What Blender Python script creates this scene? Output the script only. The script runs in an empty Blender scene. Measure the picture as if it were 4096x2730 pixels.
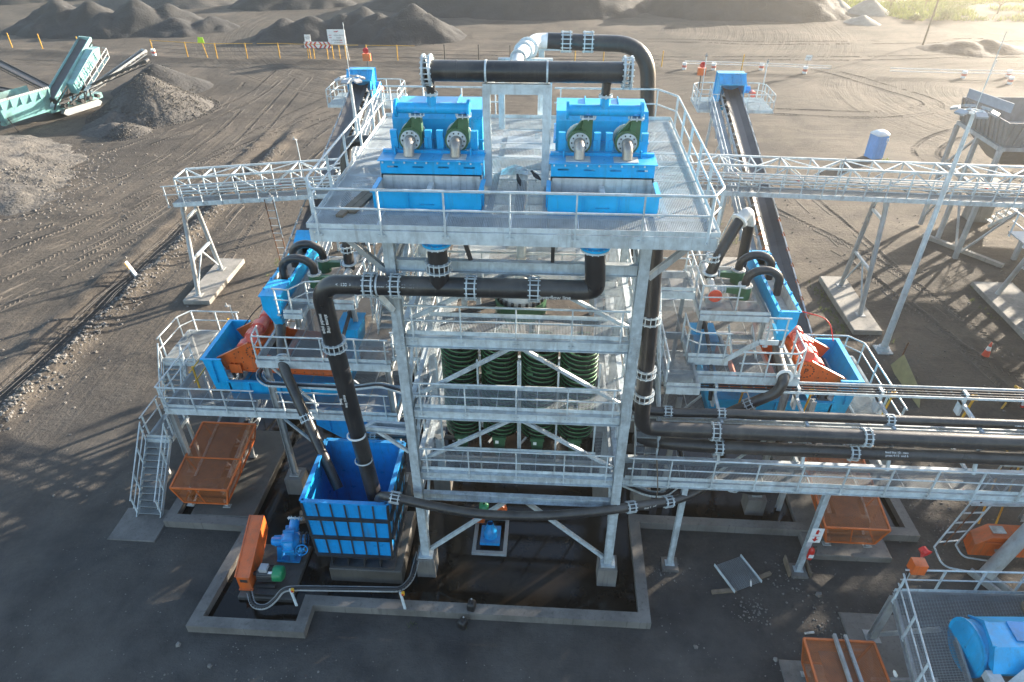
import bpy, math, random
from mathutils import Vector as V, Matrix, noise
random.seed(7)
R = math.radians
sc = bpy.context.scene
col = sc.collection
# ---------------------------------------------------------------- camera, sky, sun, exposure
cd = bpy.data.cameras.new('camera'); cam = bpy.data.objects.new('camera', cd); col.objects.link(cam)
cd.sensor_width = 36.0; cd.lens = 2688.5 / 4096 * 36; cd.clip_start = .1; cd.clip_end = 3000
PIT, YAW, ROLL = R(35.057), R(-3.753), R(.319)
fw = V((math.sin(YAW) * math.cos(PIT), math.cos(YAW) * math.cos(PIT), -math.sin(PIT)))
rt = V((math.cos(YAW), -math.sin(YAW), 0)); dn = -rt.cross(fw)
RX = math.cos(ROLL) * rt + math.sin(ROLL) * dn; DX = math.cos(ROLL) * dn - math.sin(ROLL) * rt
cam.matrix_world = Matrix(((RX.x, -DX.x, -fw.x, 0), (RX.y, -DX.y, -fw.y, 0), (RX.z, -DX.z, -fw.z, 22.7), (0, 0, 0, 1)))
sc.camera = cam
SUN_EL, SUN_AZ = R(14.5), R(40)            # azimuth from +x towards +y
w = bpy.data.worlds.new('World'); sc.world = w; w.use_nodes = True
nt = w.node_tree; bg = nt.nodes['Background']; sky = nt.nodes.new('ShaderNodeTexSky')
sky.sky_type = 'NISHITA'; sky.sun_disc = False; sky.sun_elevation = SUN_EL; sky.sun_rotation = R(90) - SUN_AZ
sky.air_density = 1.0; sky.dust_density = 1.0; sky.ozone_density = 1.0
nt.links.new(sky.outputs[0], bg.inputs[0]); bg.inputs[1].default_value = .112
sd = bpy.data.lights.new('sun', 'SUN'); sun = bpy.data.objects.new('sun', sd); col.objects.link(sun)
sd.energy = 5.0; sd.angle = R(.5); sd.color = (1, .88, .72)
sdir = V((math.cos(SUN_AZ) * math.cos(SUN_EL), math.sin(SUN_AZ) * math.cos(SUN_EL), math.sin(SUN_EL)))
sun.rotation_euler = sdir.to_track_quat('Z', 'Y').to_euler(); sun.location = (60, 60, 60)
sc.view_settings.view_transform = 'Standard'; sc.view_settings.look = 'None'
sc.view_settings.gamma = 1; sc.view_settings.exposure = 2.28
sc.cycles.use_denoising = True; sc.cycles.max_bounces = 6; sc.cycles.volume_bounces = 0
sc.cycles.sample_clamp_indirect = 8

# ---------------------------------------------------------------- materials
def mat(name, c, rough=.5, metal=0., var=.18, scale=3., bump=0., bscale=30., dirt=None, damt=0., spec=.5, c2=None, top=0.):
    m = bpy.data.materials.new(name); m.use_nodes = True; n = m.node_tree.nodes; l = m.node_tree.links
    b = n['Principled BSDF']; tc = n.new('ShaderNodeTexCoord')
    n1 = n.new('ShaderNodeTexNoise'); n1.inputs['Scale'].default_value = scale; n1.inputs['Detail'].default_value = 6
    n1.inputs['Roughness'].default_value = .65
    l.new(tc.outputs['Object'], n1.inputs['Vector'])
    cr = n.new('ShaderNodeValToRGB'); l.new(n1.outputs[0], cr.inputs[0])
    lo = [max(0, x * (1 - var)) for x in c]; hi = [min(1, x * (1 + var)) for x in (c2 or c)]
    cr.color_ramp.elements[0].position = .32; cr.color_ramp.elements[0].color = (*lo, 1)
    cr.color_ramp.elements[1].position = .68; cr.color_ramp.elements[1].color = (*hi, 1)
    out = cr.outputs[0]
    if dirt:
        n2 = n.new('ShaderNodeTexNoise'); n2.inputs['Scale'].default_value = scale * .45; n2.inputs['Detail'].default_value = 9
        n2.inputs['Roughness'].default_value = .72
        mp = n.new('ShaderNodeMapping'); mp.inputs['Scale'].default_value = (1, 1, .35); mp.inputs['Location'].default_value = (7, 3, 1)
        l.new(tc.outputs['Object'], mp.inputs[0]); l.new(mp.outputs[0], n2.inputs['Vector'])
        r2 = n.new('ShaderNodeValToRGB'); l.new(n2.outputs[0], r2.inputs[0])
        r2.color_ramp.elements[0].position = .5; r2.color_ramp.elements[0].color = (0, 0, 0, 1)
        r2.color_ramp.elements[1].position = .72; r2.color_ramp.elements[1].color = (damt,) * 3 + (1,)
        mx = n.new('ShaderNodeMix'); mx.data_type = 'RGBA'
        l.new(r2.outputs[0], mx.inputs[0]); l.new(out, mx.inputs[6]); mx.inputs[7].default_value = (*dirt, 1)
        out = mx.outputs[2]
        # runs and streaks down the face
        n4 = n.new('ShaderNodeTexNoise'); n4.inputs['Scale'].default_value = 2.2; n4.inputs['Detail'].default_value = 7; n4.inputs['Roughness'].default_value = .7
        m4 = n.new('ShaderNodeMapping'); m4.inputs['Scale'].default_value = (3.2, 3.2, .22); l.new(tc.outputs['Object'], m4.inputs[0]); l.new(m4.outputs[0], n4.inputs['Vector'])
        r4 = n.new('ShaderNodeValToRGB'); l.new(n4.outputs[0], r4.inputs[0])
        r4.color_ramp.elements[0].position = .54; r4.color_ramp.elements[0].color = (0, 0, 0, 1)
        r4.color_ramp.elements[1].position = .7; r4.color_ramp.elements[1].color = (damt * .8,) * 3 + (1,)
        x4 = n.new('ShaderNodeMix'); x4.data_type = 'RGBA'; l.new(r4.outputs[0], x4.inputs[0]); l.new(out, x4.inputs[6]); x4.inputs[7].default_value = (*dirt, 1)
        out = x4.outputs[2]
    if top:
        # settled coal dust on the faces that lie flat
        ge = n.new('ShaderNodeNewGeometry'); sp = n.new('ShaderNodeSeparateXYZ'); l.new(ge.outputs['Normal'], sp.inputs[0])
        ma = n.new('ShaderNodeMapRange'); l.new(sp.outputs[2], ma.inputs[0]); ma.inputs[1].default_value = .35; ma.inputs[2].default_value = .95; ma.inputs[3].default_value = 0; ma.inputs[4].default_value = top
        n5 = n.new('ShaderNodeTexNoise'); n5.inputs['Scale'].default_value = 1.7; n5.inputs['Detail'].default_value = 8; l.new(tc.outputs['Object'], n5.inputs['Vector'])
        mu = n.new('ShaderNodeMath'); mu.operation = 'MULTIPLY'; mu.use_clamp = True; l.new(ma.outputs[0], mu.inputs[0]); q5 = n.new('ShaderNodeMapRange'); l.new(n5.outputs[0], q5.inputs[0]); q5.inputs[1].default_value = .35; q5.inputs[2].default_value = .62; q5.inputs[3].default_value = .25; q5.inputs[4].default_value = 1; l.new(q5.outputs[0], mu.inputs[1])
        x5 = n.new('ShaderNodeMix'); x5.data_type = 'RGBA'; l.new(mu.outputs[0], x5.inputs[0]); l.new(out, x5.inputs[6]); x5.inputs[7].default_value = (.17, .15, .125, 1)
        out = x5.outputs[2]
    l.new(out, b.inputs['Base Color'])
    mr = n.new('ShaderNodeMapRange'); l.new(n1.outputs[0], mr.inputs[0])
    mr.inputs[1].default_value = .3; mr.inputs[2].default_value = .7
    mr.inputs[3].default_value = max(.03, rough - .1); mr.inputs[4].default_value = min(1, rough + .12)
    l.new(mr.outputs[0], b.inputs['Roughness'])
    b.inputs['Metallic'].default_value = metal; b.inputs['Specular IOR Level'].default_value = spec
    if bump:
        n3 = n.new('ShaderNodeTexNoise'); n3.inputs['Scale'].default_value = bscale; n3.inputs['Detail'].default_value = 5
        l.new(tc.outputs['Object'], n3.inputs['Vector'])
        bp = n.new('ShaderNodeBump'); bp.inputs['Strength'].default_value = 1; bp.inputs['Distance'].default_value = bump
        l.new(n3.outputs[0], bp.inputs['Height']); l.new(bp.outputs[0], b.inputs['Normal'])
    return m
DUST = (.10, .085, .07); RUST = (.17, .06, .025)
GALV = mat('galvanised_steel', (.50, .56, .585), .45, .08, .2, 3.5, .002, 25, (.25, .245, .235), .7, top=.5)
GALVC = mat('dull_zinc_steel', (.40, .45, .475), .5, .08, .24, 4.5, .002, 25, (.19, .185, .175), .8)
GALVD = mat('weathered_steel', (.34, .355, .36), .5, .1, .22, 1.6, .002, 25, (.17, .14, .11), .7, top=.5)
GRAT = mat('grating_steel', (.25, .275, .285), .5, .1, .25, .8, 0, 1, (.26, .25, .23), .5)
BLUE = mat('blue_paint', (.002, .36, .71), .36, 0, .14, 1.4, .001, 12, (.05, .20, .31), .7, top=.25)
BLUED = mat('deep_blue_paint', (.005, .26, .63), .34, 0, .12, 2.5, .001, 30, (.05, .12, .19), .7, top=.25)
LINER = mat('pale_liner', (.50, .50, .48), .6, 0, .2, 2.5, 0, 1, (.16, .14, .12), .8)
ORNG = mat('orange_paint', (.60, .115, .02), .42, 0, .14, 2., .001, 14, (.22, .10, .05), .8, top=.25)
ORNGD = mat('dusty_orange', (.50, .135, .03), .55, 0, .2, 3., 0, 1, (.26, .12, .06), .6)
PINK = mat('salmon_red_paint', (.62, .12, .09), .4, 0, .12, 2., 0, 1, (.3, .12, .09), .4)
GREEN = mat('green_paint', (.045, .115, .055), .38, 0, .18, 3., .001, 20, (.07, .08, .05), .5)
SPIR = mat('green_spiral_rim', (.045, .165, .065), .4, 0, .35, 3., 0, 1, (.03, .05, .03), .8)
TROU = mat('wet_dark_trough', (.009, .017, .012), .3, 0, .4, 2.5)
HDPE = mat('black_pipe_plastic', (.020, .020, .022), .36, 0, .3, 1.5, .001, 6, (.085, .075, .065), .6, top=.4)
RUBB = mat('belt_rubber', (.055, .053, .052), .42, 0, .3, 1.2, .001, 20, (.11, .095, .08), .6)
CONC = mat('concrete', (.25, .235, .21), .85, 0, .2, 1.3, .008, 20, (.075, .07, .065), .8)
CONCD = mat('stained_concrete', (.15, .14, .128), .85, 0, .25, .9, .008, 20, (.05, .045, .042), .85)
YELL = mat('yellow_paint', (.62, .33, .02), .5, 0, .15, 2., 0, 1, (.25, .15, .06), .6)
RED = mat('red_paint', (.50, .02, .015), .35, 0, .12, 3.)
WHITE = mat('white_paint', (.75, .75, .73), .5, 0, .06, 3., 0, 1, (.4, .38, .35), .4)
TEAL = mat('teal_paint', (.20, .43, .42), .4, 0, .15, .8, 0, 1, (.10, .12, .11), .9, top=.5)
DARK = mat('dark_steel', (.045, .045, .047), .5, .3, .3, 2., 0, 1, (.1, .085, .07), .6)
BLACK = mat('matt_black', (.015, .015, .016), .5, 0, .2, 3.)
WOOD = mat('weathered_timber', (.16, .125, .09), .85, 0, .35, 3., .006, 12)
RUSTM = mat('rusty_steel', (.14, .06, .03), .8, .2, .35, 4., .003, 20)
CABIN = mat('blue_plastic', (.11, .33, .68), .45, 0, .1, 1.2, 0, 1, (.1, .16, .3), .5)
ROOFP = mat('translucent_white_plastic', (.62, .64, .64), .5, 0, .08, 2., 0, 1, (.4, .38, .34), .5)
GREYP = mat('grey_plastic', (.30, .31, .32), .5, 0, .15, 3.)
MOTG = mat('motor_green', (.02, .22, .09), .35, 0, .12, 3.)
GLASS = mat('lamp_glass', (.7, .72, .74), .12, 0, .05, 3.)
LIME = mat('lime_sign', (.45, .75, .02), .4, 0, .05, 2.)

def mesh_mat(name, c, cell, thick):
    """expanded metal or wire mesh: a real sheet whose openings let light and sight through"""
    m = mat(name, c, .5, .1, .2, 2.5); n = m.node_tree.nodes; l = m.node_tree.links
    tc = [x for x in n if x.type == 'TEX_COORD'][0]; b = n['Principled BSDF']; o = [x for x in n if x.type == 'OUTPUT_MATERIAL'][0]
    ins = []
    for k, d in enumerate(((1, 1, 1), (1, -1, .9))):
        vm = n.new('ShaderNodeVectorMath'); vm.operation = 'DOT_PRODUCT'; l.new(tc.outputs['Object'], vm.inputs[0])
        vm.inputs[1].default_value = [x / cell for x in d]
        fr = n.new('ShaderNodeMath'); fr.operation = 'FRACT'; l.new(vm.outputs['Value'], fr.inputs[0])
        lt = n.new('ShaderNodeMath'); lt.operation = 'LESS_THAN'; l.new(fr.outputs[0], lt.inputs[0]); lt.inputs[1].default_value = thick
        ins.append(lt)
    mx = n.new('ShaderNodeMath'); mx.operation = 'MAXIMUM'; l.new(ins[0].outputs[0], mx.inputs[0]); l.new(ins[1].outputs[0], mx.inputs[1])
    l.new(mx.outputs[0], b.inputs['Alpha'])
    return m
OMESH = mesh_mat('orange_guard_mesh', (.36, .11, .03), .05, .3)
ORNGF = mat('dusty_orange_frame', (.54, .125, .025), .5, 0, .15, 3, 0, 1, (.2, .09, .04), .6)
WETC = mat('wet_dark_concrete', (.075, .07, .063), .6, 0, .3, .9, .006, 20, (.03, .028, .026), .8)
GMESH = mesh_mat('grey_wire_mesh', (.35, .34, .32), .09, .12)

# ---------------------------------------------------------------- mesh helpers
Z = V((0, 0, 1))
MIR = [None]                                   # mirror plane x = MIR[0] while a mirrored copy is being written
class MB:
    def __init__(s): s.v = []; s.f = []; s.s = []
    def add(s, vs, fs, sm=False):
        o = len(s.v); s.v += [V(x) for x in vs]
        s.f += [tuple(i + o for i in f) for f in fs]; s.s += [sm] * len(fs); return s
    def box(s, a, b):
        (x0, y0, z0), (x1, y1, z1) = a, b
        if x0 > x1: x0, x1 = x1, x0
        if y0 > y1: y0, y1 = y1, y0
        if z0 > z1: z0, z1 = z1, z0
        return s.add([(x0, y0, z0), (x1, y0, z0), (x1, y1, z0), (x0, y1, z0), (x0, y0, z1), (x1, y0, z1), (x1, y1, z1), (x0, y1, z1)],
                     [(3, 2, 1, 0), (4, 5, 6, 7), (0, 1, 5, 4), (1, 2, 6, 5), (2, 3, 7, 6), (3, 0, 4, 7)])
    def frame(s, p, q, up):
        d = (V(q) - V(p)).normalized(); u = V(up)
        if abs(d.dot(u)) > .98: u = V((0, 1, 0)) if abs(d.y) < .9 else V((1, 0, 0))
        x = d.cross(u).normalized(); return d, x, x.cross(d).normalized()
    def bar(s, p, q, w, h, up=Z, off=(0, 0)):
        p, q = V(p), V(q); d, x, y = s.frame(p, q, up)
        c = [(x * (a * w / 2 + off[0]) + y * (b * h / 2 + off[1])) for a, b in ((-1, -1), (1, -1), (1, 1), (-1, 1))]
        return s.add([p + k for k in c] + [q + k for k in c], [(0, 1, 2, 3), (7, 6, 5, 4), (1, 0, 4, 5), (2, 1, 5, 6), (3, 2, 6, 7), (0, 3, 7, 4)])
    def ibeam(s, p, q, w, h, t=.012, tf=.016, up=Z):
        s.bar(p, q, w, tf, up, (0, h / 2 - tf / 2)); s.bar(p, q, w, tf, up, (0, -h / 2 + tf / 2))
        return s.bar(p, q, t, h - 2 * tf, up)
    def chan(s, p, q, w, h, t=.012, up=Z, side=1):
        s.bar(p, q, w, t, up, (0, h / 2 - t / 2)); s.bar(p, q, w, t, up, (0, -h / 2 + t / 2))
        return s.bar(p, q, t, h - 2 * t, up, (side * (w / 2 - t / 2), 0))
    def tube(s, p, q, r, r2=None, n=10, cap=True, sm=True):
        p, q = V(p), V(q); d, x, y = s.frame(p, q, Z); r2 = r if r2 is None else r2
        vs = []
        for c, rr in ((p, r), (q, r2)):
            vs += [c + x * math.cos(2 * math.pi * i / n) * rr + y * math.sin(2 * math.pi * i / n) * rr for i in range(n)]
        s.add(vs, [(i, (i + 1) % n, n + (i + 1) % n, n + i) for i in range(n)], sm)
        if cap: s.add(vs, [tuple(range(n - 1, -1, -1)), tuple(range(n, 2 * n))])
        return s
    def pipe(s, pts, r, n=14, cap=True):
        pts = [V(p) for p in pts]; N = len(pts); vs = []; rs = r if isinstance(r, (list, tuple)) else [r] * N
        d0, x, y = s.frame(pts[0], pts[1], Z)
        for i, p in enumerate(pts):
            a = (p - pts[i - 1]).normalized() if i else d0; b = (pts[i + 1] - p).normalized() if i < N - 1 else a
            t = (a + b).normalized(); x = (x - t * x.dot(t)).normalized(); y = x.cross(t).normalized()
            vs += [p + x * math.cos(2 * math.pi * k / n) * rs[i] + y * math.sin(2 * math.pi * k / n) * rs[i] for k in range(n)]
        fs = [(i * n + k, (i + 1) * n + k, (i + 1) * n + (k + 1) % n, i * n + (k + 1) % n) for i in range(N - 1) for k in range(n)]
        s.add(vs, fs, True)
        if cap: s.add(vs, [tuple(range(n)), tuple(range(N * n - 1, (N - 1) * n - 1, -1))])
        return s
    def poly(s, pts, ext):
        """closed outline given as points, thickened by the vector ext"""
        n = len(pts); a = [V(p) for p in pts]; b = [p + V(ext) for p in a]
        return s.add(a + b, [tuple(range(n - 1, -1, -1)), tuple(range(n, 2 * n))] + [(i, (i + 1) % n, n + (i + 1) % n, n + i) for i in range(n)])
    def lathe(s, o, ax, prof, n=20, sm=True):
        o = V(o); d, x, y = s.frame(o, o + V(ax), Z); vs = []
        for r, h in prof: vs += [o + d * h + (x * math.cos(2 * math.pi * k / n) + y * math.sin(2 * math.pi * k / n)) * max(r, .0005) for k in range(n)]
        return s.add(vs, [(i * n + k, i * n + (k + 1) % n, (i + 1) * n + (k + 1) % n, (i + 1) * n + k) for i in range(len(prof) - 1) for k in range(n)], sm)
    def ring(s, o, ax, ro, ri, h, n=20):
        return s.lathe(o, ax, [(ri, -h / 2), (ro, -h / 2), (ro, h / 2), (ri, h / 2), (ri, -h / 2)], n, False)
    def bolts(s, o, ax, r, k, size=.03, l=.05):
        o = V(o); d, x, y = s.frame(o, o + V(ax), Z)
        for i in range(k):
            c = o + (x * math.cos(2 * math.pi * i / k) + y * math.sin(2 * math.pi * i / k)) * r
            s.bar(c - d * l / 2, c + d * l / 2, size, size)
        return s
    def build(s, name, m, parent=None, **kw):
        me = bpy.data.meshes.new(name); off = V((0, 0, 0)); p = parent
        while p is not None: off += p.location; p = p.parent
        vs = s.v; fs = s.f
        if MIR[0] is not None:
            vs = [V((2 * MIR[0] - v.x, v.y, v.z)) for v in vs]; fs = [f[::-1] for f in fs]
        me.from_pydata([v - off for v in vs], [], fs)
        me.polygons.foreach_set('use_smooth', s.s); me.materials.append(m); me.update()
        o = bpy.data.objects.new(name, me); col.objects.link(o); o.parent = parent
        for k, x in kw.items(): o[k] = x
        return o
def mx(x): return x if MIR[0] is None else 2 * MIR[0] - x
def thing(name, loc, label, cat, group=None):
    o = bpy.data.objects.new(name, None); col.objects.link(o); o.location = (mx(loc[0]), loc[1], loc[2]); o.empty_display_size = .3
    o['label'] = label; o['category'] = cat
    if group: o['group'] = group
    return o
def solo(o, label, cat, group=None):
    o['label'] = label; o['category'] = cat
    if group: o['group'] = group
    return o
def stru(o, kind='structure'): o['kind'] = kind; return o
def copy_tree(o, parent=None):
    c = o.copy(); col.objects.link(c); c.parent = parent
    for ch in o.children: copy_tree(ch, c)
    return c
def dup(o, loc, label, rz=None, group=None):
    c = copy_tree(o); c.location = loc; c['label'] = label
    if rz is not None: c.rotation_euler = (0, 0, rz)
    if group: c['group'] = group
    return c
def fillet(pts, r, n=6):
    pts = [V(p) for p in pts]; out = [pts[0]]; rs = r if isinstance(r, (list, tuple)) else [r] * len(pts)
    for i in range(1, len(pts) - 1):
        p = pts[i]; a = pts[i - 1] - p; b = pts[i + 1] - p; rr = min(rs[i], a.length * .49, b.length * .49)
        a = p + a.normalized() * rr; b = p + b.normalized() * rr
        for k in range(n + 1):
            t = k / n; out.append(a * (1 - t) ** 2 + p * 2 * t * (1 - t) + b * t * t)
    out.append(pts[-1]); return out
def lerp(a, b, t): return V(a) * (1 - t) + V(b) * t
def rail(path, h=1.05, sp=1.45, r=.034, mid=True, drop=.22, side=(0, 0, 0)):
    """handrail run: posts bolted to the edge beam, top and knee rails"""
    mb = MB(); P = [V(p) + V(side) for p in path]
    top = [p + Z * h for p in P]; kn = [p + Z * h * .52 for p in P]
    mb.pipe(fillet(top, .12, 3) if len(top) > 2 else top, r, 6)
    if mid: mb.pipe(fillet(kn, .12, 3) if len(kn) > 2 else kn, r * .8, 6)
    for i in range(len(P) - 1):
        L = (P[i + 1] - P[i]).length; k = max(1, round(L / sp))
        for j in range(k + (1 if i == len(P) - 2 else 0)):
            t = (j + .12 * (j == 0) * (i == 0)) / k
            if i == len(P) - 2 and j == k: t = 1 - .12 / k
            p = lerp(P[i], P[i + 1], t); d = (P[i + 1] - P[i]).normalized()
            mb.bar(p - Z * drop, p + Z * (h - .01), .07, .04, d)
            mb.bar(p - Z * (drop - .04) - d * .09, p - Z * (drop - .04) + d * .09, .03, .07)
    return mb
def grating(x0, x1, y0, y1, z, ax='x', pitch=.045, cross=.09, holes=()):
    """open bar grating: bearing bars along ax, cross rods, banding round every panel"""
    mb = MB(); x0, x1 = min(x0, x1), max(x0, x1)
    def spans(c, a0, a1, alongx):
        sp = [(a0, a1)]
        for hx0, hx1, hy0, hy1 in holes:
            lo, hi, m0, m1 = (hx0, hx1, hy0, hy1) if alongx else (hy0, hy1, hx0, hx1)
            if m0 < c < m1:
                new = []
                for a, b in sp:
                    if hi <= a or lo >= b: new.append((a, b)); continue
                    if lo > a: new.append((a, lo))
                    if hi < b: new.append((hi, b))
                sp = new
        return sp
    for alongx in (True, False):
        main = (ax == 'x') == alongx; st = pitch if main else cross
        c0, c1 = (y0, y1) if alongx else (x0, x1); a0, a1 = (x0, x1) if alongx else (y0, y1)
        k = max(1, round((c1 - c0) / st))
        for i in range(k + 1):
            c = c0 + (c1 - c0) * i / k
            for a, b in spans(c, a0, a1, alongx):
                t, h = (.006, .025) if main else (.007, .008)
                if alongx: mb.box((a, c - t / 2, z - h), (b, c + t / 2, z - (0 if main else .001)))
                else: mb.box((c - t / 2, a, z - h), (c + t / 2, b, z - (0 if main else .001)))
    return mb
def panel_seams(mb, x0, x1, y0, y1, z, step, ax='x'):
    n = max(1, round(((x1 - x0) if ax == 'x' else (y1 - y0)) / step))
    for i in range(1, n):
        t = i / n
        if ax == 'x': mb.box((x0 + (x1 - x0) * t - .012, y0, z - .03), (x0 + (x1 - x0) * t + .012, y1, z + .003))
        else: mb.box((x0, y0 + (y1 - y0) * t - .012, z - .03), (x1, y0 + (y1 - y0) * t + .012, z + .003))
    return mb
def toe(path, z0=-.02, h=.13, t=.012):
    mb = MB()
    for a, b in zip(path, path[1:]): mb.bar(V(a) + Z * (z0 + h / 2), V(b) + Z * (z0 + h / 2), t, h)
    return mb
def coupling(parent, p, ax, r, gap=.2, n=12, m=None):
    """pair of backing rings drawn together by long studs"""
    p = V(p); a = V(ax).normalized(); mb = MB()
    for s in (-1, 1): mb.ring(p + a * s * gap / 2, a, r * 1.32, r * .99, .035, 18)
    mb.bolts(p, a, r * 1.2, n, .026, gap + .12)
    return mb.build('coupling', m or GALV, parent)
def flange(parent, p, ax, r, h=.06, n=12, m=None, name='flange'):
    p = V(p); mb = MB().ring(p, ax, r * 1.4, r * .98, h, 20).bolts(p, ax, r * 1.22, n, .03, h + .06)
    return mb.build(name, m or GALV, parent)
def text(name, body, size, loc, rot, m, parent, ext=.002):
    c = bpy.data.curves.new(name, 'FONT'); c.body = body; c.size = size; c.extrude = ext; c.align_x = 'CENTER'; c.align_y = 'CENTER'
    c.materials.append(m); o = bpy.data.objects.new(name, c); col.objects.link(o); o.parent = parent
    off = V((0, 0, 0)); p = parent
    while p is not None: off += p.location; p = p.parent
    me = bpy.data.meshes.new_from_object(o); me.name = name; bpy.data.objects.remove(o); bpy.data.curves.remove(c)
    o = bpy.data.objects.new(name, me); col.objects.link(o); o.parent = parent
    o.location = V(loc) - off; o.rotation_euler = rot; return o
# ---------------------------------------------------------------- ground
def sstep(a, b, x):
    t = max(0, min(1, (x - a) / (b - a))); return t * t * (3 - 2 * t)
FENCE = [(-125, 109.5), (-85, 107.2), (-79.3, 106.1), (-59.5, 102.6), (-45.5, 102.3), (-16, 101.5), (5, 101.3), (17.5, 98.9), (33, 97.0), (53, 95.7), (130, 94)]
def fence_y(x):
    for (a, ya), (b, yb) in zip(FENCE, FENCE[1:]):
        if a <= x <= b: return ya + (yb - ya) * (x - a) / (b - a)
    return 110
def gz(x, y):
    pl = sstep(20, 24, abs(x + .5)) if y < 33 else 1
    if y >= 33: pl = max(sstep(20, 24, abs(x + .5)), sstep(33, 38, y))
    h = (noise.noise((x * .09, y * .09, 0)) * .16 + noise.noise((x * .3, y * .3, 5)) * .06 + noise.noise((x * .9, y * .9, 9)) * .025) * (.12 + .88 * pl)
    d = y - fence_y(x)
    k = .75 if x < -57 else .4
    h += k * math.exp(-((d + .9) / (1.5 if x < -57 else .9)) ** 2) * (.6 + .8 * noise.noise((x * .25, 3, 1))) * (1 if x < 14 else .25)
    if y < 75:
        f = sstep(75, 62, y) * sstep(14, 20, y)
        wob = .25 * noise.noise((y * .25, 2, 2))
        h += f * .38 * math.exp(-((x + 27.5 + wob) / .6) ** 2) * (1 + .7 * noise.noise((x * 1.6, y * 1.6, 4)))
        h -= f * .35 * math.exp(-((x + 28.75 + wob) / .5) ** 2)
        h += f * .22 * math.exp(-((x + 30.2 + wob) / .6) ** 2) * (1 + noise.noise((x * 1.3, y * 1.3, 6)))
    return h
def axis(segs):
    out = []
    for a, b, st in segs:
        n = max(1, round((b - a) / st)); out += [a + (b - a) * i / n for i in range(n)]
    return out + [segs[-1][1]]
gx = axis([(-600, -130, 60), (-130, -36, 1.1), (-36, -20, .33), (-20, 30, .9), (30, 100, 1.3), (100, 600, 60)])
gy = axis([(-120, 4, 20), (4, 70, .55), (70, 128, .8), (128, 180, 2), (180, 760, 60)])
vs = [(x, y, gz(x, y) if -130 < x < 110 and 0 < y < 180 else 0) for y in gy for x in gx]
n = len(gx)
mb = MB().add(vs, [(j * n + i, j * n + i + 1, (j + 1) * n + i + 1, (j + 1) * n + i) for j in range(len(gy) - 1) for i in range(n - 1)], True)
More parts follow.
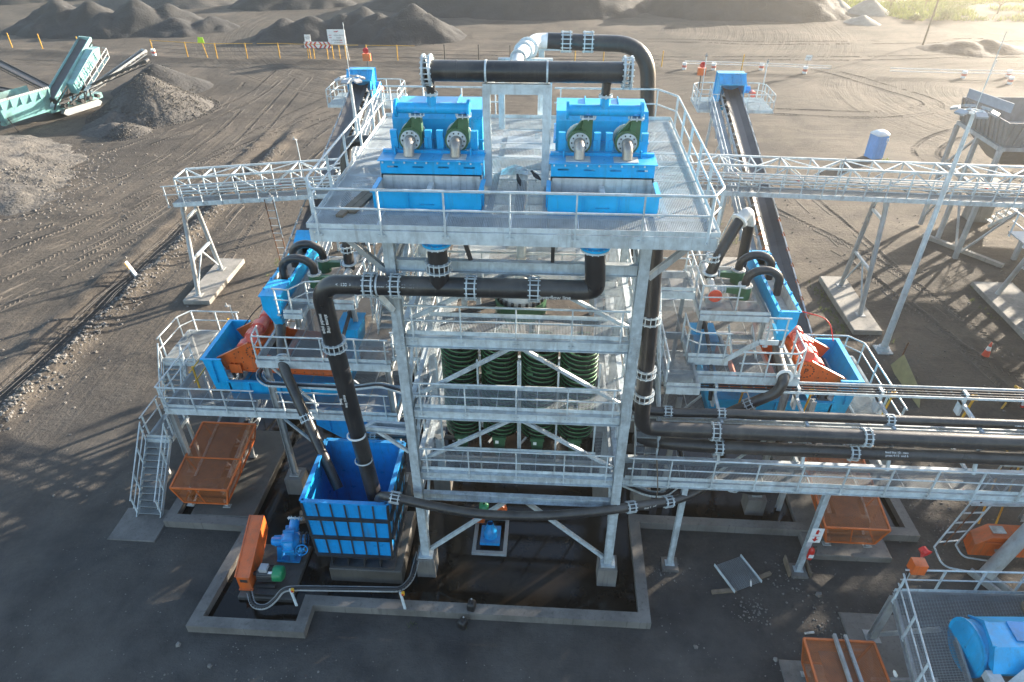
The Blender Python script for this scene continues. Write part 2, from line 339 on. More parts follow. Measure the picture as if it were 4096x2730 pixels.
def ground_mat():
    m = bpy.data.materials.new('coal_dust_ground'); m.use_nodes = True; N = m.node_tree.nodes; L = m.node_tree.links; b = N['Principled BSDF']
    tc = N.new('ShaderNodeTexCoord')
    def nz(sc_, det=6, ro=.6, mp=None, rot=0, dist=0):
        t = N.new('ShaderNodeTexNoise'); t.inputs['Scale'].default_value = sc_; t.inputs['Detail'].default_value = det; t.inputs['Roughness'].default_value = ro
        t.inputs['Distortion'].default_value = dist
        if mp:
            q = N.new('ShaderNodeMapping'); q.inputs['Scale'].default_value = mp; q.inputs['Rotation'].default_value = (0, 0, rot); L.new(tc.outputs['Object'], q.inputs[0]); L.new(q.outputs[0], t.inputs['Vector'])
        else: L.new(tc.outputs['Object'], t.inputs['Vector'])
        return t.outputs[0]
    def ramp(i, p0, c0, p1, c1):
        r = N.new('ShaderNodeValToRGB'); L.new(i, r.inputs[0]); e = r.color_ramp.elements
        e[0].position = p0; e[0].color = (*c0, 1); e[1].position = p1; e[1].color = (*c1, 1); return r.outputs[0]
    def mix(f, a, c):
        x = N.new('ShaderNodeMix'); x.data_type = 'RGBA'
        if hasattr(f, 'links'): L.new(f, x.inputs[0])
        else: x.inputs[0].default_value = f
        for s, v in ((6, a), (7, c)):
            if hasattr(v, 'links'): L.new(v, x.inputs[s])
            else: x.inputs[s].default_value = (*v, 1)
        return x.outputs[2]
    base = ramp(nz(.09, 8, .62, dist=.6), .38, (.028, .025, .022), .62, (.118, .096, .074))
    streak = ramp(nz(.5, 6, .6, (.07, 1, 1), R(8), .3), .4, (0, 0, 0), .65, (.55,) * 3)
    c = mix(streak, base, (.142, .118, .091))
    def between(sock, a, b_):
        q = N.new('ShaderNodeMapRange'); q.interpolation_type = 'SMOOTHSTEP'; L.new(sock, q.inputs[0]); q.inputs[1].default_value = a; q.inputs[2].default_value = b_; return q.outputs[0]
    def mul(a, b_):
        q = N.new('ShaderNodeMath'); q.operation = 'MULTIPLY'; L.new(a, q.inputs[0])
        if hasattr(b_, 'links'): L.new(b_, q.inputs[1])
        else: q.inputs[1].default_value = b_
        return q.outputs[0]
    sx = N.new('ShaderNodeSeparateXYZ'); L.new(tc.outputs['Object'], sx.inputs[0])
    # wheel-swept turning circles on the right, straight haul lanes on the left
    arcs = None; arcbump = None
    for cx, cy, r0, r1 in ((60, 84, 6, 30), (47, 66, 2, 13), (-6, 132, 22, 58)):
        vd = N.new('ShaderNodeVectorMath'); vd.operation = 'DISTANCE'; L.new(tc.outputs['Object'], vd.inputs[0]); vd.inputs[1].default_value = (cx, cy, 0)
        cb = N.new('ShaderNodeCombineXYZ'); L.new(vd.outputs['Value'], cb.inputs[0]); L.new(mul(sx.outputs[0], .05), cb.inputs[1]); L.new(mul(sx.outputs[1], .05), cb.inputs[2])
        tn = N.new('ShaderNodeTexNoise'); tn.inputs['Scale'].default_value = 1.1; tn.inputs['Detail'].default_value = 6; tn.inputs['Roughness'].default_value = .75; L.new(cb.outputs[0], tn.inputs['Vector'])
        m_ = mul(between(vd.outputs['Value'], r0, r0 + 4), between(vd.outputs['Value'], r1, r1 - 6)); v_ = mul(tn.outputs[0], m_)
        if arcs is None: arcs, arcbump = mul(ramp(tn.outputs[0], .45, (0, 0, 0), .62, (1, 1, 1)), m_), v_
        else:
            q = N.new('ShaderNodeMath'); q.operation = 'MAXIMUM'; L.new(arcs, q.inputs[0]); L.new(mul(ramp(tn.outputs[0], .45, (0, 0, 0), .62, (1, 1, 1)), m_), q.inputs[1]); arcs = q.outputs[0]
            q = N.new('ShaderNodeMath'); q.operation = 'MAXIMUM'; L.new(arcbump, q.inputs[0]); L.new(v_, q.inputs[1]); arcbump = q.outputs[0]
    c = mix(mul(arcs, .55), c, (.062, .055, .048))
    lane = nz(.9, 6, .7, (1, .06, 1), R(-14), .25); lmask = between(sx.outputs[0], -14, -26)
    c = mix(mul(mul(ramp(lane, .46, (0, 0, 0), .6, (1, 1, 1)), lmask), .6), c, (.050, .046, .042))
    fine = ramp(nz(7, 5, .7), .35, (.040, .036, .032), .7, (.135, .113, .090))
    c = mix(.4, c, fine)
    coal = ramp(nz(.22, 7, .7, dist=1.2), .47, (0, 0, 0), .64, (.85,) * 3)
    c = mix(coal, c, (.034, .030, .027))
    vo = N.new('ShaderNodeTexVoronoi'); vo.inputs['Scale'].default_value = 4; L.new(tc.outputs['Object'], vo.inputs['Vector'])
    sp = ramp(vo.outputs['Distance'], .05, (.8,) * 3, .16, (0, 0, 0))
    sn = ramp(nz(.35, 4), .5, (0, 0, 0), .62, (1, 1, 1))
    mm = N.new('ShaderNodeMath'); mm.operation = 'MULTIPLY'; L.new(sp, mm.inputs[0]); L.new(sn, mm.inputs[1])
    c = mix(mm.outputs[0], c, (.20, .185, .165))
    # the yard in front of the plant is blacker, fading out towards the back
    mr = N.new('ShaderNodeMapRange'); L.new(sx.outputs[1], mr.inputs[0]); mr.inputs[1].default_value = 12; mr.inputs[2].default_value = 34; mr.inputs[3].default_value = .62; mr.inputs[4].default_value = 0
    yard = ramp(nz(.55, 7, .65), .36, (.028, .030, .034), .68, (.086, .085, .084))
    c = mix(mr.outputs[0], c, yard)
    L.new(c, b.inputs['Base Color']); b.inputs['Roughness'].default_value = .93; b.inputs['Specular IOR Level'].default_value = .25
    ad = None
    for o_, k in ((nz(3.2, 8, .68), .075), (nz(.7, 5, .6, (.16, 1, 1), R(12), .8), .07), (nz(16, 4, .7), .03), (arcbump, .35), (mul(lane, lmask), .16)):
        q = N.new('ShaderNodeMath'); q.operation = 'MULTIPLY'; L.new(o_, q.inputs[0]); q.inputs[1].default_value = k
        if ad: s2 = N.new('ShaderNodeMath'); s2.operation = 'ADD'; L.new(ad, s2.inputs[0]); L.new(q.outputs[0], s2.inputs[1]); ad = s2.outputs[0]
        else: ad = q.outputs[0]
    bp = N.new('ShaderNodeBump'); bp.inputs['Distance'].default_value = 1; bp.inputs['Strength'].default_value = .9; L.new(ad, bp.inputs['Height']); L.new(bp.outputs[0], b.inputs['Normal'])
    return m
GROUND = ground_mat()
stru(mb.build('ground', GROUND))

# tyre tracks: lug prints pressed up in low ridges along wheel paths, following the ground
TRK = mat('churned_dust', (.088, .075, .061), .95, 0, .3, 2, .01, 18)
tr = MB()
def track(pts, wid=2.1, lug=.32, tw=.55, rnd=1):
    P = fillet(pts, 30, 14); acc = 0
    for s in (-1, 1):
        for a, b in zip(P, P[1:]):
            d = b - a; L = d.length; d.normalize(); nn = V((-d.y, d.x, 0)); k = max(1, round(L / lug))
            for j in range(k):
                c = a + d * (j * L / k) + nn * s * wid / 2
                if noise.noise((c.x * .12, c.y * .12, s * 3 + rnd)) + .25 * random.random() < .0: continue
                hh = .018 + .022 * random.random()
                for e in (-1, 1):
                    p = c + nn * e * tw * .5 + d * -.1; q = c + nn * e * .03 + d * .12
                    p.z = gz(p.x, p.y); q.z = gz(q.x, q.y); t = d * .055
                    tr.add([p - t, p + t, q + t, q - t, p + Z * hh, q + Z * hh], [(0, 3, 5, 4), (1, 4, 5, 2), (0, 4, 1), (3, 2, 5)])
            for e in (-1, 1):
                p = a + nn * (s * wid / 2 + e * tw * .6); q = b + nn * (s * wid / 2 + e * tw * .6)
                for u in range(3):
                    p2 = lerp(p, q, u / 3); q2 = lerp(p, q, (u + 1) / 3)
                    if noise.noise((p2.x * .4, p2.y * .4, 8 + rnd)) < .08: continue
                    p2.z = gz(p2.x, p2.y) - .01; q2.z = gz(q2.x, q2.y) - .01; t = nn * .09
                    tr.add([p2 - t, p2 + t, q2 + t, q2 - t, p2 + Z * .035, q2 + Z * .035], [(0, 3, 5, 4), (1, 4, 5, 2), (0, 4, 1), (3, 2, 5)])
for i, t in enumerate([
    [(-44, 22, 0), (-34, 40, 0), (-31, 62, 0), (-34, 92, 0)], [(-50, 26, 0), (-37, 42, 0), (-33, 60, 0), (-26, 74, 0), (-10, 84, 0)],
    [(-56, 38, 0), (-38, 52, 0), (-36, 70, 0), (-40, 90, 0)], [(-46, 34, 0), (-35, 50, 0), (-31, 70, 0), (-24, 92, 0)],
    [(-40, 24, 0), (-31, 46, 0), (-30.5, 66, 0), (-20, 86, 0)], [(-60, 44, 0), (-42, 62, 0), (-37, 80, 0), (-38, 96, 0)],
    [(-24, 40, 0), (-25, 52, 0), (-24, 70, 0), (-18, 90, 0)],
    [(-80, 99, 0), (-40, 98, 0), (0, 96.5, 0)], 
    [(-40, 105.2, 0), (0, 104.5, 0), (40, 106, 0), (90, 112, 0)], 
    
    [(20, 80, 0), (36, 78, 0), (45, 82, 0), (42, 90, 0), (36, 100, 0)], 
    [(64, 60, 0), (44, 59, 0), (34, 64, 0), (40, 72, 0), (60, 80, 0)], 
    [(14, 118, 0), (40, 116, 0), (80, 122, 0)], [(30, 26, 0), (24, 34, 0), (22, 48, 0), (20, 60, 0)], [(26, 24, 0), (24, 40, 0), (17, 52, 0)]]):
    track(t, rnd=i)
tr.build('tyre_tracks', TRK, kind='stuff')

# loose stones
STONE = mat('pale_stones', (.15, .14, .128), .9, 0, .4, 1.3)
st = MB()
def stone(x, y, r, z=None):
    z = gz(x, y) if z is None else z; a = random.random() * 6
    pts = [V((r * (.7 + .6 * random.random()) * math.cos(a + k * 1.257), r * (.7 + .6 * random.random()) * math.sin(a + k * 1.257), -.1 * r)) for k in range(5)]
    top = [p * (.55 + .3 * random.random()) + Z * r * (.5 + .5 * random.random()) for p in pts]
    c = V((x, y, z)); st.add([c + p for p in pts + top], [(k, (k + 1) % 5, 5 + (k + 1) % 5, 5 + k) for k in range(5)] + [(5, 6, 7, 8, 9)])
for k in range(2600):
    x, y = random.uniform(-20, 20), random.uniform(5.5, 17.5)
    if -13.2 < x < 4.4 and 12.8 < y: continue
    if noise.noise((x * .35, y * .35, 1)) + random.random() * .5 > .22: stone(x, y, random.choice((.012, .014, .018, .022, .03)))
for k in range(2300):
    y = random.uniform(18, 64); x = -27.4 + random.gauss(0, .45); stone(x, y, random.choice((.03, .04, .05, .06, .1)))
for cx, cy, s, k in ((7.9, 15.3, .35, 90), (9.9, 16.4, .7, 40), (11.1, 14.0, .5, 50), (9.8, 17.0, .5, 30), (5, 16.9, .4, 40), (10.3, 14.9, .3, 40), (17.0, 21.5, 1.5, 420), (-10, 12.6, 1.2, 80), (20, 31.5, 1.5, 160), (18.6, 33.8, .5, 60)):
    for i in range(k): stone(random.gauss(cx, s), random.gauss(cy, s), random.choice((.018, .025, .03, .045)))
for k in range(1500):
    x, y = random.uniform(-34, 36), random.uniform(19, 60)
    if -16.5 < x < 15.6 and y < 29: continue
    stone(x, y, random.choice((.02, .03, .045, .07)))
for k in range(1400):
    x, y = random.gauss(-47, 5), random.gauss(53, 5); stone(x, y, random.choice((.05, .07, .1)), gz(x, y) + max(0, 1.9 - .24 * math.hypot(x + 50, y - 54)))
for x, y, r in ((-11.4, 12.0, .1), (-12.9, 12.7, .11), (-8.2, 8.4, .1), (3.8, 8.5, .1), (8.3, 13.4, .1), (5.6, 13.7, .09), (7.2, 12.4, .09), (6.0, 10.6, .08), (10.6, 16.1, .14)): stone(x, y, r)
st.build('stones', STONE, kind='stuff')

# ---------------------------------------------------------------- heaps
COAL = mat('coal_heap', (.026, .0255, .026), .9, 0, .45, 1.2, .09, 3, (.062, .056, .05), .6)
COALG = mat('coarse_coal', (.062, .057, .052), .9, 0, .6, 5., .12, 4.2, (.12, .107, .094), .5)
GRAVH = mat('coarse_gravel', (.07, .064, .057), .92, 0, .6, 1.1, .12, 4, (.15, .138, .12), .6)
PALE = mat('pale_aggregate', (.22, .205, .18), .9, 0, .2, 1.5, .04, 5)
def heap(label, peaks, m, res=.6, rough=.12, name='coal_heap', group='coal heaps around the yard'):
    x0 = min(p[0] - p[2] / p[3] for p in peaks) - 1; x1 = max(p[0] + p[2] / p[3] for p in peaks) + 1
    y0 = min(p[1] - p[2] / p[3] for p in peaks) - 1; y1 = max(p[1] + p[2] / p[3] for p in peaks) + 1
    nx, ny = int((x1 - x0) / res) + 2, int((y1 - y0) / res) + 2; vs = []
    for j in range(ny):
        for i in range(nx):
            x, y = x0 + (x1 - x0) * i / (nx - 1), y0 + (y1 - y0) * j / (ny - 1)
            wx = x + .5 * noise.noise((x * .22, y * .22, 3)) * min(3, res * 4); wy = y + .5 * noise.noise((x * .22, y * .22, 8)) * min(3, res * 4)
            h = -9
            for p in peaks:
                d = math.hypot(wx - p[0], wy - p[1]); q = p[2] - p[3] * (math.hypot(d, .5 * res + .25) - .5 * res)
                h = max(h, q)
            if h > -.6: h += noise.noise((x * 3.1, y * 3.1, 6)) * min(.13, rough) * (res < .7) + abs(noise.noise((math.atan2(y - peaks[0][1], x - peaks[0][0]) * 7, x * .04, y * .04))) * -rough * 1.3 * (h < peaks[0][2] * .8) + (noise.noise((x * .5, y * .5, 1)) * rough * 1.6 + noise.noise((x * 1.4, y * 1.4, 2)) * rough * .8) * min(1, max(0, h + .6))
            vs.append(V((x, y, max(h, -.5) + gz(x, y) * (h < 1) - .06)))
    fs = []
    for j in range(ny - 1):
        for i in range(nx - 1):
            f = (j * nx + i, j * nx + i + 1, (j + 1) * nx + i + 1, (j + 1) * nx + i)
            if max(vs[k].z for k in f) > -.35: fs.append(f)
    mb = MB(); used = sorted({i for f in fs for i in f}); ix = {u: k for k, u in enumerate(used)}
    mb.add([vs[u] for u in used], [tuple(ix[i] for i in f) for f in fs], True)
    solo(mb.build(name, m), label, 'heap', group)
heap('sharp cone of coarse coal under the side conveyor of the teal screening machine', [(-46.2, 76, 4.3, .66), (-47.6, 73.5, 2.2, .6), (-48.2, 71.2, 1.6, .5)], COALG, .2, .12)
LUMP = mat('coal_lumps', (.072, .066, .059), .9, 0, .3, 2.)
st = MB()
for px_, py_, ph, ps, k in ((-46.2, 76, 4.3, .66, 3400), (-45.2, 68.3, 1.15, .5, 500), (-24.2, 120.5, 4.9, .62, 700), (-50.2, 85.5, 3.3, .62, 500)):
    for i in range(k):
        a_ = random.random() * 6.28; d_ = ph / ps * random.random() ** .5 * 1.1; x, y = px_ + d_ * math.cos(a_), py_ + d_ * math.sin(a_); stone(x, y, random.choice((.04, .055, .07, .1)), max(gz(x, y), ph - ps * d_ + .02))
st.build('coal_lumps', LUMP, kind='stuff')
heap('finer brown cone of coal just behind the sharp coarse cone', [(-50.2, 85.5, 3.3, .62), (-47.5, 86.5, 1.6, .45)], COAL, .4, .08)
heap('small low mound of coal lying in front of the sharp coarse cone', [(-45.2, 68.3, 1.15, .5), (-46.8, 68.9, 1.1, .45), (-48.4, 69.2, .8, .35)], COALG, .25, .06)
heap('broad low spread of pale coarse gravel at the left edge of the yard', [(-51, 54, 2.5, .32), (-56, 57, 3.0, .3), (-47, 51, 1.2, .22), (-49, 58, 1.4, .3)], GRAVH, .35, .16, 'gravel_heap')
heap('long row of merged black coal heaps behind the left fence', [(-87.5, 124, 5.0, .62), (-81.5, 124, 4.7, .6), (-73.2, 124, 4.9, .66), (-78, 121, 3.2, .55), (-66, 122, 2.4, .5), (-61, 125, 2.0, .42), (-91, 122, 2.6, .5), (-69, 127, 3.8, .55), (-84.5, 120, 2.2, .5), (-63, 119.5, 1.2, .5)], COAL, .6, .25)
heap('group of grey coal heaps with a tall smooth cone, behind the two road signs', [(-24.2, 120.5, 4.9, .62), (-30, 119.5, 3.9, .6), (-40.8, 118.5, 3.4, .58), (-45, 118, 3.2, .55), (-27.6, 115.6, 2.3, .6), (-36, 121, 3.6, .5), (-21.5, 120, 3.6, .58), (-33, 122.5, 4.2, .6)], COAL, .5, .16)
heap('huge flat black coal heap across the top of the yard', [(-8, 153, 11, .6), (-20, 154, 10, .58), (3, 152, 10, .6), (8, 150, 6, .58), (-30, 152, 5, .5)], COAL, .9, .3)
heap('grey heap with a ridged top in front of the bushes', [(30, 149, 8, .6), (42, 148, 8.4, .6), (36, 151, 8.6, .6), (24, 147, 4.5, .55), (46.5, 144, 4.5, .55)], COAL, .8, .35)
heap('larger pale aggregate cone by the grass', [(58.9, 145.2, 2.7, .66)], PALE, .4, .08, 'aggregate_heap', 'pale cones by the grass')
heap('lower pale aggregate cone nearer the track', [(54.4, 134.2, 1.5, .5), (53, 135.2, 1.0, .45)], PALE, .35, .08, 'aggregate_heap', 'pale cones by the grass')
heap('pale cone half hidden behind the grey ridged heap', [(53.2, 147, 2.4, .62)], PALE, .4, .08, 'aggregate_heap', 'pale cones by the grass')
heap('low dark spread of coal beside the tall thin pole', [(61.6, 113, 1.5, .32), (65.3, 113.5, 1.5, .32), (58.3, 113.4, .9, .25), (68, 113.5, .8, .25)], COAL, .5, .12)
heap('distant black heaps at the top left corner', [(-116, 156, 4, .5), (-124, 158, 5, .5), (-104, 160, 3, .45)], COAL, .9, .25)
heap('distant brown heap behind the long black row', [(-87, 156, 5.4, .5), (-79, 155, 5.8, .52), (-74, 153, 3.2, .5)], COALG, .8, .25)
heap('distant dark heap at the top edge left of the huge flat one', [(-60, 150, 4.0, .55), (-55, 151, 3.4, .5), (-49, 152, 3, .45)], COAL, .8, .25)

# ---------------------------------------------------------------- vegetation beyond the yard
def leaf_mat(name, a, b_):
    m = mat(name, a, .6, 0, .25, 1.6, 0, 1, None, 0, .3, b_); p = m.node_tree.nodes['Principled BSDF']
    p.inputs['Subsurface Weight'].default_value = 0; p.inputs['Transmission Weight'].default_value = 0
    n = m.node_tree.nodes; l = m.node_tree.links; t = n.new('ShaderNodeBsdfTranslucent'); t.inputs[0].default_value = (*[min(1, x * 1.6) for x in b_], 1)
    mxs = n.new('ShaderNodeMixShader'); mxs.inputs[0].default_value = .45; o = [x for x in n if x.type == 'OUTPUT_MATERIAL'][0]
    l.new(p.outputs[0], mxs.inputs[1]); l.new(t.outputs[0], mxs.inputs[2]); l.new(mxs.outputs[0], o.inputs[0]); return m
GRASS = leaf_mat('dry_green_grass', (.05, .078, .02), (.10, .125, .034))
LEAF = leaf_mat('bush_leaves', (.045, .075, .022), (.09, .12, .04))
def blades(mb, x, y, h, k, spread, w=.05):
    z = gz(x, y) if y < 130 and x < 110 else 0
    for i in range(k):
        a = random.random() * 6.28; r = spread * random.random() ** .6; p = V((x + r * math.cos(a), y + r * math.sin(a), z))
        t = V((random.gauss(0, .35), random.gauss(0, .35), 1)).normalized() * h * random.uniform(.5, 1.1); s = V((math.sin(a), -math.cos(a), 0)) * w
        mb.add([p - s, p + s, p + t], [(0, 1, 2)])
g = MB()
for k in range(5200):
    x, y = random.uniform(48, 118), random.uniform(136, 176)
    if noise.noise((x * .08, y * .12, 2)) < -.12 or y < 137 + 9 * sstep(64, 50, x) + 3 * noise.noise((x * .2, 1, 1)): continue
    blades(g, x, y, random.uniform(.4, 1.1), 7, .9, .09)
g.build('grass', GRASS, kind='stuff')
g = MB()
for (xa, ya), (xb, yb), k, s in (((17.5, 34), (17.6, 40.3), 60, .25), ((15, 43), (14.2, 48), 40, .8), ((15.5, 40), (13.5, 44), 25, .8), ((27.2, 36), (27.5, 40), 12, .3), ((30.9, 63.5), (31.3, 63.8), 12, .2), ((-19.5, 40), (-18.5, 41.5), 20, .5), ((-29, 56), (-27, 55), 10, .4), ((-2.5, 14.0), (-5, 13.9), 3, .1), ((20.3, 33.5), (20.5, 35), 6, .2)):
    for i in range(k):
        t = random.random(); blades(g, xa + (xb - xa) * t + random.gauss(0, s), ya + (yb - ya) * t + random.gauss(0, s), random.uniform(.12, .35), 6, .14, .015)
g.build('weeds', GRASS, kind='stuff')
BARK = mat('bark', (.12, .09, .065), .9, 0, .3, 4, .01, 10)
def tree(x, y, h, r, label, name='tree', group='trees and bushes along the far edge'):
    t = thing(name, (x, y, 0), label, 'tree' if name == 'tree' else 'bush', group)
    b = MB(); tips = []
    for k in range(6):
        a = k * 1.05 + random.random(); tip = V((x + math.cos(a) * r * .6, y + math.sin(a) * r * .6, h * random.uniform(.55, .85)))
        b.pipe([V((x, y, -.1)), V((x + math.cos(a) * .1, y + math.sin(a) * .1, h * .28)), lerp((x, y, h * .3), tip, .55) + Z * .1, tip], [.05 * h * .5, .035 * h * .5, .02 * h * .5, .01], 6); tips.append(tip)
    b.build('trunk', BARK, t)
    c = MB()
    for k in range(26):
        cc = random.choice(tips) + V((random.gauss(0, .35 * r), random.gauss(0, .35 * r), random.gauss(0, .16 * h))); cr = random.uniform(.16, .34) * r
        for i in range(42):
            p = cc + V((random.gauss(0, cr), random.gauss(0, cr), random.gauss(0, cr * .8)))
            if p.z < .15: continue
            u = V((random.gauss(0, 1), random.gauss(0, 1), random.gauss(0, 1))).normalized() * random.uniform(.08, .17); v_ = u.orthogonal().normalized() * u.length * .6
            c.add([p - u, p + v_, p + u, p - v_], [(0, 1, 2, 3)])
    c.build('crown', LEAF, t)
for a in ((82.5, 144.5, 5.2, 3.0, 'thin pale green tree with a leaning trunk by the far grass edge'), (64.5, 149, 4.0, 3.2, 'spreading tree behind the pale aggregate cone'), (72, 151, 4.2, 3.0, 'rounded tree between the pale cone and the thin leaning tree'),
          (91, 149, 4.5, 3.2, 'tree at the far right corner of the yard'), (57, 156, 4.5, 3.4, 'tree behind the grey ridged heap')): tree(*a)
for a in ((70.2, 137.6, 1.6, 1.5, 'low round bush at the front of the grass, nearest the track', 'bush'), (64.5, 137.0, .9, .8, 'smallest green bush beside the pale cone', 'bush'), (76, 146, 2.1, 2.0, 'bush standing left of the thin leaning tree', 'bush'), (87, 141, 1.5, 1.5, 'bush standing right of the thin leaning tree', 'bush')): tree(*a)

# ---------------------------------------------------------------- bund, water, concrete
def offset(poly, d):
    out = []; n = len(poly)
    for i in range(n):
        a, b, c = V((*poly[i - 1], 0)), V((*poly[i], 0)), V((*poly[(i + 1) % n], 0))
        e, f = (b - a).normalized(), (c - b).normalized(); na, nb = V((-e.y, e.x, 0)), V((-f.y, f.x, 0))
        m_ = (na + nb).normalized(); out.append(b + m_ * d / max(.3, m_.dot(na)))
    return out
BUND = [(-15.9, 29), (-15.9, 17.8), (-12.35, 17.75), (-12.75, 13.2), (-8.4, 13.2), (-8.4, 14.3), (4.05, 14.3), (4.05, 18.9), (15.4, 18.85), (15.2, 29)]
inn = offset(BUND, .42); mb = MB(); n = len(BUND)
o_ = [V((*p, 0)) for p in BUND]
H_ = .38
vs = [p + Z * -.2 for p in o_] + [p + Z * H_ for p in o_] + [p + Z * H_ for p in inn] + [p + Z * -.2 for p in inn]
fs = []
for i in range(n):
    j = (i + 1) % n
    for k in range(3): fs.append((k * n + i, k * n + j, (k + 1) * n + j, (k + 1) * n + i))
mb.add(vs, fs); solo(mb.build('bund_wall', CONCD), 'low stained concrete bund wall running round the whole wet plant floor', 'bund wall')
WATER = mat('muddy_water', (.006, .0055, .005), .035, 0, .3, .3, .0005, 3, (.006, .006, .006), .5, c2=(.019, .0145, .0105))
WATER.node_tree.nodes['Principled BSDF'].inputs['Specular IOR Level'].default_value = .3
mb = MB(); mb.add([V((p.x, p.y, .07)) for p in inn], [tuple(range(n))]); stru(mb.build('water', WATER))
def slab(label, x0, x1, y0, y1, h, m=CONC, z=0, name='concrete_pad', rot=0, group='concrete pads'):
    mb = MB(); c = .03
    mb.box((x0, y0, z - .1), (x1, y1, z + h - c)); mb.add([(x0, y0, z + h - c), (x1, y0, z + h - c), (x1, y1, z + h - c), (x0, y1, z + h - c), (x0 + c, y0 + c, z + h), (x1 - c, y0 + c, z + h), (x1 - c, y1 - c, z + h), (x0 + c, y1 - c, z + h)],
        [(4, 5, 6, 7), (0, 1, 5, 4), (1, 2, 6, 5), (2, 3, 7, 6), (3, 0, 4, 7)])
    return solo(mb.build(name, m), label, 'concrete pad', group)
slab('raised concrete pad under the orange guard on the left', -14.9, -12.2, 18.2, 23.5, .3, WETC, .1)
slab('raised concrete pad under the orange guard at the right of the bund', 10.6, 13.9, 17.75, 23.5, .3, CONCD, -.02)
slab('flat worn slab at the foot of the left stairs', -18.0, -15.95, 17.0, 18.7, .05, CONCD)
slab('thick concrete plinth under the tall blue sump tank', -8.1, -5.3, 15.6, 18.6, .75, WETC, .05)
slab('wet concrete base under the pump motor and orange belt guard', -11.4, -9.3, 14.55, 17.0, .22, WETC, .05)
slab('long brown dusty slab under the left gantry trestle', -23.35, -21.6, 35.2, 40.9, .3, CONC)
slab('long grey slab under the right gantry trestle beside the light mast', 18.05, 19.7, 34.1, 40.6, .3, CONC)
slab('sunlit slab at the right edge under the trestle beside the hopper', 27.8, 30.4, 34.0, 40.4, .3, CONC)
slab('slab under the gantry trestle just behind the plant', 7.9, 10.6, 36.8, 40.9, .3, CONC)
slab('square slab behind the trestle slab, under the inclined conveyor', 11.0, 13.6, 39.8, 43.0, .3, CONC)
slab('thin slab under the leg of the corner platform', 11.1, 13.5, 12.4, 15.4, .06, CONCD)
slab('grey slab below the orange guard at the bottom edge', 8.4, 11.2, 9.6, 13.4, .06, CONCD)
GRATT = mat('bright_grating_steel', (.44, .48, .50), .5, .1, .25, .8, 0, 1, (.22, .215, .2), .6)
ELBOW = mat('worn_elbow_steel', (.34, .31, .28), .35, .5, .3, 2.5, .001, 12, (.12, .10, .08), .6)
# ---------------------------------------------------------------- main tower
XL, XR, XC = -4.43, 2.53, -.95
YS = (16.32, 20.6, 24.6)
tw = thing('steel_tower', (XC, 20, 0), 'tall galvanised steel tower with railed grating decks in the middle of the plant', 'steel tower')
GZ = 15.3                                                     # top deck level
for x in (XL, XR):
    for y in YS:
        mb = MB(); mb.ibeam((x, y, 1.12), (x, y, 14.9), .30, .30, .014, .02, (0, 1, 0)); mb.box((x - .27, y - .27, 1.08), (x + .27, y + .27, 1.13))
        for zz in (4.3, 8.4, 11.2): mb.box((x - .16, y - .162, zz - .35), (x + .16, y - .15, zz + .45)); [mb.box((x + a, y - .185, zz + b), (x + a + .035, y - .16, zz + b + .035)) for a in (-.1, .07) for b in (-.3, -.15, 0, .15, .3)]
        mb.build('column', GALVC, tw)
        pb = MB(); pb.box((x - .36, y - .36, .02), (x + .36, y + .36, 1.04)); pb.box((x - .34, y - .34, 1.04), (x + .34, y + .34, 1.08))
        solo(pb.build('concrete_plinth', CONCD), {(XL, YS[0]): 'concrete plinth under the front left leg of the tall tower', (XR, YS[0]): 'concrete plinth under the front right leg of the tall tower', (XL, YS[1]): 'concrete plinth under the middle left leg of the tall tower', (XR, YS[1]): 'concrete plinth under the middle right leg of the tall tower', (XL, YS[2]): 'concrete plinth under the rear left leg of the tall tower', (XR, YS[2]): 'concrete plinth under the rear right leg of the tall tower'}[(x, y)], 'plinth', 'concrete plinths')
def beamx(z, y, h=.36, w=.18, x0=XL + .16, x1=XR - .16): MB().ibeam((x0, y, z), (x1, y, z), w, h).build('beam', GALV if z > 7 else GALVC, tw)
def beamy(z, x, h=.36, w=.18):
    for a, b in zip(YS, YS[1:]): MB().ibeam((x, a + .16, z), (x, b - .16, z), w, h).build('beam', GALVC, tw)
for z in (13.72, 11.12, 8.24, 5.42, 4.38):
    for y in ((YS[0], YS[2]) if z > 13 else YS if z > 5.5 else YS[:1] + YS[2:]): beamx(z, y, .36 if z > 5 else .34)
    for x in (XL, XR): beamy(z, x)
# top deck: edge beams, toe plate, cantilever arms, knee braces
DX0, DX1, DY0, DY1 = -6.15, 4.08, 15.3, 24.6
for a, b in (((DX0, DY0, 15.08), (DX1, DY0, 15.08)), ((DX0, DY1, 15.08), (DX1, DY1, 15.08))): MB().chan(a, b, .12, .34).build('edge_beam', GALV, tw)
for a, b in (((DX0, DY0 + .06, 15.08), (DX0, DY1 - .06, 15.08)), ((DX1, DY0 + .06, 15.08), (DX1, DY1 - .06, 15.08))): MB().chan(a, b, .12, .34).build('edge_beam', GALV, tw)
for y in YS: MB().ibeam((DX0 + .07, y, 15.06), (DX1 - .07, y, 15.06), .18, .34).build('beam', GALV, tw)
for x in (-4.98, -1.72, -.2, 2.98): MB().ibeam((x, DY0 + .07, 15.07), (x, DY1 - .07, 15.07), .12, .28).build('beam', GALVD, tw)
for y in YS:
    for x, s in ((XL, -1), (XR, 1)): MB().ibeam((x + s * .16, y, 13.5), (x + s * 1.5, y, 14.86), .16, .16, .01, .014, (0, 1, 0)).build('knee_brace', GALVD, tw)
for x in (-2.2, .05): MB().bar((x, 16.35, 13.9), (x + (-.25 if x < -1 else 0), 16.3, 14.9), .1, .12).build('hanger', DARK, tw)
HOLES = [(-4.75, -1.86, 16.5, 19.2), (-.1, 2.72, 16.5, 19.2)]
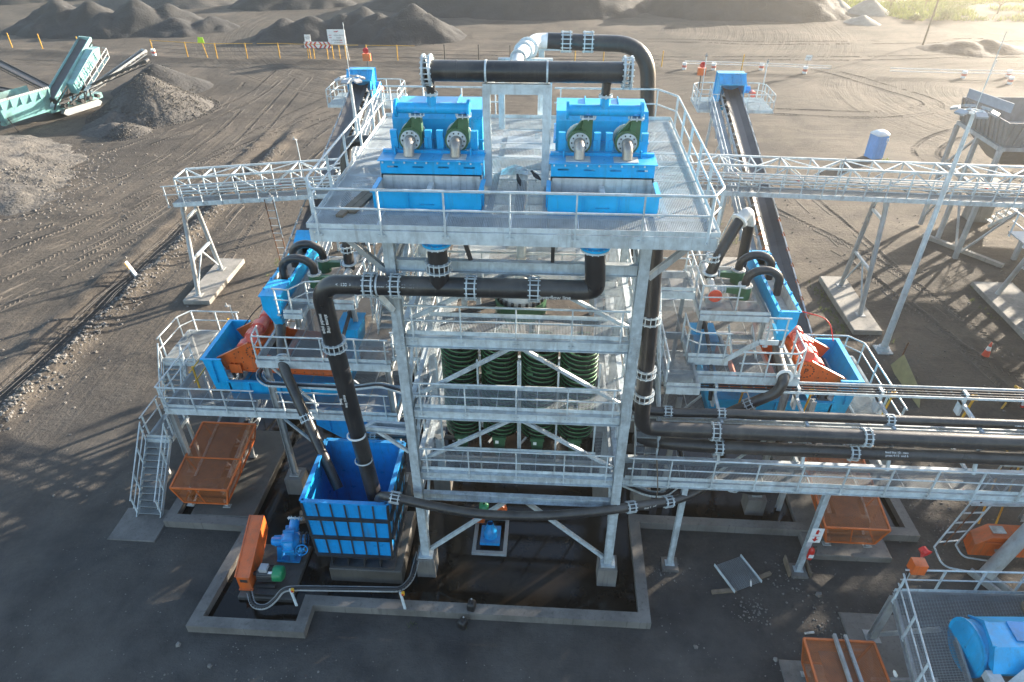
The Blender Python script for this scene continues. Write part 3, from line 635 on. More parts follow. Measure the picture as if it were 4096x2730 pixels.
gr = grating(DX0 + .02, DX1 - .02, DY0 + .02, DY1 - .02, GZ, 'y', .045, .06, HOLES)
panel_seams(gr, DX0, DX1, DY0, 16.4, GZ, 1.7); panel_seams(gr, -1.8, -.2, 16.5, DY1, GZ, 1.3, 'y'); panel_seams(gr, 2.8, DX1, 16.5, DY1, GZ, 1.2, 'y'); panel_seams(gr, DX0, -4.8, 16.5, DY1, GZ, 1.2, 'y')
gr.build('deck_grating', GRATT, tw)
tp = toe([(DX0 - .05, DY0 - .05, GZ), (DX1 + .05, DY0 - .05, GZ), (DX1 + .05, DY1 + .05, GZ), (DX0 - .05, DY1 + .05, GZ), (DX0 - .05, DY0 - .05, GZ)])
for a, b, c, d in HOLES:
    for p in toe([(a, c, GZ), (b, c, GZ), (b, d, GZ), (a, d, GZ), (a, c, GZ)], -.03, .05).v: pass
tp.build('toe_plate', GALV, tw)
rail([(DX0 - .08, DY1, GZ), (DX0 - .08, DY0 + .6, GZ), (DX0 + .25, DY0 - .09, GZ), (DX1 - .25, DY0 - .09, GZ), (DX1 + .08, DY0 + .5, GZ), (DX1 + .08, DY1 - .8, GZ), (DX1 - .5, DY1 + .08, GZ), (-.05, DY1 + .08, GZ)], sp=1.75).build('handrail', GALV, tw)
rail([(-2.0, DY1 + .08, GZ), (DX0, DY1 + .08, GZ)], sp=1.6).build('handrail', GALV, tw)
# walkway levels
def level(z, name_rail=True, back=False):
    g = grating(XL + .2, XR - .2, 16.42, 17.38, z, 'y', .045, .06); panel_seams(g, XL + .2, XR - .2, 16.42, 17.38, z, 1.35)
    g.build('deck_grating', GRATT, tw)
    grating(1.82, XR - .1, 17.4, 24.4, z, 'y', .045, .075).build('deck_grating', GRATT, tw)
    grating(XL + .1, -3.72, 17.4, 24.4, z, 'y', .045, .075).build('deck_grating', GRATT, tw)
    toe([(XL + .2, 16.38, z), (XR - .2, 16.38, z)], -.01, .14).build('toe_plate', GALV, tw)
    toe([(-3.7, 17.4, z), (1.8, 17.4, z)], -.02, .16).build('toe_plate', GALV, tw)
    rail([(XL + .22, 16.3, z), (XR - .22, 16.3, z)], sp=1.75, drop=.3).build('handrail', GALV, tw)
    rail([(XR + .05, 16.9, z), (XR + .05, 24.2, z)], sp=1.6).build('handrail', GALV, tw)
    rail([(XL - .05, 16.9, z), (XL - .05, 24.2, z)], sp=1.6).build('handrail', GALV, tw)
for z in (11.33, 8.45, 5.62): level(z)
grating(-3.6, 1.7, 19.6, 24.3, 11.33, 'y', .045, .06).build('deck_grating', GRATT, tw)
rail([(-3.6, 19.7, 11.33), (1.7, 19.7, 11.33)], sp=1.3).build('handrail', GALV, tw); rail([(-3.8, 24.7, 11.33), (1.9, 24.7, 11.33)], sp=1.3).build('handrail', GALV, tw)
grating(-3.6, 1.7, 21.0, 24.3, 13.92, 'y', .045, .06).build('deck_grating', GRATT, tw); rail([(-3.6, 21.0, 13.92), (1.7, 21.0, 13.92)], sp=1.3, h=.9).build('handrail', GALV, tw)
grating(1.75, XR - .1, 17.3, 24.4, 13.92, 'y', .045, .075).build('deck_grating', GRATT, tw); grating(XL + .1, -3.7, 19.0, 24.4, 13.92, 'y', .045, .075).build('deck_grating', GRATT, tw)
beamx(13.7, 20.95, .3); beamx(11.1, 19.55, .3)
# chevron braces in the front face
for zt, zb in ((13.5, 11.75), (10.9, 8.85), (8.02, 6.0)):
    for x, s in ((XL, 1), (XR, -1)): MB().bar((XC - s * .12, 16.46, zt), (x + s * .22, 16.46, zb), .11, .11, (0, 1, 0)).build('brace', GALVC, tw)
    MB().box((XC - .38, 16.40, zt - .1), (XC + .38, 16.52, zt + .16)).build('gusset', GALV, tw)
for x, s in ((XL, 1), (XR, -1)): MB().bar((XC - s * .3, 16.4, 4.2), (x + s * .2, 16.35, 1.35), .13, .13, (0, 1, 0)).build('brace', GALVC, tw)
for x in (XL, XR):
    for zt, zb in ((13.4, 11.5), (10.9, 8.6), (8.0, 5.8), (4.1, 1.4)):
        for a, b in zip(YS, YS[1:]): MB().bar((x, (a + b) / 2, zt), (x, a + .2 if a == YS[0] else b - .2, zb), .1, .1).build('brace', GALVC, tw)
for x in (XL, XR): MB().bar((XC, 24.6, 13.4), (x, 24.6, 11.5), .1, .1).build('brace', GALVC, tw)
# inner spiral frame posts and lower cross members
for x in (-3.66, -2.3, -.95, -.9 + .02, .38, 1.72): MB().bar((x, 17.52, 4.6), (x, 17.52, 9.6), .06, .06).build('post', GALV, tw)
for z in (5.0,): MB().bar((-3.66, 17.55, z), (1.72, 17.55, z), .08, .12).build('beam', GALVD, tw)
for y in (18.2, 20.2, 22.6): MB().ibeam((XL + .2, y, 4.35), (XR - .2, y, 4.35), .12, .24).build('beam', GALVD, tw)
for x0, x1 in ((-3.6, -2.2), (-2.2, -.95), (-.95, .4), (.4, 1.7)): MB().bar((x0, 19.2, 4.3), (x1, 21.6, 4.3), .07, .07).build('brace', GALVD, tw)

# ---------------------------------------------------------------- spiral concentrators
def spiral(x, y, label):
    t = thing('spiral_concentrator', (x, y, 5.0), label, 'spiral separator', 'green spiral concentrators')
    z0, z1, st, pit, ro = 5.9, 9.75, 3, .56, .62
    a = MB(); b = MB(); n = 22
    for s in range(st):
        turns = (z1 - z0) / pit; k = int(turns * n); vs = []; rim = []
        for i in range(k + 1):
            an = -2 * math.pi * (i / n + s / st) ; z = z0 + (i / n) * pit; c, q = math.cos(an), math.sin(an)
            for r, dz in ((.07, .0), (.3, .03), (.5, .075), (ro, .17), (ro + .012, .165), (ro + .012, .035), (.07, -.04)): vs.append((x + c * r, y + q * r, z + dz))
            rim.append((x + c * (ro + .005), y + q * (ro + .005), z + .165))
        a.add(vs, [(i * 7 + j, i * 7 + j + 1, (i + 1) * 7 + j + 1, (i + 1) * 7 + j) for i in range(k) for j in range(6)], True)
        b.pipe(rim, .02, 5)
    a.build('trough', TROU, t); b.build('rim', SPIR, t)
    MB().tube((x, y, 4.9), (x, y, 9.55), .075, n=12).build('centre_post', DARK, t)
    f = MB()
    for s in range(3): f.box((x - .42 + .03 * s, y - .6 + .04 * s, 8.86 + .22 * s), (x - .2 + .04 * s, y - .42 + .04 * s, 8.98 + .22 * s))
    f.build('feed_box', GREEN, t)
    h = MB()
    for s in range(2): h.pipe([(x - .2, y - .42 + .1 * s, 8.95 + .25 * s), (x + .12, y - .38 + .1 * s, 9.0 + .25 * s), (x + .22, y - .3 + .1 * s, 9.3 + .2 * s), (x + .34, y - .2, 10.4)], .035, 8)
    h.build('feed_hose', HDPE, t)
    p = MB(); p.poly([(x - .22, y - .68, 6.0), (x + .2, y - .68, 6.04), (x + .2, y - .68, 5.68), (x + .06, y - .68, 5.2), (x - .14, y - .68, 5.2), (x - .2, y - .68, 5.58)], (0, .36, 0)); p.box((x - .26, y - .72, 5.98), (x + .24, y - .3, 6.1))
    p.build('product_box', GREEN, t)
    MB().box((x - .15, y - .686, 5.78), (x - .03, y - .681, 5.92)).build('data_plate', WHITE, t)
    return t
sp0 = spiral(-2.98, 18.3, 'green spiral concentrator stack at the left end of the row in the tower')
for i, (x, l) in enumerate(((-1.63, 'green spiral concentrator stack second from the left in the tower row'), (-.27, 'green spiral concentrator stack third from the left in the tower row'), (1.06, 'green spiral concentrator stack at the right end of the row in the tower'))):
    dup(sp0, (x, 18.3, 5.0), l)
# feed distributor
t = thing('feed_distributor', (XC, 19.0, 10.7), 'round green distributor ringed with short stub pipes at the upper walkway', 'distributor')
MB().lathe((XC, 19.0, 11.05), (0, 0, 1), [(.02, -.4), (.5, -.35), (.66, 0), (.66, .32), (.5, .52), (.2, .62), (.16, 1.6)], 24).build('bowl', LINER, t)
a, b = MB(), MB()
for i in range(20):
    an = i * math.pi / 10; c = V((XC + .76 * math.cos(an), 19.0 + .76 * math.sin(an), 0))
    a.tube(c + Z * 10.72, c + Z * 11.12, .07, n=8); b.tube(c + Z * 10.3, c + Z * 11.3, .05, n=8)
a.build('stub_sleeve', GREEN, t); b.build('stub_pipe', HDPE, t); MB().ring((XC, 19.0, 10.9), (0, 0, 1), .86, .8, .5, 24).build('guard_ring', GREEN, t)
MB().pipe(fillet([(XC, 19, 12.6), (XC, 19, 13.3), (XC, 20.6, 13.35), (XC, 20.6, 14.9)], .3), .14, 12).build('feed_pipe', GALV, t)
for i, (p, q, l) in enumerate((((-3.4, 17.9, 10.9), (-1.7, 18.7, 11.0), 'upper black hose bundle left of the green distributor'), ((-3.45, 17.6, 10.7), (-1.7, 18.4, 10.7), 'lower black hose bundle left of the green distributor'), ((-.2, 18.3, 10.75), (1.6, 17.8, 10.9), 'black hose bundle right of the green distributor'))):
    m = MB(); [m.tube(V(p) + V((0, .1 * k, .05 * (k % 2))), V(q) + V((0, .1 * k, 0)), .05, n=8) for k in range(3)]; m.tube(V(p) + V((0, .1, .02)), lerp(p, q, .12) + V((0, .1, .02)), .075, n=8)
    solo(m.build('hose_bundle', HDPE), l, 'hose', 'black hoses by the distributor')
# blind flanged pipe stub in the middle
t = thing('stub_pipe', (XC, 17.6, 14.2), 'short black pipe with a round grey blind flange under the top deck', 'pipe')
MB().pipe(fillet([(XC, 19.6, 14.8), (XC, 18.6, 14.55), (XC, 17.6, 14.3)], .3), .17, 12).build('pipe', HDPE, t); MB().tube((XC, 17.58, 14.3), (XC, 17.5, 14.28), .25, n=20).bolts((XC, 17.54, 14.29), (0, 1, .2), .21, 10).build('blind_flange', CONC, t)

# ---------------------------------------------------------------- top deck: cyclone sets
def cyclone_set(xc, label):
    W = 1.44; t = thing('cyclone_set', (xc, 18, GZ), label, 'cyclone set', 'blue cyclone sets on the top deck')
    # launder trough in front
    m = MB(); y0, y1, zt, zb = 16.56, 17.52, 15.74, 14.86
    m.box((xc - W, y0, zb), (xc + W, y0 + .03, zt)); m.box((xc - W, y0 + .03, zb), (xc - W + .03, y1, zt)); m.box((xc + W - .03, y0 + .03, zb), (xc + W, y1, zt)); m.box((xc - W + .03, y0 + .03, zb), (xc + W - .03, y1, zb + .03))
    m.box((xc - W - .05, y0 - .06, zt), (xc + W + .05, y0 + .06, zt + .03)); m.box((xc - W - .05, y0 + .06, zt), (xc - W + .07, y1, zt + .03)); m.box((xc + W - .07, y0 + .06, zt), (xc + W + .05, y1, zt + .03))
    for x in (-.5, .45): m.box((xc + x - .012, y0 - .04, zb), (xc + x + .012, y0, zt))
    for s in (-1, 1): m.box((xc + s * (W + .03) - .02, y0 + .25, zb + .1), (xc + s * (W + .03) + .02, y0 + .33, zt))
    m.build('launder', BLUE, t)
    for x in (-.95, .95):
        s_ = MB(); s_.box((xc + x - .16, y0 - .07, zb + .02), (xc + x - .13, y0 - .001, zb + .30)); s_.box((xc + x + .13, y0 - .07, zb + .02), (xc + x + .16, y0 - .001, zb + .30)); s_.box((xc + x - .13, y0 - .07, zb + .25), (xc + x + .13, y0 - .001, zb + .30)); s_.build('bracket', BLUE, t)
    h_ = MB(); h_.pipe([(xc - .17, y0 - .001, 15.42), (xc - .17, y0 - .05, 15.42), (xc + .17, y0 - .05, 15.42), (xc + .17, y0 - .001, 15.42)], .012, 6); h_.build('handle', BLUE, t)
    m = MB(); m.box((xc - W + .04, y1 - .06, zb + .05), (xc + W - .04, y1 - .03, zt + .16)); m.box((xc - W + .035, y0 + .07, zb + .05), (xc - W + .06, y1 - .06, zt - .02)); m.box((xc + W - .06, y0 + .07, zb + .05), (xc + W - .035, y1 - .06, zt - .02)); m.box((xc - W + .06, y0 + .035, zb + .2), (xc + W - .06, y1 - .06, zb + .25)); m.box((xc - .07, y0 + .035, zb + .25), (xc + .07, y1 - .06, zt - .06))
    m.build('liner', LINER, t)
    # slotted hood behind it
    m = MB(); F = 17.46; z0, z1 = 15.86, 16.26; sl = [-1.05, -.35, .35, 1.05]; hw = .15; a0 = -W + .06
    m.box((xc - W + .06, F, z0), (xc + W - .06, F + .025, 16.07)); m.box((xc - W + .06, F, 16.12), (xc + W - .06, F + .025, z1))
    for x in sl + [None]:
        e = W - .06 if x is None else x - hw
        m.box((xc + a0, F, 16.07), (xc + e, F + .025, 16.12)); a0 = 0 if x is None else x + hw
    m.box((xc - W + .06, F + .025, z0 - .5), (xc - W + .085, 18.12, z1)); m.box((xc + W - .085, F + .025, z0 - .5), (xc + W - .06, 18.12, z1))
    m.box((xc - W, F - .06, z1), (xc + W, 18.15, z1 + .025)); m.box((xc - W + .06, F, zt + .035), (xc - W + .10, F + .5, z0)); m.box((xc + W - .10, F, zt + .035), (xc + W - .06, F + .5, z0)); m.box((xc - W + .03, 18.03, z1 + .025), (xc + W - .03, 18.15, z1 + .1))
    for s in (-1, 1): m.box((xc + s * 1.05 - .02, 17.9, z1 + .025), (xc + s * 1.05 + .02, 18.02, z1 + .2))
    m.build('hood', BLUE, t)
    m = MB(); [m.box((xc - W + .12 + k * .3, F - .075, z1 - .05), (xc - W + .16 + k * .3, F - .02, z1 - .005)) for k in range(10)]; m.build('rivets', GALV, t)
    # underflow box behind
    m = MB(); X0, X1, Y0, Y1 = xc - 1.28, xc + 1.28, 18.95, 20.5
    m.box((X0, Y0, 15.2), (X1, Y1, 16.36)); m.poly([(X0, Y0, 16.36), (X0, Y0, 16.95), (X0, Y0 + .25, 17.15), (X0, Y1, 17.15), (X0, Y1, 16.36)], (X1 - X0, 0, 0))
    m.box((X0 - .06, Y0 - .05, 16.33), (X1 + .06, Y1 + .05, 16.39))
    for x in (-.45, .5): m.box((xc + x - .014, Y0 - .06, 15.3), (xc + x + .014, Y0, 16.95)); m.poly([(xc + x - .014, Y0 - .06, 16.95), (xc + x - .014, Y0 + .22, 17.22), (xc + x - .014, Y1, 17.22), (xc + x - .014, Y1, 17.15), (xc + x - .014, Y0 + .25, 17.15)], (.028, 0, 0))
    m.build('underflow_box', BLUE, t)
    # manifold
    mz, my = 17.42, 18.35
    m = MB().tube((xc - .98, my, mz), (xc + .98, my, mz), .15, n=18); m.tube((xc, my, mz), (xc, my, 17.78), .13, n=16); m.build('manifold', BLUE, t)
    for s in (-1, 1): MB().tube((xc + s * .95, my, mz), (xc + s * 1.02, my, mz), .24, n=20).bolts((xc + s * .985, my, mz), (1, 0, 0), .205, 10).build('manifold_flange', BLUE, t)
    flange(t, (xc, my, 17.80), (0, 0, 1), .13, .05, 8)
    # cyclones
    for cx in (xc - .63, xc + .65):
        zc = 16.62
        g = MB(); g.tube((cx, 18.12, zc), (cx, 18.42, zc), .33, n=24); g.tube((cx, 18.42, zc), (cx, 18.62, zc), .33, .27, n=20); g.tube((cx, 18.62, zc), (cx, 19.0, zc - .05), .26, .2, n=18)
        g.add([(cx + .02, 18.14, zc + .2), (cx + .33, 18.14, zc - .05), (cx + .33, 18.14, zc + .62), (cx + .08, 18.14, zc + .62), (cx + .02, 18.4, zc + .2), (cx + .33, 18.4, zc - .05), (cx + .33, 18.4, zc + .62), (cx + .08, 18.4, zc + .62)], [(0, 1, 2, 3), (7, 6, 5, 4), (0, 3, 7, 4), (1, 5, 6, 2), (3, 2, 6, 7)])
        g.add([(cx - .28, 18.2, zc + .2), (cx + .08, 18.2, zc + .62), (cx + .08, 18.34, zc + .62), (cx - .28, 18.34, zc + .2), (cx, 18.27, zc)], [(0, 1, 2, 3), (0, 4, 1), (3, 2, 4)])
        c = g.build('cyclone', GREEN, t)
        MB().ring((cx, 18.1, zc), (0, 1, 0), .27, .15, .05, 24).build('flange', GALV, c); MB().bolts((cx, 18.07, zc), (0, 1, 0), .215, 10, .035, .05).build('bolts', DARK, c)
        MB().ring((cx, 18.63, zc), (0, 1, 0), .36, .25, .05, 24).bolts((cx, 18.63, zc), (0, 1, 0), .32, 14, .03, .1).build('flange', LINER, c)
        MB().box((cx + .02, 18.1, zc + .62), (cx + .39, 18.44, zc + .66)).bolts((cx + .2, 18.27, zc + .66), (0, 0, 1), .2, 8, .03, .12).build('inlet_flange', GALV, c)
        MB().tube((cx + .2, 18.3, zc + .67), (cx + .2, 18.35, mz), .12, n=14).build('inlet_pipe', BLUED, c)
        MB().pipe(fillet([(cx, 18.1, zc), (cx, 17.82, zc), (cx, 17.74, z1 + .03)], .26, 8), .145, 18).build('overflow_elbow', ELBOW, c)
        MB().box((cx - .36, 17.52, z1 + .03), (cx + .3, 17.94, z1 + .045)).build('cover_plate', GALV, c)
        for s in (-1, 1): m = MB(); m.box((cx + s * .48 - .09, 18.2, 15.25), (cx + s * .48 + .09, 18.34, 16.85)); m.box((cx + s * .42 - .05, 18.17, 16.4), (cx + s * .42 + .05, 18.2, 16.66)); m.build('support_post', BLUE, t)
    # bottom outlet
    oy, ox = 15.78, xc + (.33 if xc < -1 else -.17)
    m = MB(); m.poly([(ox - .5, 16.9, 14.86), (ox + .5, 16.9, 14.86), (ox + .3, 15.75, 14.72), (ox - .3, 15.75, 14.72)], (0, .3, -.25)); m.tube((ox, oy, 14.72), (ox, oy, 14.86), .27, n=20); m.ring((ox, oy, 14.70), (0, 0, 1), .4, .26, .06, 24); m.build('outlet_box', BLUE, t)
    return t
cyclone_set(-3.33, 'blue cyclone set on the top deck, left of the steel portal frame')
cyclone_set(1.31, 'blue cyclone set on the top deck, right of the steel portal frame')

# portal frame on the top deck
t = thing('portal_frame', (XC, 18.2, GZ), 'galvanised portal frame standing between the blue cyclone sets, carrying the black header', 'frame')
for x in (-1.84, -.24):
    for y in (18.25, 23.4): MB().chan((x, y, GZ + .01), (x, y, 18.05 if y < 20 else 17.6), .2, .22, .014, (0, 1, 0), 1).build('post', GALV, t)
MB().chan((-1.93, 18.25, 17.98), (-.15, 18.25, 17.98), .2, .26, .014).build('cross_beam', GALV, t); MB().chan((-1.93, 23.4, 17.5), (-.15, 23.4, 17.5), .2, .24).build('cross_beam', GALV, t)
for x in (-1.84, -.24): MB().bar((x, 18.4, 17.85), (x, 23.3, 17.5), .1, .16).build('side_beam', GALV, t)
# black header pipe
HZ, HY = 18.4, 18.3
t = thing('header_pipe', (XC, HY, HZ), 'fat black header pipe lying across the portal frame, flanged at both ends', 'pipe')
MB().tube((-3.28, HY, HZ), (1.78, HY, HZ), .265, n=26).build('barrel', HDPE, t)
for x in (-3.38, 1.82):
    m = MB(); m.ring((x - .09, HY, HZ), (1, 0, 0), .41, .26, .05, 26); m.ring((x + .09, HY, HZ), (1, 0, 0), .41, .26, .05, 26); m.bolts((x, HY, HZ), (1, 0, 0), .36, 16, .03, .3); m.build('coupling', GALV, t)
    s = -1 if x < 0 else 1; MB().tube((x + s * .10, HY, HZ), (x + s * .13, HY, HZ), .3, n=24).build('blind_end', DARK, t)
for x in (-1.84, -.24): MB().ring((x, HY, HZ), (1, 0, 0), .285, .262, .05, 26).build('strap', GALV, t)
for x in (-2.6, -1.2, .3, .75): MB().ring((x, HY, HZ), (1, 0, 0), .274, .262, .03, 26).build('weld_bead', HDPE, t)
for x in (-3.33, 1.31): MB().tube((x, HY + .04, 17.83), (x, HY + .02, HZ), .125, n=18).build('branch', HDPE, t)
MB().pipe(fillet([(XC - .1, HY + .1, HZ + .1), (XC - .1, 19.3, 18.55)], .1), .16, 16).build('inlet_stub', GALV, t); flange(t, (XC - .1, 19.2, 18.54), (0, 1, .1), .16)
# riser with the big bend
t = thing('riser_pipe', (3.3, 24.9, 10), 'big black riser pipe arching over behind the header with a white reducer at its end', 'pipe')
pth = fillet([(3.45, 25.0, 9), (3.35, 25.0, 15.5), (3.1, 25.0, 17.75), (.8, 25.0, 17.8), (-.35, 25.0, 17.85)], [0, .3, 1.9, .2, 0], 10)
MB().pipe(pth, .27, 22).build('bend', HDPE, t)
for x in (.3, 1.05): coupling(t, (x, 25.0, 17.82), (1, 0, 0), .27, .26, 14)
coupling(t, (3.38, 25.0, 14.6), (0, 0, 1), .27, .28, 14)
MB().pipe(fillet([(-.3, 25.0, 17.85), (-.75, 24.9, 17.85), (-.95, 23.9, 17.85), (-1.05, 22.6, 18.0)], .5, 6), .25, 18).build('elbow', WHITE, t)
flange(t, (-.98, 23.5, 17.9), (-.1, 1, -.1), .25, .08, 14); MB().pipe([(-1.05, 22.6, 18.0), (-1.06, 21.7, 18.15), (-1.05, 19.4, 18.55)], [.25, .17, .16], 18).build('reducer', WHITE, t); flange(t, (-1.06, 22.3, 18.05), (0, 1, -.12), .22, .08, 14)
MB().bar((-.55, 25.0, 15.3), (-.55, 25.0, 17.55), .2, .2).build('support_post', GALV, t); MB().box((-.8, 24.9, 17.55), (.1, 25.1, 17.6)).build('saddle', GALV, t)
# loose things on the deck
def bird(x, y, rz, label):
    m = MB(); c, s = math.cos(rz), math.sin(rz)
    def P(a, b, h): return V((x + a * c - b * s, y + a * s + b * c, GZ + h))
    m.pipe([P(-.2, 0, .07), P(-.13, 0, .1), P(-.05, 0, .14), P(.04, 0, .18), P(.10, 0, .23), P(.13, 0, .27), P(.165, 0, .27), P(.2, 0, .262)], [.012, .03, .062, .062, .04, .036, .03, .004], 10)
    for q in (-.03, .03): m.bar(P(0, q, 0), P(0, q, .12), .008, .008)
    m.add([P(-.04, -.063, .17), P(.05, -.06, .2), P(-.2, -.03, .08), P(-.04, .063, .17), P(.05, .06, .2), P(-.2, .03, .08)], [(0, 1, 2), (3, 5, 4)])
    solo(m.build('bird', BLACK), label, 'bird')
bird(-.98, 18.25, 1.9, 'small black bird on the deck, left one of the pair between the frame posts'); bird(-.5, 18.6, 2.6, 'small black bird on the deck, right one of the pair beside the frame post')
m = MB(); cr = []
for j in range(8):
    for i in range(9): x, y = -1.55 + i * .1, 19.0 + j * .07; cr.append((x, y, GZ + .02 + max(0, .2 * math.sin(i * .39) * math.sin(j * .45) + .07 * noise.noise((i * .9, j * .9, 1)))))
m.add(cr, [(j * 9 + i, j * 9 + i + 1, (j + 1) * 9 + i + 1, (j + 1) * 9 + i) for j in range(7) for i in range(8)])
solo(m.build('crumpled_sheet', LINER), 'crumpled pale sheet lying on the deck by the portal frame post', 'sheet')
for x, l in ((-5.52, 'weathered timber plank on the deck edge, nearer the railing'), (-5.26, 'weathered timber plank on the deck, nearer the blue launder')): solo(MB().bar((x, 15.85 + (x + 5.5), GZ + .05), (x + .35, 17.6 + (x + 5.5), GZ + .05), .19, .08).build('plank', WOOD), l, 'plank', 'planks on the top deck')

# ---------------------------------------------------------------- overflow pipe, long pipe, tower floor
PY = 15.75
t = thing('overflow_pipe', (-2, PY, 13.4), 'fat black overflow pipe slung across the tower front and dropping into the blue sump tank', 'pipe')
MB().pipe(fillet([(1.14, PY, 14.68), (1.22, PY, 13.45), (.95, PY, 13.38), (-6.05, PY, 13.35), (-6.36, PY, 13.0), (-6.3, PY + .05, 11.4), (-6.1, 16.6, 2.6)], [0, .5, .3, .38, .35, .2, 0], 4), .275, 24).build('run', HDPE, t)
MB().pipe([(-3.0, PY, 14.68), (-3.0, PY, 13.4)], .27, 22).build('branch', HDPE, t)
for x in (-4.95, -4.2, -2.13, -.42): coupling(t, (x, PY, 13.36), (1, 0, 0), .275, .22, 14)
coupling(t, (-3.0, PY, 14.02), (0, 0, 1), .27, .24, 14); coupling(t, (-6.29, PY + .08, 11.25), (0, -.05, 1), .275, .24, 14)
for x in (-3.0, 1.14): MB().ring((x, PY, 14.64), (0, 0, 1), .38, .27, .05, 22).bolts((x, PY, 14.66), (0, 0, 1), .34, 14, .03, .16).build('flange', GALV, t)
MB().ring((-4.72, PY, 13.36), (1, 0, 0), .295, .27, .05, 24).build('strap', GALV, t); MB().bar((-4.5, 16.15, 12.3), (-4.75, PY, 13.05), .12, .16).build('support_bracket', GALV, t)
MB().ring((-6.16, 16.1, 6.2), (.02, .13, 1), .3, .27, .04, 22).build('strap', GALV, t)
m = MB(); m.chan((-4.6, 16.2, 7.5), (-6.0, 16.35, 7.45), .1, .22); m.chan((-4.6, 16.5, 7.5), (-6.0, 16.6, 7.45), .1, .22); m.bar((-4.6, 16.3, 6.5), (-5.6, 16.35, 7.35), .1, .1); m.bar((-6.0, 16.3, 7.5), (-5.7, 16.6, 7.5), .1, .2); m.build('support_bracket', GALV, t)
MB().ring((-6.21, 16.0, 7.45), (.02, .13, 1), .31, .27, .05, 22).build('strap', WHITE, t)
text('pipe_marking', 'overflow line', .16, (.15, PY - .275, 13.28), (R(90), 0, R(1)), WHITE, t)
for k, (x, s_) in enumerate(((-3.75, '20  130-14'), (-4.55, 'process 4-15'), (-5.6, '<  130  >'))): text('pipe_marking', s_, .12, (x, PY - .24, 13.48), (R(62), 0, 0), WHITE, t)
text('pipe_marking', 'aluma ring\nmodel pipe', .15, (-6.31, PY - .27, 12.2), (R(90), R(88), 0), WHITE, t); text('pipe_marking', 'mast line\nfeed', .14, (-6.28, PY - .11, 9.2), (R(84), R(88), 0), WHITE, t)
t = thing('sagging_pipe', (0, 15.6, 4.5), 'long sagging black pipe running from the blue sump tank across the tower front', 'pipe')
pts = [(-5.9, 15.95, 4.1), (-5.72, 15.85, 4.75), (-5.25, 15.6, 5.0), (-4.0, 15.55, 4.72), (-2.2, 15.55, 4.34), (.05, 15.7, 4.24), (2.32, 16.0, 4.36), (3.43, 16.4, 4.22), (4.74, 16.9, 4.0), (5.44, 17.3, 3.95), (6.0, 17.7, 4.0), (6.5, 18.1, 3.8), (7.44, 18.6, 3.05), (8.3, 18.9, 2.5), (9.0, 19.3, 2.2)]
MB().pipe(fillet(pts, .8, 5), .165, 16).build('run', HDPE, t)
for p, a in (((-5.1, 15.59, 4.98), (1, 0, -.2)), ((3.1, 16.27, 4.27), (1, .33, -.12)), ((4.5, 16.8, 4.04), (1, .38, -.15)), ((7.3, 18.5, 3.15), (1, .6, -.8))): coupling(t, p, a, .17, .24, 10)
text('pipe_marking', 'line 2  od', .12, (3.8, 16.36, 4.2), (R(90), 0, R(20)), WHITE, t)
# blue box pump on the wet floor
t = thing('sump_pump', (-2.0, 17.6, 0), 'small blue pump in a pale frame standing in the water under the tower', 'pump')
m = MB(); [m.box(a, b) for a, b in (((-2.8, 17.1, .02), (-1.4, 17.25, .2)), ((-2.8, 18.9, .02), (-1.4, 19.05, .2)), ((-2.8, 17.25, .02), (-2.65, 18.9, .2)), ((-1.55, 17.25, .02), (-1.4, 18.9, .2)))]; m.build('frame', GALVD, t)
m = MB(); m.box((-2.5, 17.5, .2), (-1.7, 18.4, .35)); m.lathe((-2.1, 17.9, .35), (0, 0, 1), [(.28, 0), (.28, .3), (.2, .4), (.12, .75)], 16); m.build('body', BLUED, t)
MB().lathe((-2.45, 18.9, .6), (0, 0, 1), [(.2, 0), (.2, .45), (.05, .5)], 14).build('motor', MOTG, t); MB().poly([(-2.0, 18.8, .5), (-1.5, 18.8, .5), (-1.6, 18.8, 1.0), (-1.8, 18.8, 1.2)], (0, .4, 0)).build('belt_guard', ORNG, t); MB().box((-2.9, 18.5, .35), (-2.4, 18.9, .6)).build('bracket', ORNG, t)
# ---------------------------------------------------------------- sump tank, pump, drive
t = thing('sump_tank', (-7, 17, .8), 'tall open blue sump tank with riveted stiffener bands, left of the tower foot', 'tank')
x0, x1, y0, y1, zt = -8.5, -5.45, 15.65, 18.75, 4.5
bx0, bx1, by0, by1, zb = -8.46, -5.62, 15.78, 18.35, 1.4
def wall(a, b, c, d, th): return MB().add([a, b, c, d] + [V(p) + V(th) for p in (a, b, c, d)], [(0, 1, 2, 3), (7, 6, 5, 4), (1, 0, 4, 5), (2, 1, 5, 6), (3, 2, 6, 7), (0, 3, 7, 4)])
A, B, C_, D_ = (x0, y0, zt), (x1, y0, zt), (x1, y1, zt), (x0, y1, zt); a, b, c, d = (bx0, by0, zb), (bx1, by0, zb), (bx1, by1, zb), (bx0, by1, zb)
m = MB()
for p, q, r_, s, th in ((A, a, b, B, (0, .03, 0)), (B, b, c, C_, (-.03, 0, 0)), (C_, c, d, D_, (0, -.03, 0)), (D_, d, a, A, (.03, 0, 0))):
    w_ = wall(p, q, r_, s, th); m.add(w_.v, w_.f)
m.add([(bx0, by0, zb), (bx1, by0, zb), (bx1, by1, zb), (bx0, by1, zb), (-7.8, 16.1, .82), (-5.9, 16.1, .82), (-5.9, 17.8, .82), (-7.8, 17.8, .82)], [(0, 1, 5, 4), (1, 2, 6, 5), (2, 3, 7, 6), (3, 0, 4, 7), (4, 5, 6, 7)])
m.build('shell', BLUED, t)
m = MB(); e = .07
for p, q in ((A, B), (B, C_), (C_, D_), (D_, A)): m.bar(V(p) + Z * .03, V(q) + Z * .03, .16, .06)
m.build('rim', BLUED, t)
m = MB(); bd = MB(); bl = MB()
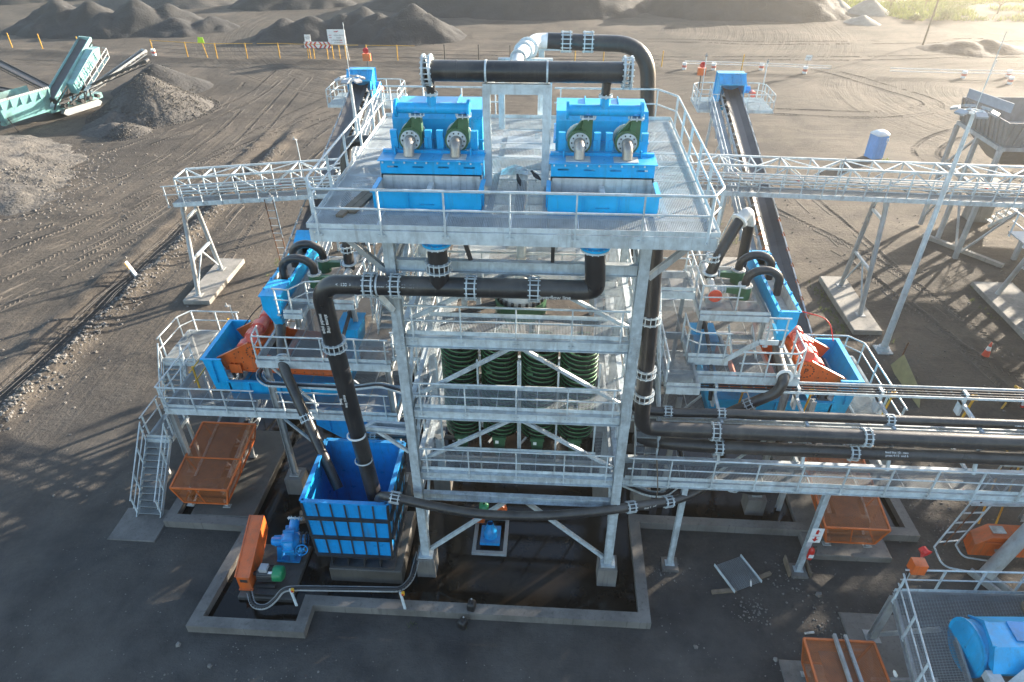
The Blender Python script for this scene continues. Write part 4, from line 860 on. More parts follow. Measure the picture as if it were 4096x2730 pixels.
for i in range(7):
    u = i / 6; m.bar(lerp(A, B, u) + V((0, -.03, -.02)), lerp(a, b, u) + V((0, -.03, 0)), .03, .05, (1, 0, 0)); m.bar(lerp(B, C_, u) + V((.045, 0, -.02)), lerp(b, c, u) + V((.045, 0, 0)), .022, .09, (0, 1, 0)); m.bar(lerp(A, D_, u) + V((-.045, 0, -.02)), lerp(a, d, u) + V((-.045, 0, 0)), .022, .09, (0, 1, 0))
for u in (.27, .62, .97):
    for P1, P2, p1, p2, o in ((A, B, a, b, V((0, -.07, 0))), (B, C_, b, c, V((.07, 0, 0))), (A, D_, a, d, V((-.07, 0, 0)))):
        q1, q2 = lerp(P1, p1, u) + o, lerp(P2, p2, u) + o; bd.bar(q1 + Z * .03, q2 + Z * .03, .12, .025); bd.bar(q1 - Z * .03, q2 - Z * .03, .12, .025)
        for k in range(14): bl.box(*(lambda w: (w + V((-.013, -.013, -.015)), w + V((.013, .013, .015))))(lerp(q1, q2, (k + .5) / 14) + o * .2))
m.build('rib', DARK, t); bd.build('stiffener_band', DARK, t); bl.build('rivets', GALVD, t)
m = MB()
for k in range(4): x = -8.0 + k * .62; m.poly([(x, 15.72, .86), (x, 15.95, 1.62), (x, 16.4, 1.62), (x, 16.1, .86)], (.025, 0, 0))
m.box((-8.1, 15.7, .80), (-5.6, 18.3, .86)); m.build('skirt', DARK, t)
m = MB(); m.tube((-8.35, 17.1, 1.35), (-8.95, 16.9, 1.35), .2, n=16); m.build('suction_nozzle', BLUED, t); flange(t, (-8.75, 16.97, 1.35), (-1, -.3, 0), .2, .09, 12)
flange(t, (-5.9, 17.2, 1.5), (1, 0, 0), .2, .1, 12)
t = thing('slurry_pump', (-9.6, 16.4, .4), 'bright blue slurry pump with a handwheel valve next to the blue sump tank', 'pump')
m = MB(); ax = V((1, .12, 0)).normalized(); o = V((-9.75, 16.45, 1.3))
m.lathe(o, ax, [(.15, -.75), (.17, -.7), (.17, -.35), (.3, -.32), (.3, -.22), (.46, -.2), (.5, -.16), (.5, .12), (.46, .17), (.34, .2), (.3, .3), (.2, .34), (.2, .62)], 26)
m.bolts(o + ax * -.02, ax, .5, 8, .1, .42); m.bolts(o - ax * .5, ax, .17, 6, .07, .3); m.tube(o + V((.05, .1, .2)), o + V((.05, .6, .55)), .19, n=16); m.build('casing', BLUED, t)
m = MB(); m.poly([(-10.4, 16.15, .38), (-10.25, 16.15, .38), (-10.05, 16.15, 1.15), (-10.25, 16.15, 1.2)], (0, .5, 0)); m.poly([(-9.9, 16.15, .38), (-9.7, 16.15, .38), (-9.65, 16.15, .95), (-9.8, 16.15, 1.0)], (0, .5, 0)); m.box((-10.4, 16.1, .35), (-9.5, 16.75, .42)); m.build('pedestal', BLUED, t)
m = MB(); hc = o + ax * .5 + V((0, -.42, -.1)); hx = V((.25, -1, .35)); m.ring(hc, hx, .24, .205, .035, 24); dd, xx, yy = m.frame(hc, hc + hx, Z)
for k in range(5): an = k * 1.2566; m.bar(hc, hc + (xx * math.cos(an) + yy * math.sin(an)) * .21, .03, .02)
m.tube(hc, hc - hx.normalized() * .35, .03, n=8); m.build('handwheel', BLUED, t)
for k in (.42, .58): MB().ring(o + ax * k, ax, .29, .19, .05, 18).bolts(o + ax * k, ax, .25, 10, .03, .12).build('flange', DARK, t)
MB().ring(o + V((.05, .6, .55)), V((0, .5, .35)), .29, .18, .06, 18).bolts(o + V((.05, .6, .55)), V((0, .5, .35)), .25, 10, .03, .14).build('outlet_flange', GALV, t)
t = thing('belt_guard', (-11.1, 15.9, .4), 'long orange sheet metal belt guard between the green motor and the blue pump', 'belt guard')
m = MB(); m.poly([(-11.4, 14.85, .35), (-11.4, 15.5, .35), (-11.4, 16.2, .62), (-11.4, 17.05, 1.2), (-11.4, 17.05, 1.95), (-11.4, 16.95, 2.05), (-11.4, 14.85, 1.02)], (.48, 0, 0)); m.box((-11.42, 14.8, .30), (-10.88, 14.9, .36)); m.bar((-11.43, 14.85, 1.04), (-11.43, 16.95, 2.07), .05, .03); m.bar((-10.90, 14.85, 1.04), (-10.90, 16.95, 2.07), .05, .03); m.build('casing', ORNG, t)
MB().box((-11.28, 14.835, .75), (-11.0, 14.849, .9)).build('vent', DARK, t)
t = thing('electric_motor', (-10.3, 15.2, .4), 'grey finned electric motor with a green fan cover below the orange belt guard', 'motor')
m = MB(); oo = V((-10.75, 15.25, .78)); a_ = V((1, .05, 0)); m.lathe(oo, a_, [(.08, -.16), (.08, 0), (.26, .01), (.28, .05), (.28, .62)], 24)
for k in range(20): an = k * math.pi / 10; m.bar(oo + V((.06, math.cos(an) * .285, math.sin(an) * .285)), oo + V((.6, math.cos(an) * .285 + .03, math.sin(an) * .285)), .012, .04, (0, math.cos(an), math.sin(an)))
m.build('body', DARK, t); MB().box((-10.6, 15.1, 1.04), (-10.3, 15.4, 1.2)).build('terminal_box', GREYP, t)
MB().lathe(oo + a_ * .62, a_, [(.3, 0), (.3, .3), (.24, .36), (.02, .37)], 24).build('fan_cover', MOTG, t); MB().box((-10.25, 15.05, 1.055), (-10.1, 15.15, 1.065)).build('data_plate', WHITE, t)
[MB().box(p, q).build('base_rail', DARK, t) for p, q in (((-10.8, 14.9, .26), (-10.05, 15.0, .5)), ((-10.8, 15.5, .26), (-10.05, 15.6, .5)), ((-10.75, 14.62, .26), (-9.75, 14.86, .4)))]
for pth, l in (([(-10.9, 14.6, .5), (-10.6, 14.1, .42), (-10.1, 14.05, .42), (-9.75, 14.3, .62), (-9.5, 14.5, .95), (-9.0, 14.55, 1.0), (-5.1, 14.72, 1.0), (-4.8, 15.2, 1.0), (-4.75, 16.4, 1.0)], 'galvanised cable tray running low along the front bund wall to the motor'),):
    t = thing('cable_tray', (-7, 14.6, .9), l, 'cable tray'); P = fillet(pth, .25, 4); m = MB(); k = MB()
    for s in (-1, 1):
        for p, q in zip(P, P[1:]): d_ = (q - p).normalized(); nn = V((-d_.y, d_.x, 0)).normalized() * .09 * s; m.bar(p + nn, q + nn, .02, .07)
    for p, q in zip(P, P[1:]): d_ = (q - p).normalized(); nn = V((-d_.y, d_.x, 0)).normalized() * .09; m.bar(lerp(p, q, .5) - nn, lerp(p, q, .5) + nn, .03, .01)
    k.pipe([p + Z * .02 for p in P], .05, 8); m.build('tray', GALVD, t); k.build('cable', BLACK, t)
for x, y, l in ((-9.0, 14.25, 'isolator switch on a short post by the motor corner of the bund'), (-4.95, 14.35, 'isolator switch on a short post at the middle of the front bund wall')):
    t = thing('switch_post', (x, y, .35), l, 'switch', 'isolator switch posts'); MB().bar((x, y, .36), (x - .12, y + .12, 1.2), .09, .05, (0, 1, 0)).build('post', GALV, t); m = MB(); m.box((x - .06, y + .02, 1.14), (x + .04, y + .1, 1.3)); m.build('box', YELL, t); MB().tube((x - .01, y + .02, 1.22), (x - .01, y - .02, 1.22), .035, n=10).build('knob', RED, t)
def jerrycan(x, y, z, rz, label):
    t = thing('jerrycan', (x, y, z), label, 'jerrycan', 'black plastic jerrycans'); t.rotation_euler = (0, 0, 0); m = MB(); c, s = math.cos(rz), math.sin(rz)
    P = lambda a, b, h: (x + a * c - b * s, y + a * s + b * c, z + h)
    prof = [(.15, .13, .0), (.16, .14, .03), (.16, .14, .3), (.14, .12, .36), (.09, .07, .39)]; vs = []
    for w_, d_, h in prof: vs += [P(-w_ + .03, -d_, h), P(w_ - .03, -d_, h), P(w_, -d_ + .03, h), P(w_, d_ - .03, h), P(w_ - .03, d_, h), P(-w_ + .03, d_, h), P(-w_, d_ - .03, h), P(-w_, -d_ + .03, h)]
    m.add(vs, [(i * 8 + k, i * 8 + (k + 1) % 8, i * 8 + 8 + (k + 1) % 8, i * 8 + 8 + k) for i in range(4) for k in range(8)] + [tuple(range(32, 40))], True)
    m.pipe([P(-.1, 0, .38), P(-.08, 0, .45), P(.03, 0, .45), P(.05, 0, .38)], .018, 7); m.build('body', BLACK, t); MB().tube(P(.1, .02, .36), P(.1, .02, .42), .032, n=10).build('cap', LINER, t)
jerrycan(-2.5, 14.52, .38, 1.4, 'black jerrycan standing on top of the front bund wall'); jerrycan(-2.78, 14.02, 0, 1.1, 'black jerrycan standing on the ground against the front bund wall')
for (x, y), l in (((-9.75, 18.5), 'lowest timber sleeper in the water by the blue sump tank'), ((-9.7, 18.85), 'middle timber sleeper in the water by the blue sump tank'), ((-9.6, 19.2), 'farthest timber sleeper in the water by the blue sump tank')): solo(MB().bar((x - .65, y - .2, .17), (x + .75, y + .2, .2), .27, .16).build('timber_sleeper', WOOD), l, 'timber', 'timber sleepers in the water')

# ---------------------------------------------------------------- screening modules (written once for the left side, once mirrored for the right)
def cage(label, x0, x1, y0, y1, z0, z1, tilt=.45, bars=()):
    """hipped mesh guard over a conveyor tail"""
    t = thing('mesh_guard', ((x0 + x1) / 2, (y0 + y1) / 2, z0), label, 'guard', 'orange mesh guards'); i = .28
    T = [V((x0, y0, z1)), V((x1, y0, z1)), V((x1, y1, z1 + tilt)), V((x0, y1, z1 + tilt))]; B = [V((x0 + i, y0 + .1, z0)), V((x1 - i, y0 + .1, z0)), V((x1 - i, y1, z0 + tilt)), V((x0 + i, y1, z0 + tilt))]
    m = MB(); [m.bar(T[k], T[(k + 1) % 4], .07, .07) for k in range(4)]; [m.bar(B[k], B[(k + 1) % 4], .06, .06) for k in range(4)]; [m.bar(T[k], B[k], .06, .06) for k in range(4)]
    m.bar(lerp(T[0], T[3], .45), lerp(T[1], T[2], .45), .05, .05); m.bar(lerp(T[0], T[3], .45), lerp(B[0], B[3], .45), .05, .05); m.bar(lerp(T[1], T[2], .45), lerp(B[1], B[2], .45), .05, .05); m.bar(lerp(B[0], B[1], .5), lerp(T[0], T[1], .42), .04, .04)
    m.build('frame', ORNGF, t)
    q = MB(); q.add(T, [(0, 1, 2, 3)])
    for k in range(4): q.add([T[k], T[(k + 1) % 4], B[(k + 1) % 4], B[k]], [(0, 3, 2, 1)])
    q.build('mesh_panel', OMESH, t)
    for x in (x0 + i + .15, x1 - i - .15):
        for y in (y0 + .25, y1 - .2): f = MB(); f.bar((x, y, z0 - .3 + (tilt if y > y0 + 1 else 0) * .0), (x, y, z0 + .02 + (y - y0) / (y1 - y0) * tilt), .14, .1); f.box((x - .16, y - .1, z0 - .32), (x + .16, y + .1, z0 - .28)); f.build('foot', GALVD, t)
    for b_ in bars: MB().bar(*b_).build('cross_channel', GALVD, t)
    m = MB(); m.tube(((x0 + x1) / 2 - .75, y0 + .8, z0 + .42), ((x0 + x1) / 2 + .75, y0 + .8, z0 + .42), .3, n=18); m.build('tail_pulley', DARK, t)
    m = MB(); m.bar(((x0 + x1) / 2, y0 + .8, z0 + .73), ((x0 + x1) / 2, y1, z0 + .73 + tilt), 1.0, .02); m.build('belt', RUBB, t)
def stair(parent, x0, x1, y0, z0, y1, z1, rails=(1, 1), h=.95, tr=.27):
    n = max(2, round(abs(z1 - z0) / .21)); s = MB()
    for x in (x0, x1): s.bar((x, y0, z0 + .02), (x, y1, z1 - .05), .03, .2)
    for k in range(1, n):
        u = k / n; y = y0 + (y1 - y0) * u; z = z0 + (z1 - z0) * u; g = grating(min(x0, x1) + .03, max(x0, x1) - .03, y - tr / 2, y + tr / 2, z, 'x', .04, .12); g.box((min(x0, x1) + .03, y - tr / 2 - .012, z - .04), (max(x0, x1) - .03, y - tr / 2, z + .004)); g.build('tread', GRAT, parent)
    s.build('stringer', GALV, parent)
    for x, k in zip((x0, x1), rails):
        if k: rail([(x, y0, z0 + .05), (x, y1, z1)], h=h, sp=1.1, drop=.02).build('stair_rail', GALV, parent)
def platform(parent, x0, x1, y0, y1, z, holes=(), rails=(), ax='y', beams=True, bd=.3):
    g = grating(mx(x0), mx(x1), y0, y1, z, ax, .05, .065, [(min(mx(a), mx(b)), max(mx(a), mx(b)), c, d) for a, b, c, d in holes])
    if MIR[0] is not None:
        s = MIR[0]; MIR[0] = None; panel_seams(g, min(2 * s - x0, 2 * s - x1), max(2 * s - x0, 2 * s - x1), y0, y1, z, 1.4); g.build('deck_grating', GRAT, parent); MIR[0] = s
    else: panel_seams(g, x0, x1, y0, y1, z, 1.4); g.build('deck_grating', GRAT, parent)
    if beams:
        b_ = .05 + bd / 2
        for p, q in (((x0, y0 - .05, z - b_), (x1, y0 - .05, z - b_)), ((x0, y1 + .05, z - b_), (x1, y1 + .05, z - b_)), ((x0 + .03, y0, z - b_), (x0 + .03, y1, z - b_)), ((x1 - .03, y0, z - b_), (x1 - .03, y1, z - b_))): MB().chan(p, q, .1, bd).build('edge_beam', GALV, parent)
        toe([(x0, y0 - .02, z), (x1, y0 - .02, z)], -.02, .14).build('toe_plate', GALV, parent)
    for r_ in rails: rail(r_, sp=1.5).build('handrail', GALV, parent)
def module(side):
    L = side == 'left'; oth = 'on the left of the tower' if L else 'on the right of the tower'
    mn, mx_ = (-15.6, -5.95); t = thing('screen_platform', (-11, 22, 0), 'railed grating platform with stairs around the vibrating screen ' + oth, 'platform', 'screen platforms')
    hole = [(-14.2, -8.3, 21.1, 24.3)]
    platform(t, -15.6, -5.95 if L else -6.3, 20.1, 25.2, 4.75, hole, [])
    y_ = 20.0
    if L:
        rail([(-15.6, y_, 4.75), (-11.6, y_, 4.75)], sp=1.5).build('handrail', GALV, t); rail([(-10.7, y_, 4.75), (-6.2, y_, 4.75)], sp=1.5).build('handrail', GALV, t)
    else:
        rail([(-15.62, 20.3, 4.75), (-15.62, 24.7, 4.75), (-15.1, 25.25, 4.75), (-8.5, 25.25, 4.75)], sp=1.5).build('handrail', GALV, t)
    cols = [(-15.5, 20.2), (-10.9, 20.2), (-6.1, 20.2), (-15.5, 25.1), (-10.9, 25.1), (-6.1, 25.1)]
    for x, y in cols:
        top = 4.4 if x < -15 else 8.5 if (x < -10 and y > 22) else 7.1
        m = MB(); m.ibeam((x, y, 1.05), (x, y, top), .22, .22, .012, .016, (1, 0, 0)); m.box((x - .2, y - .2, 1.0), (x + .2, y + .2, 1.05)); m.build('column', GALVD, t)
    # second level
    platform(t, -11.2, -5.95, 20.15, 25.4, 7.35, [(-8.6, -7.4, 21.6, 23.3), (-11.2, -10.2, 20.8, 22.4)], [], bd=.34)
    if L:
        rail([(-11.2, 20.8, 7.35), (-11.15, 20.1, 7.35), (-5.95, 20.1, 7.35)], sp=1.3).build('handrail', GALV, t); rail([(-5.9, 20.4, 7.35), (-5.9, 24.6, 7.35)], sp=1.3).build('handrail', GALV, t)
    else:
        rail([(-11.25, 21.6, 7.35), (-11.25, 20.4, 7.35), (-10.95, 20.1, 7.35), (-8.9, 20.1, 7.35)], sp=1.2).build('handrail', GALV, t)
    # third level carries the cyclones
    platform(t, -10.35, -7.7, 22.2, 26.0, 8.7, [], [], bd=.24)
    if L:
        platform(t, -10.3, -9.55, 21.45, 22.15, 8.65, [], [], bd=.2)
        rail([(-10.6, 21.5, 8.65), (-9.95, 21.45, 8.65), (-9.5, 22.1, 8.65), (-7.6, 22.2, 8.7), (-7.55, 24.5, 8.7)], sp=.9, h=1.0).build('handrail', GALV, t)
    else:
        rail([(-9.3, 22.5, 8.7), (-7.72, 22.45, 8.7), (-7.7, 25.9, 8.7), (-9.3, 26.0, 8.7)], sp=1.3).build('handrail', GALV, t)
    for x in (-10.2, -7.8):
        for y in (22.3, 25.9): MB().ibeam((x, y, 7.36), (x, y, 8.42), .16, .16, .01, .012, (1, 0, 0)).build('post', GALVD, t)
    MB().ibeam((-10.95, 22.0, 7.36), (-10.95, 22.0, 8.2), .2, .2).build('post', GALVD, t)
    for a, b in (((-10.8, 20.25, 4.2), (-8.4, 20.25, 1.2)), ((-10.8, 25.1, 4.2), (-8.4, 25.1, 1.2)), ((-10.7, 20.2, 6.9), (-9.2, 20.2, 5.0)), ((-6.1, 20.4, 4.2), (-6.1, 24.9, 1.4)), ((-15.5, 20.4, 4.2), (-15.5, 24.9, 1.2))): MB().bar(a, b, .09, .09).build('brace', GALVC, t)
    if L:
        # stairs from the ground to a landing, then up to a second landing
        stair(t, -17.35, -16.3, 18.25, 0, 20.55, 2.45); stair(t, -17.2, -16.2, 22.1, 2.5, 23.2, 4.7)
        platform(t, -17.35, -16.25, 20.6, 22.1, 2.5, [], [[(-17.35, 20.6, 2.5), (-17.35, 22.1, 2.5)], [(-16.25, 20.6, 2.5), (-16.25, 22.0, 2.5)]], 'y', True, .2)
        platform(t, -17.2, -15.7, 23.2, 25.6, 4.75, [], [[(-17.25, 23.3, 4.75), (-17.2, 25.1, 4.75), (-16.8, 25.65, 4.75), (-14.5, 25.65, 4.75)]], 'y', True, .2)
        rail([(-15.65, 20.0, 4.75), (-15.65, 23.1, 4.75)], sp=1.2).build('handrail', GALV, t)
        for p in ((-17.2, 20.8, 0), (-16.3, 22, 0), (-17.1, 25.5, 0)): MB().bar(p, (p[0], p[1], 2.4 if p[1] < 23 else 4.5), .12, .12).build('post', GALVD, t)
        # rear stair up to the cyclone level
        stair(t, -7.3, -6.4, 23.0, 7.4, 24.6, 8.7, h=.9)
        for k, y in enumerate((26.5, 28.5)): MB().bar((-6.6, y, 0), (-6.6, y, 9), .18, .18).build('column', GALV, t)
        platform(t, -7.6, -5.9, 25.2, 28.6, 8.9, [], [[(-7.6, 25.4, 8.9), (-7.6, 28.5, 8.9)], [(-5.9, 25.4, 8.9), (-5.9, 28.5, 8.9), (-7.6, 28.55, 8.9)]])
    else:
        # stepped walkway at the front edge of the upper level
        platform(t, -8.65, -7.15, 20.7, 22.1, 7.75, [], [[(-7.1, 22.0, 7.75), (-7.12, 20.95, 7.75), (-7.5, 20.66, 7.75), (-8.6, 20.66, 7.75)]])
        stair(t, -9.3 + .35, -9.3 - .35 - .2, 22.4, 8.0, 21.2, 7.4, (0, 0))
        m = MB(); m.bar((-8.5, 20.62, 7.62), (-9.6, 20.62, 8.5), .05, .2); m.bar((-9.6, 20.62, 8.5), (-10.3, 20.62, 8.5), .05, .2); m.build('stringer', GALV, t)
        rail([(-9.75, 20.62, 8.5), (-10.55, 20.62, 8.5)], sp=.8, h=1.05).build('handrail', GALV, t)
    for x, y in cols:
        pb = MB(); pb.box((x - .38, y - .38, .02), (x + .38, y + .38, 1.0))
        pl = {(-15.5, 20.2): 'outer front', (-10.9, 20.2): 'middle front', (-6.1, 20.2): 'inner front', (-15.5, 25.1): 'outer rear', (-10.9, 25.1): 'middle rear', (-6.1, 25.1): 'inner rear'}[(x, y)]
        solo(pb.build('concrete_plinth', CONCD), 'concrete plinth, %s leg of the screen platform %s' % (pl, oth), 'plinth', 'concrete plinths')
    # blue underpan tank and orange vibrating screen
    t = thing('screen_tank', (-11.3, 22.7, 4.6), 'blue open tank around the orange vibrating screen ' + oth, 'tank', 'blue screen tanks'); m = MB()
    m.poly([(-14.12, 21.25, 6.35), (-13.9, 21.25, 4.7), (-13.85, 21.25, 4.7), (-13.2, 21.25, 4.7), (-13.35, 21.25, 6.35)], (0, .03, 0))
    m.add([(-14.12, 21.25, 6.35), (-13.9, 21.25, 4.7), (-13.9, 24.1, 4.7), (-14.12, 24.1, 6.35), (-14.08, 21.28, 6.35), (-13.86, 21.28, 4.7), (-13.86, 24.1, 4.7), (-14.08, 24.1, 6.35)], [(0, 1, 2, 3), (7, 6, 5, 4), (0, 3, 7, 4)])
    m.poly([(-14.12, 24.1, 6.35), (-13.9, 24.1, 4.7), (-13.2, 24.1, 4.7), (-13.2, 24.1, 6.35)], (0, .03, 0)); m.box((-14.2, 21.2, 6.33), (-14.02, 24.18, 6.38)); m.box((-14.02, 21.2, 6.33), (-13.32, 21.3, 6.38)); m.box((-14.02, 24.08, 6.33), (-13.2, 24.18, 6.38))
    m.box((-13.75, 21.15, 5.2), (-13.69, 21.25, 6.33)); m.build('end_box', BLUE, t)
    m = MB(); m.box((-13.3, 21.25, 4.3), (-8.5, 21.29, 5.22)); m.box((-13.3, 24.08, 4.3), (-8.5, 24.12, 5.22)); m.box((-8.54, 21.29, 4.3), (-8.5, 24.08, 5.22)); m.box((-13.35, 21.18, 5.22), (-8.45, 21.32, 5.28)); m.box((-13.35, 24.05, 5.22), (-8.45, 24.2, 5.28)); m.box((-13.3, 21.29, 4.3), (-8.54, 24.08, 4.36))
    for x in (-12.4, -11.1, -9.8): m.box((x - .02, 21.15, 4.3), (x + .02, 21.25, 5.22))
    m.build('underpan', BLUE, t); MB().box((-13.85, 21.32, 5.35), (-13.1, 24.04, 5.4)).build('liner', LINER, t)
    t = thing('vibrating_screen', (-11.5, 22.6, 5.3), 'orange vibrating screen with pink red exciter drums ' + oth, 'vibrating screen', 'orange vibrating screens')
    for y in (21.62, 23.72):
        m = MB(); m.poly([(-13.7, y, 6.15), (-12.2, y, 6.95), (-11.85, y, 6.9), (-11.6, y, 6.55), (-11.3, y, 6.3), (-9.0, y, 6.05), (-8.8, y, 5.75), (-8.8, y, 5.4), (-12.3, y, 5.48), (-13.45, y, 5.62)], (0, .04, 0))
        m.bar((-13.7, y + .02, 6.16), (-12.2, y + .02, 6.97), .12, .03); m.bar((-13.45, y + .02, 5.61), (-8.8, y + .02, 5.42), .12, .03)
        for x in (-13.15, -12.95, -12.75): m.box((x - .02, y - .12, 5.5), (x + .02, y, 5.95))
        m.box((-13.2, y - .1, 5.75), (-12.7, y, 5.79)); m.box((-13.2, y - .13, 5.5), (-12.7, y - .12, 5.95)); m.build('side_plate', ORNG, t)
    bl = MB()
    for k in range(16): an = k * math.pi / 8; bl.box((-12.05 + .3 * math.cos(an) - .02, 21.59, 6.5 + .3 * math.sin(an) - .02), (-12.05 + .3 * math.cos(an) + .02, 21.63, 6.5 + .3 * math.sin(an) + .02))
    for x, z in [(-13.3 + .4 * k, 5.72 - .02 * k) for k in range(12)] + [(-11.4 + .3 * k, 6.1) for k in range(6)] + [(-12.9, 6.4), (-12.7, 6.5), (-12.9, 6.2), (-12.6, 6.2), (-12.6, 6.0)]: bl.box((x - .02, 21.6, z - .02), (x + .02, 21.63, z + .02))
    bl.build('rivets', DARK, t)
    text('logo', 'P', .34, (mx(-12.05), 21.6, 6.5), (R(90), 0, 0), DARK, t, .004)
    m = MB()
    for x, z in ((-12.55, 6.3), (-11.0, 5.9), (-9.5, 5.8)): m.tube((x, 21.66, z), (x, 23.72, z), .11, n=14)
    m.bar((-13.3, 21.9, 6.05), (-12.3, 23.5, 6.45), .02, .1); m.build('cross_tube', ORNG, t)
    MB().box((-13.55, 21.68, 5.66), (-8.9, 23.7, 5.72)).build('screen_deck', DARK, t)
    for k, (x, z) in enumerate(((-12.5, 6.62), (-12.0, 7.12))):
        m = MB(); m.tube((x, 21.76, z), (x, 23.60, z), .2, n=20)
        for y in (21.72, 22.5, 23.2): m.tube((x, y, z), (x, y + .34, z), .27, n=20)
        m.build('exciter_drum', PINK, t)
    m = MB(); m.bar((-12.9, 21.7, 6.5), (-11.6, 21.7, 7.0), .1, .12); m.bar((-12.9, 23.6, 6.5), (-11.6, 23.6, 7.0), .1, .12); m.box((-12.2, 21.9, 6.4), (-11.7, 23.5, 6.8)); m.build('exciter_bracket', ORNG, t)
    for x in (-13.1, -12.8): m = MB(); m.lathe((x, 21.5, 5.28), (0, 0, 1), [(.07, 0), (.07, .24)], 10); m.build('spring', DARK, t)
    # blue desliming launder with cyclones above
    t = thing('cyclone_launder', (-10.9, 24, 8), 'long blue launder trough with outlet hopper ' + oth, 'launder', 'blue launders over the screens')
    X0, X1, Y0, Y1, T = -11.25, -10.5, 21.75, 26.6, 9.15; m = MB()
    m.poly([(X0, Y0, T), (X0, Y0, 8.55), (X0 + .2, Y0, 8.15), (X1 - .15, Y0, 8.15), (X1, Y0, 8.55), (X1, Y0, T)], (0, .03, 0)); m.poly([(X0, Y1, T), (X0, Y1, 8.4), (X1, Y1, 8.4), (X1, Y1, T)], (0, .03, 0))
    m.add([(X0, Y0, T), (X0, Y0, 8.5), (X0, Y1, 8.4), (X0, Y1, T), (X0 + .03, Y0, T), (X0 + .03, Y0, 8.5), (X0 + .03, Y1, 8.4), (X0 + .03, Y1, T)], [(0, 1, 2, 3), (7, 6, 5, 4)]); m.add([(X1, Y0, T), (X1, Y0, 8.5), (X1, Y1, 8.4), (X1, Y1, T), (X1 - .03, Y0, T), (X1 - .03, Y0, 8.5), (X1 - .03, Y1, 8.4), (X1 - .03, Y1, T)], [(3, 2, 1, 0), (4, 5, 6, 7)])
    for p, q in (((X0, Y0 - .03, T), (X0, Y1 + .05, T)), ((X1, Y0 - .03, T), (X1, Y1 + .05, T)), ((X0, Y0, T), (X1, Y0, T)), ((X0, Y1, T), (X1, Y1, T))): m.bar(p, q, .12, .03)
    for k in range(6):
        for x in (X0, X1): m.box((x - .015, Y0 + .4 + k * .8, T), (x + .015, Y0 + .5 + k * .8, T + .12))
    m.build('trough', BLUE, t); MB().add([(X0 + .03, Y0 + .03, 8.6), (X1 - .03, Y0 + .03, 8.6), (X1 - .03, Y1, 8.5), (X0 + .03, Y1, 8.5), (X0 + .035, Y0 + .03, T - .02), (X1 - .035, Y0 + .03, T - .02), (X1 - .035, Y1, T - .02), (X0 + .035, Y1, T - .02)], [(0, 1, 2, 3), (0, 3, 7, 4), (1, 5, 6, 2), (3, 2, 6, 7)]).build('liner', LINER, t)
    m = MB(); cx = (X0 + X1) / 2 + .05; m.add([(X0 + .2, Y0, 8.15), (X1 - .1, Y0, 8.15), (X1 - .1, Y0 + .7, 8.15), (X0 + .2, Y0 + .7, 8.15), (cx - .15, Y0 + .15, 7.75), (cx + .15, Y0 + .15, 7.75), (cx + .15, Y0 + .45, 7.75), (cx - .15, Y0 + .45, 7.75)], [(0, 1, 5, 4), (1, 2, 6, 5), (2, 3, 7, 6), (3, 0, 4, 7), (0, 3, 2, 1)]); m.tube((cx, Y0 + .3, 7.6), (cx, Y0 + .3, 7.8), .16, n=16); m.build('outlet_hopper', BLUE, t)
    MB().ring((cx, Y0 + .3, 7.62), (0, 0, 1), .24, .15, .05, 18).build('outlet_flange', GALV, t)
    if L: m = MB(); m.box((X0 - .05, Y0 - .05, T + .02), (X1 + .05, Y0 + 1.25, T + .045)); m.build('cover_plate', BLUE, t); m = MB(); [m.pipe([(X0 + .25 + .03 * k, Y0 + .3 + .5 * k, T + .05), (X0 + .25, Y0 + .3 + .5 * k, T + .1), (X0 + .5, Y0 + .3 + .5 * k, T + .1), (X0 + .5, Y0 + .3 + .5 * k, T + .05)], .012, 6) for k in range(2)]; m.build('handle', BLUE, t)
    if L: m = MB(); m.poly([(X0 - .1, Y1 - .6, T + .05), (X1 + .1, Y1 - .6, T + .05), (X1 + .3, Y1 + .1, T + .4), (X0 - .1, Y1 + .1, T + .4)], (0, .03, .03)); m.build('splash_lid', BLUE, t)
    t = thing('desliming_cyclones', (-9.4, 24, 8.7), 'pair of green cyclones with hooped black pipes ' + oth, 'cyclone pair', 'green cyclone pairs over the screens')
    for k, y in enumerate((23.35, 24.6)):
        x = -9.55; m = MB(); m.tube((x, y, 8.75), (x, y, 9.3), .26, n=22); m.box((x, y - .24, 8.98), (x + .26, y + .02, 9.28)); m.poly([(x + .1, y - .26, 9.0), (x + .8, y - .16, 9.05), (x + .8, y - .16, 9.25), (x + .1, y - .26, 9.3)], (0, .2, 0)); c = m.build('cyclone', GREEN, t)
        MB().ring((x, y, 9.32), (0, 0, 1), .28, .1, .06, 22).bolts((x, y, 9.33), (0, 0, 1), .24, 10, .03, .12).build('top_flange', LINER, c)
        pts = [(x, y, 9.3), (x, y, 9.5)] + [(x - .63 + .63 * math.cos(a_), y, 9.5 + .5 * math.sin(a_)) for a_ in [math.pi * j / 12 for j in range(1, 12)]] + [(x - 1.26, y, 9.5), (x - 1.26, y, 8.95)]
        MB().pipe(pts, .165, 18).build('hoop_pipe', HDPE, c)
        MB().tube((x + .8, y - .06, 9.15), (x + 1.25, y - .06, 9.15), .09, n=12).build('inlet_pipe', GALV, c); MB().ring((x + .9, y - .06, 9.15), (1, 0, 0), .17, .09, .05, 16).ring((x + .78, y - .06, 9.15), (1, 0, 0), .17, .09, .04, 16).build('flange', GALV, c)
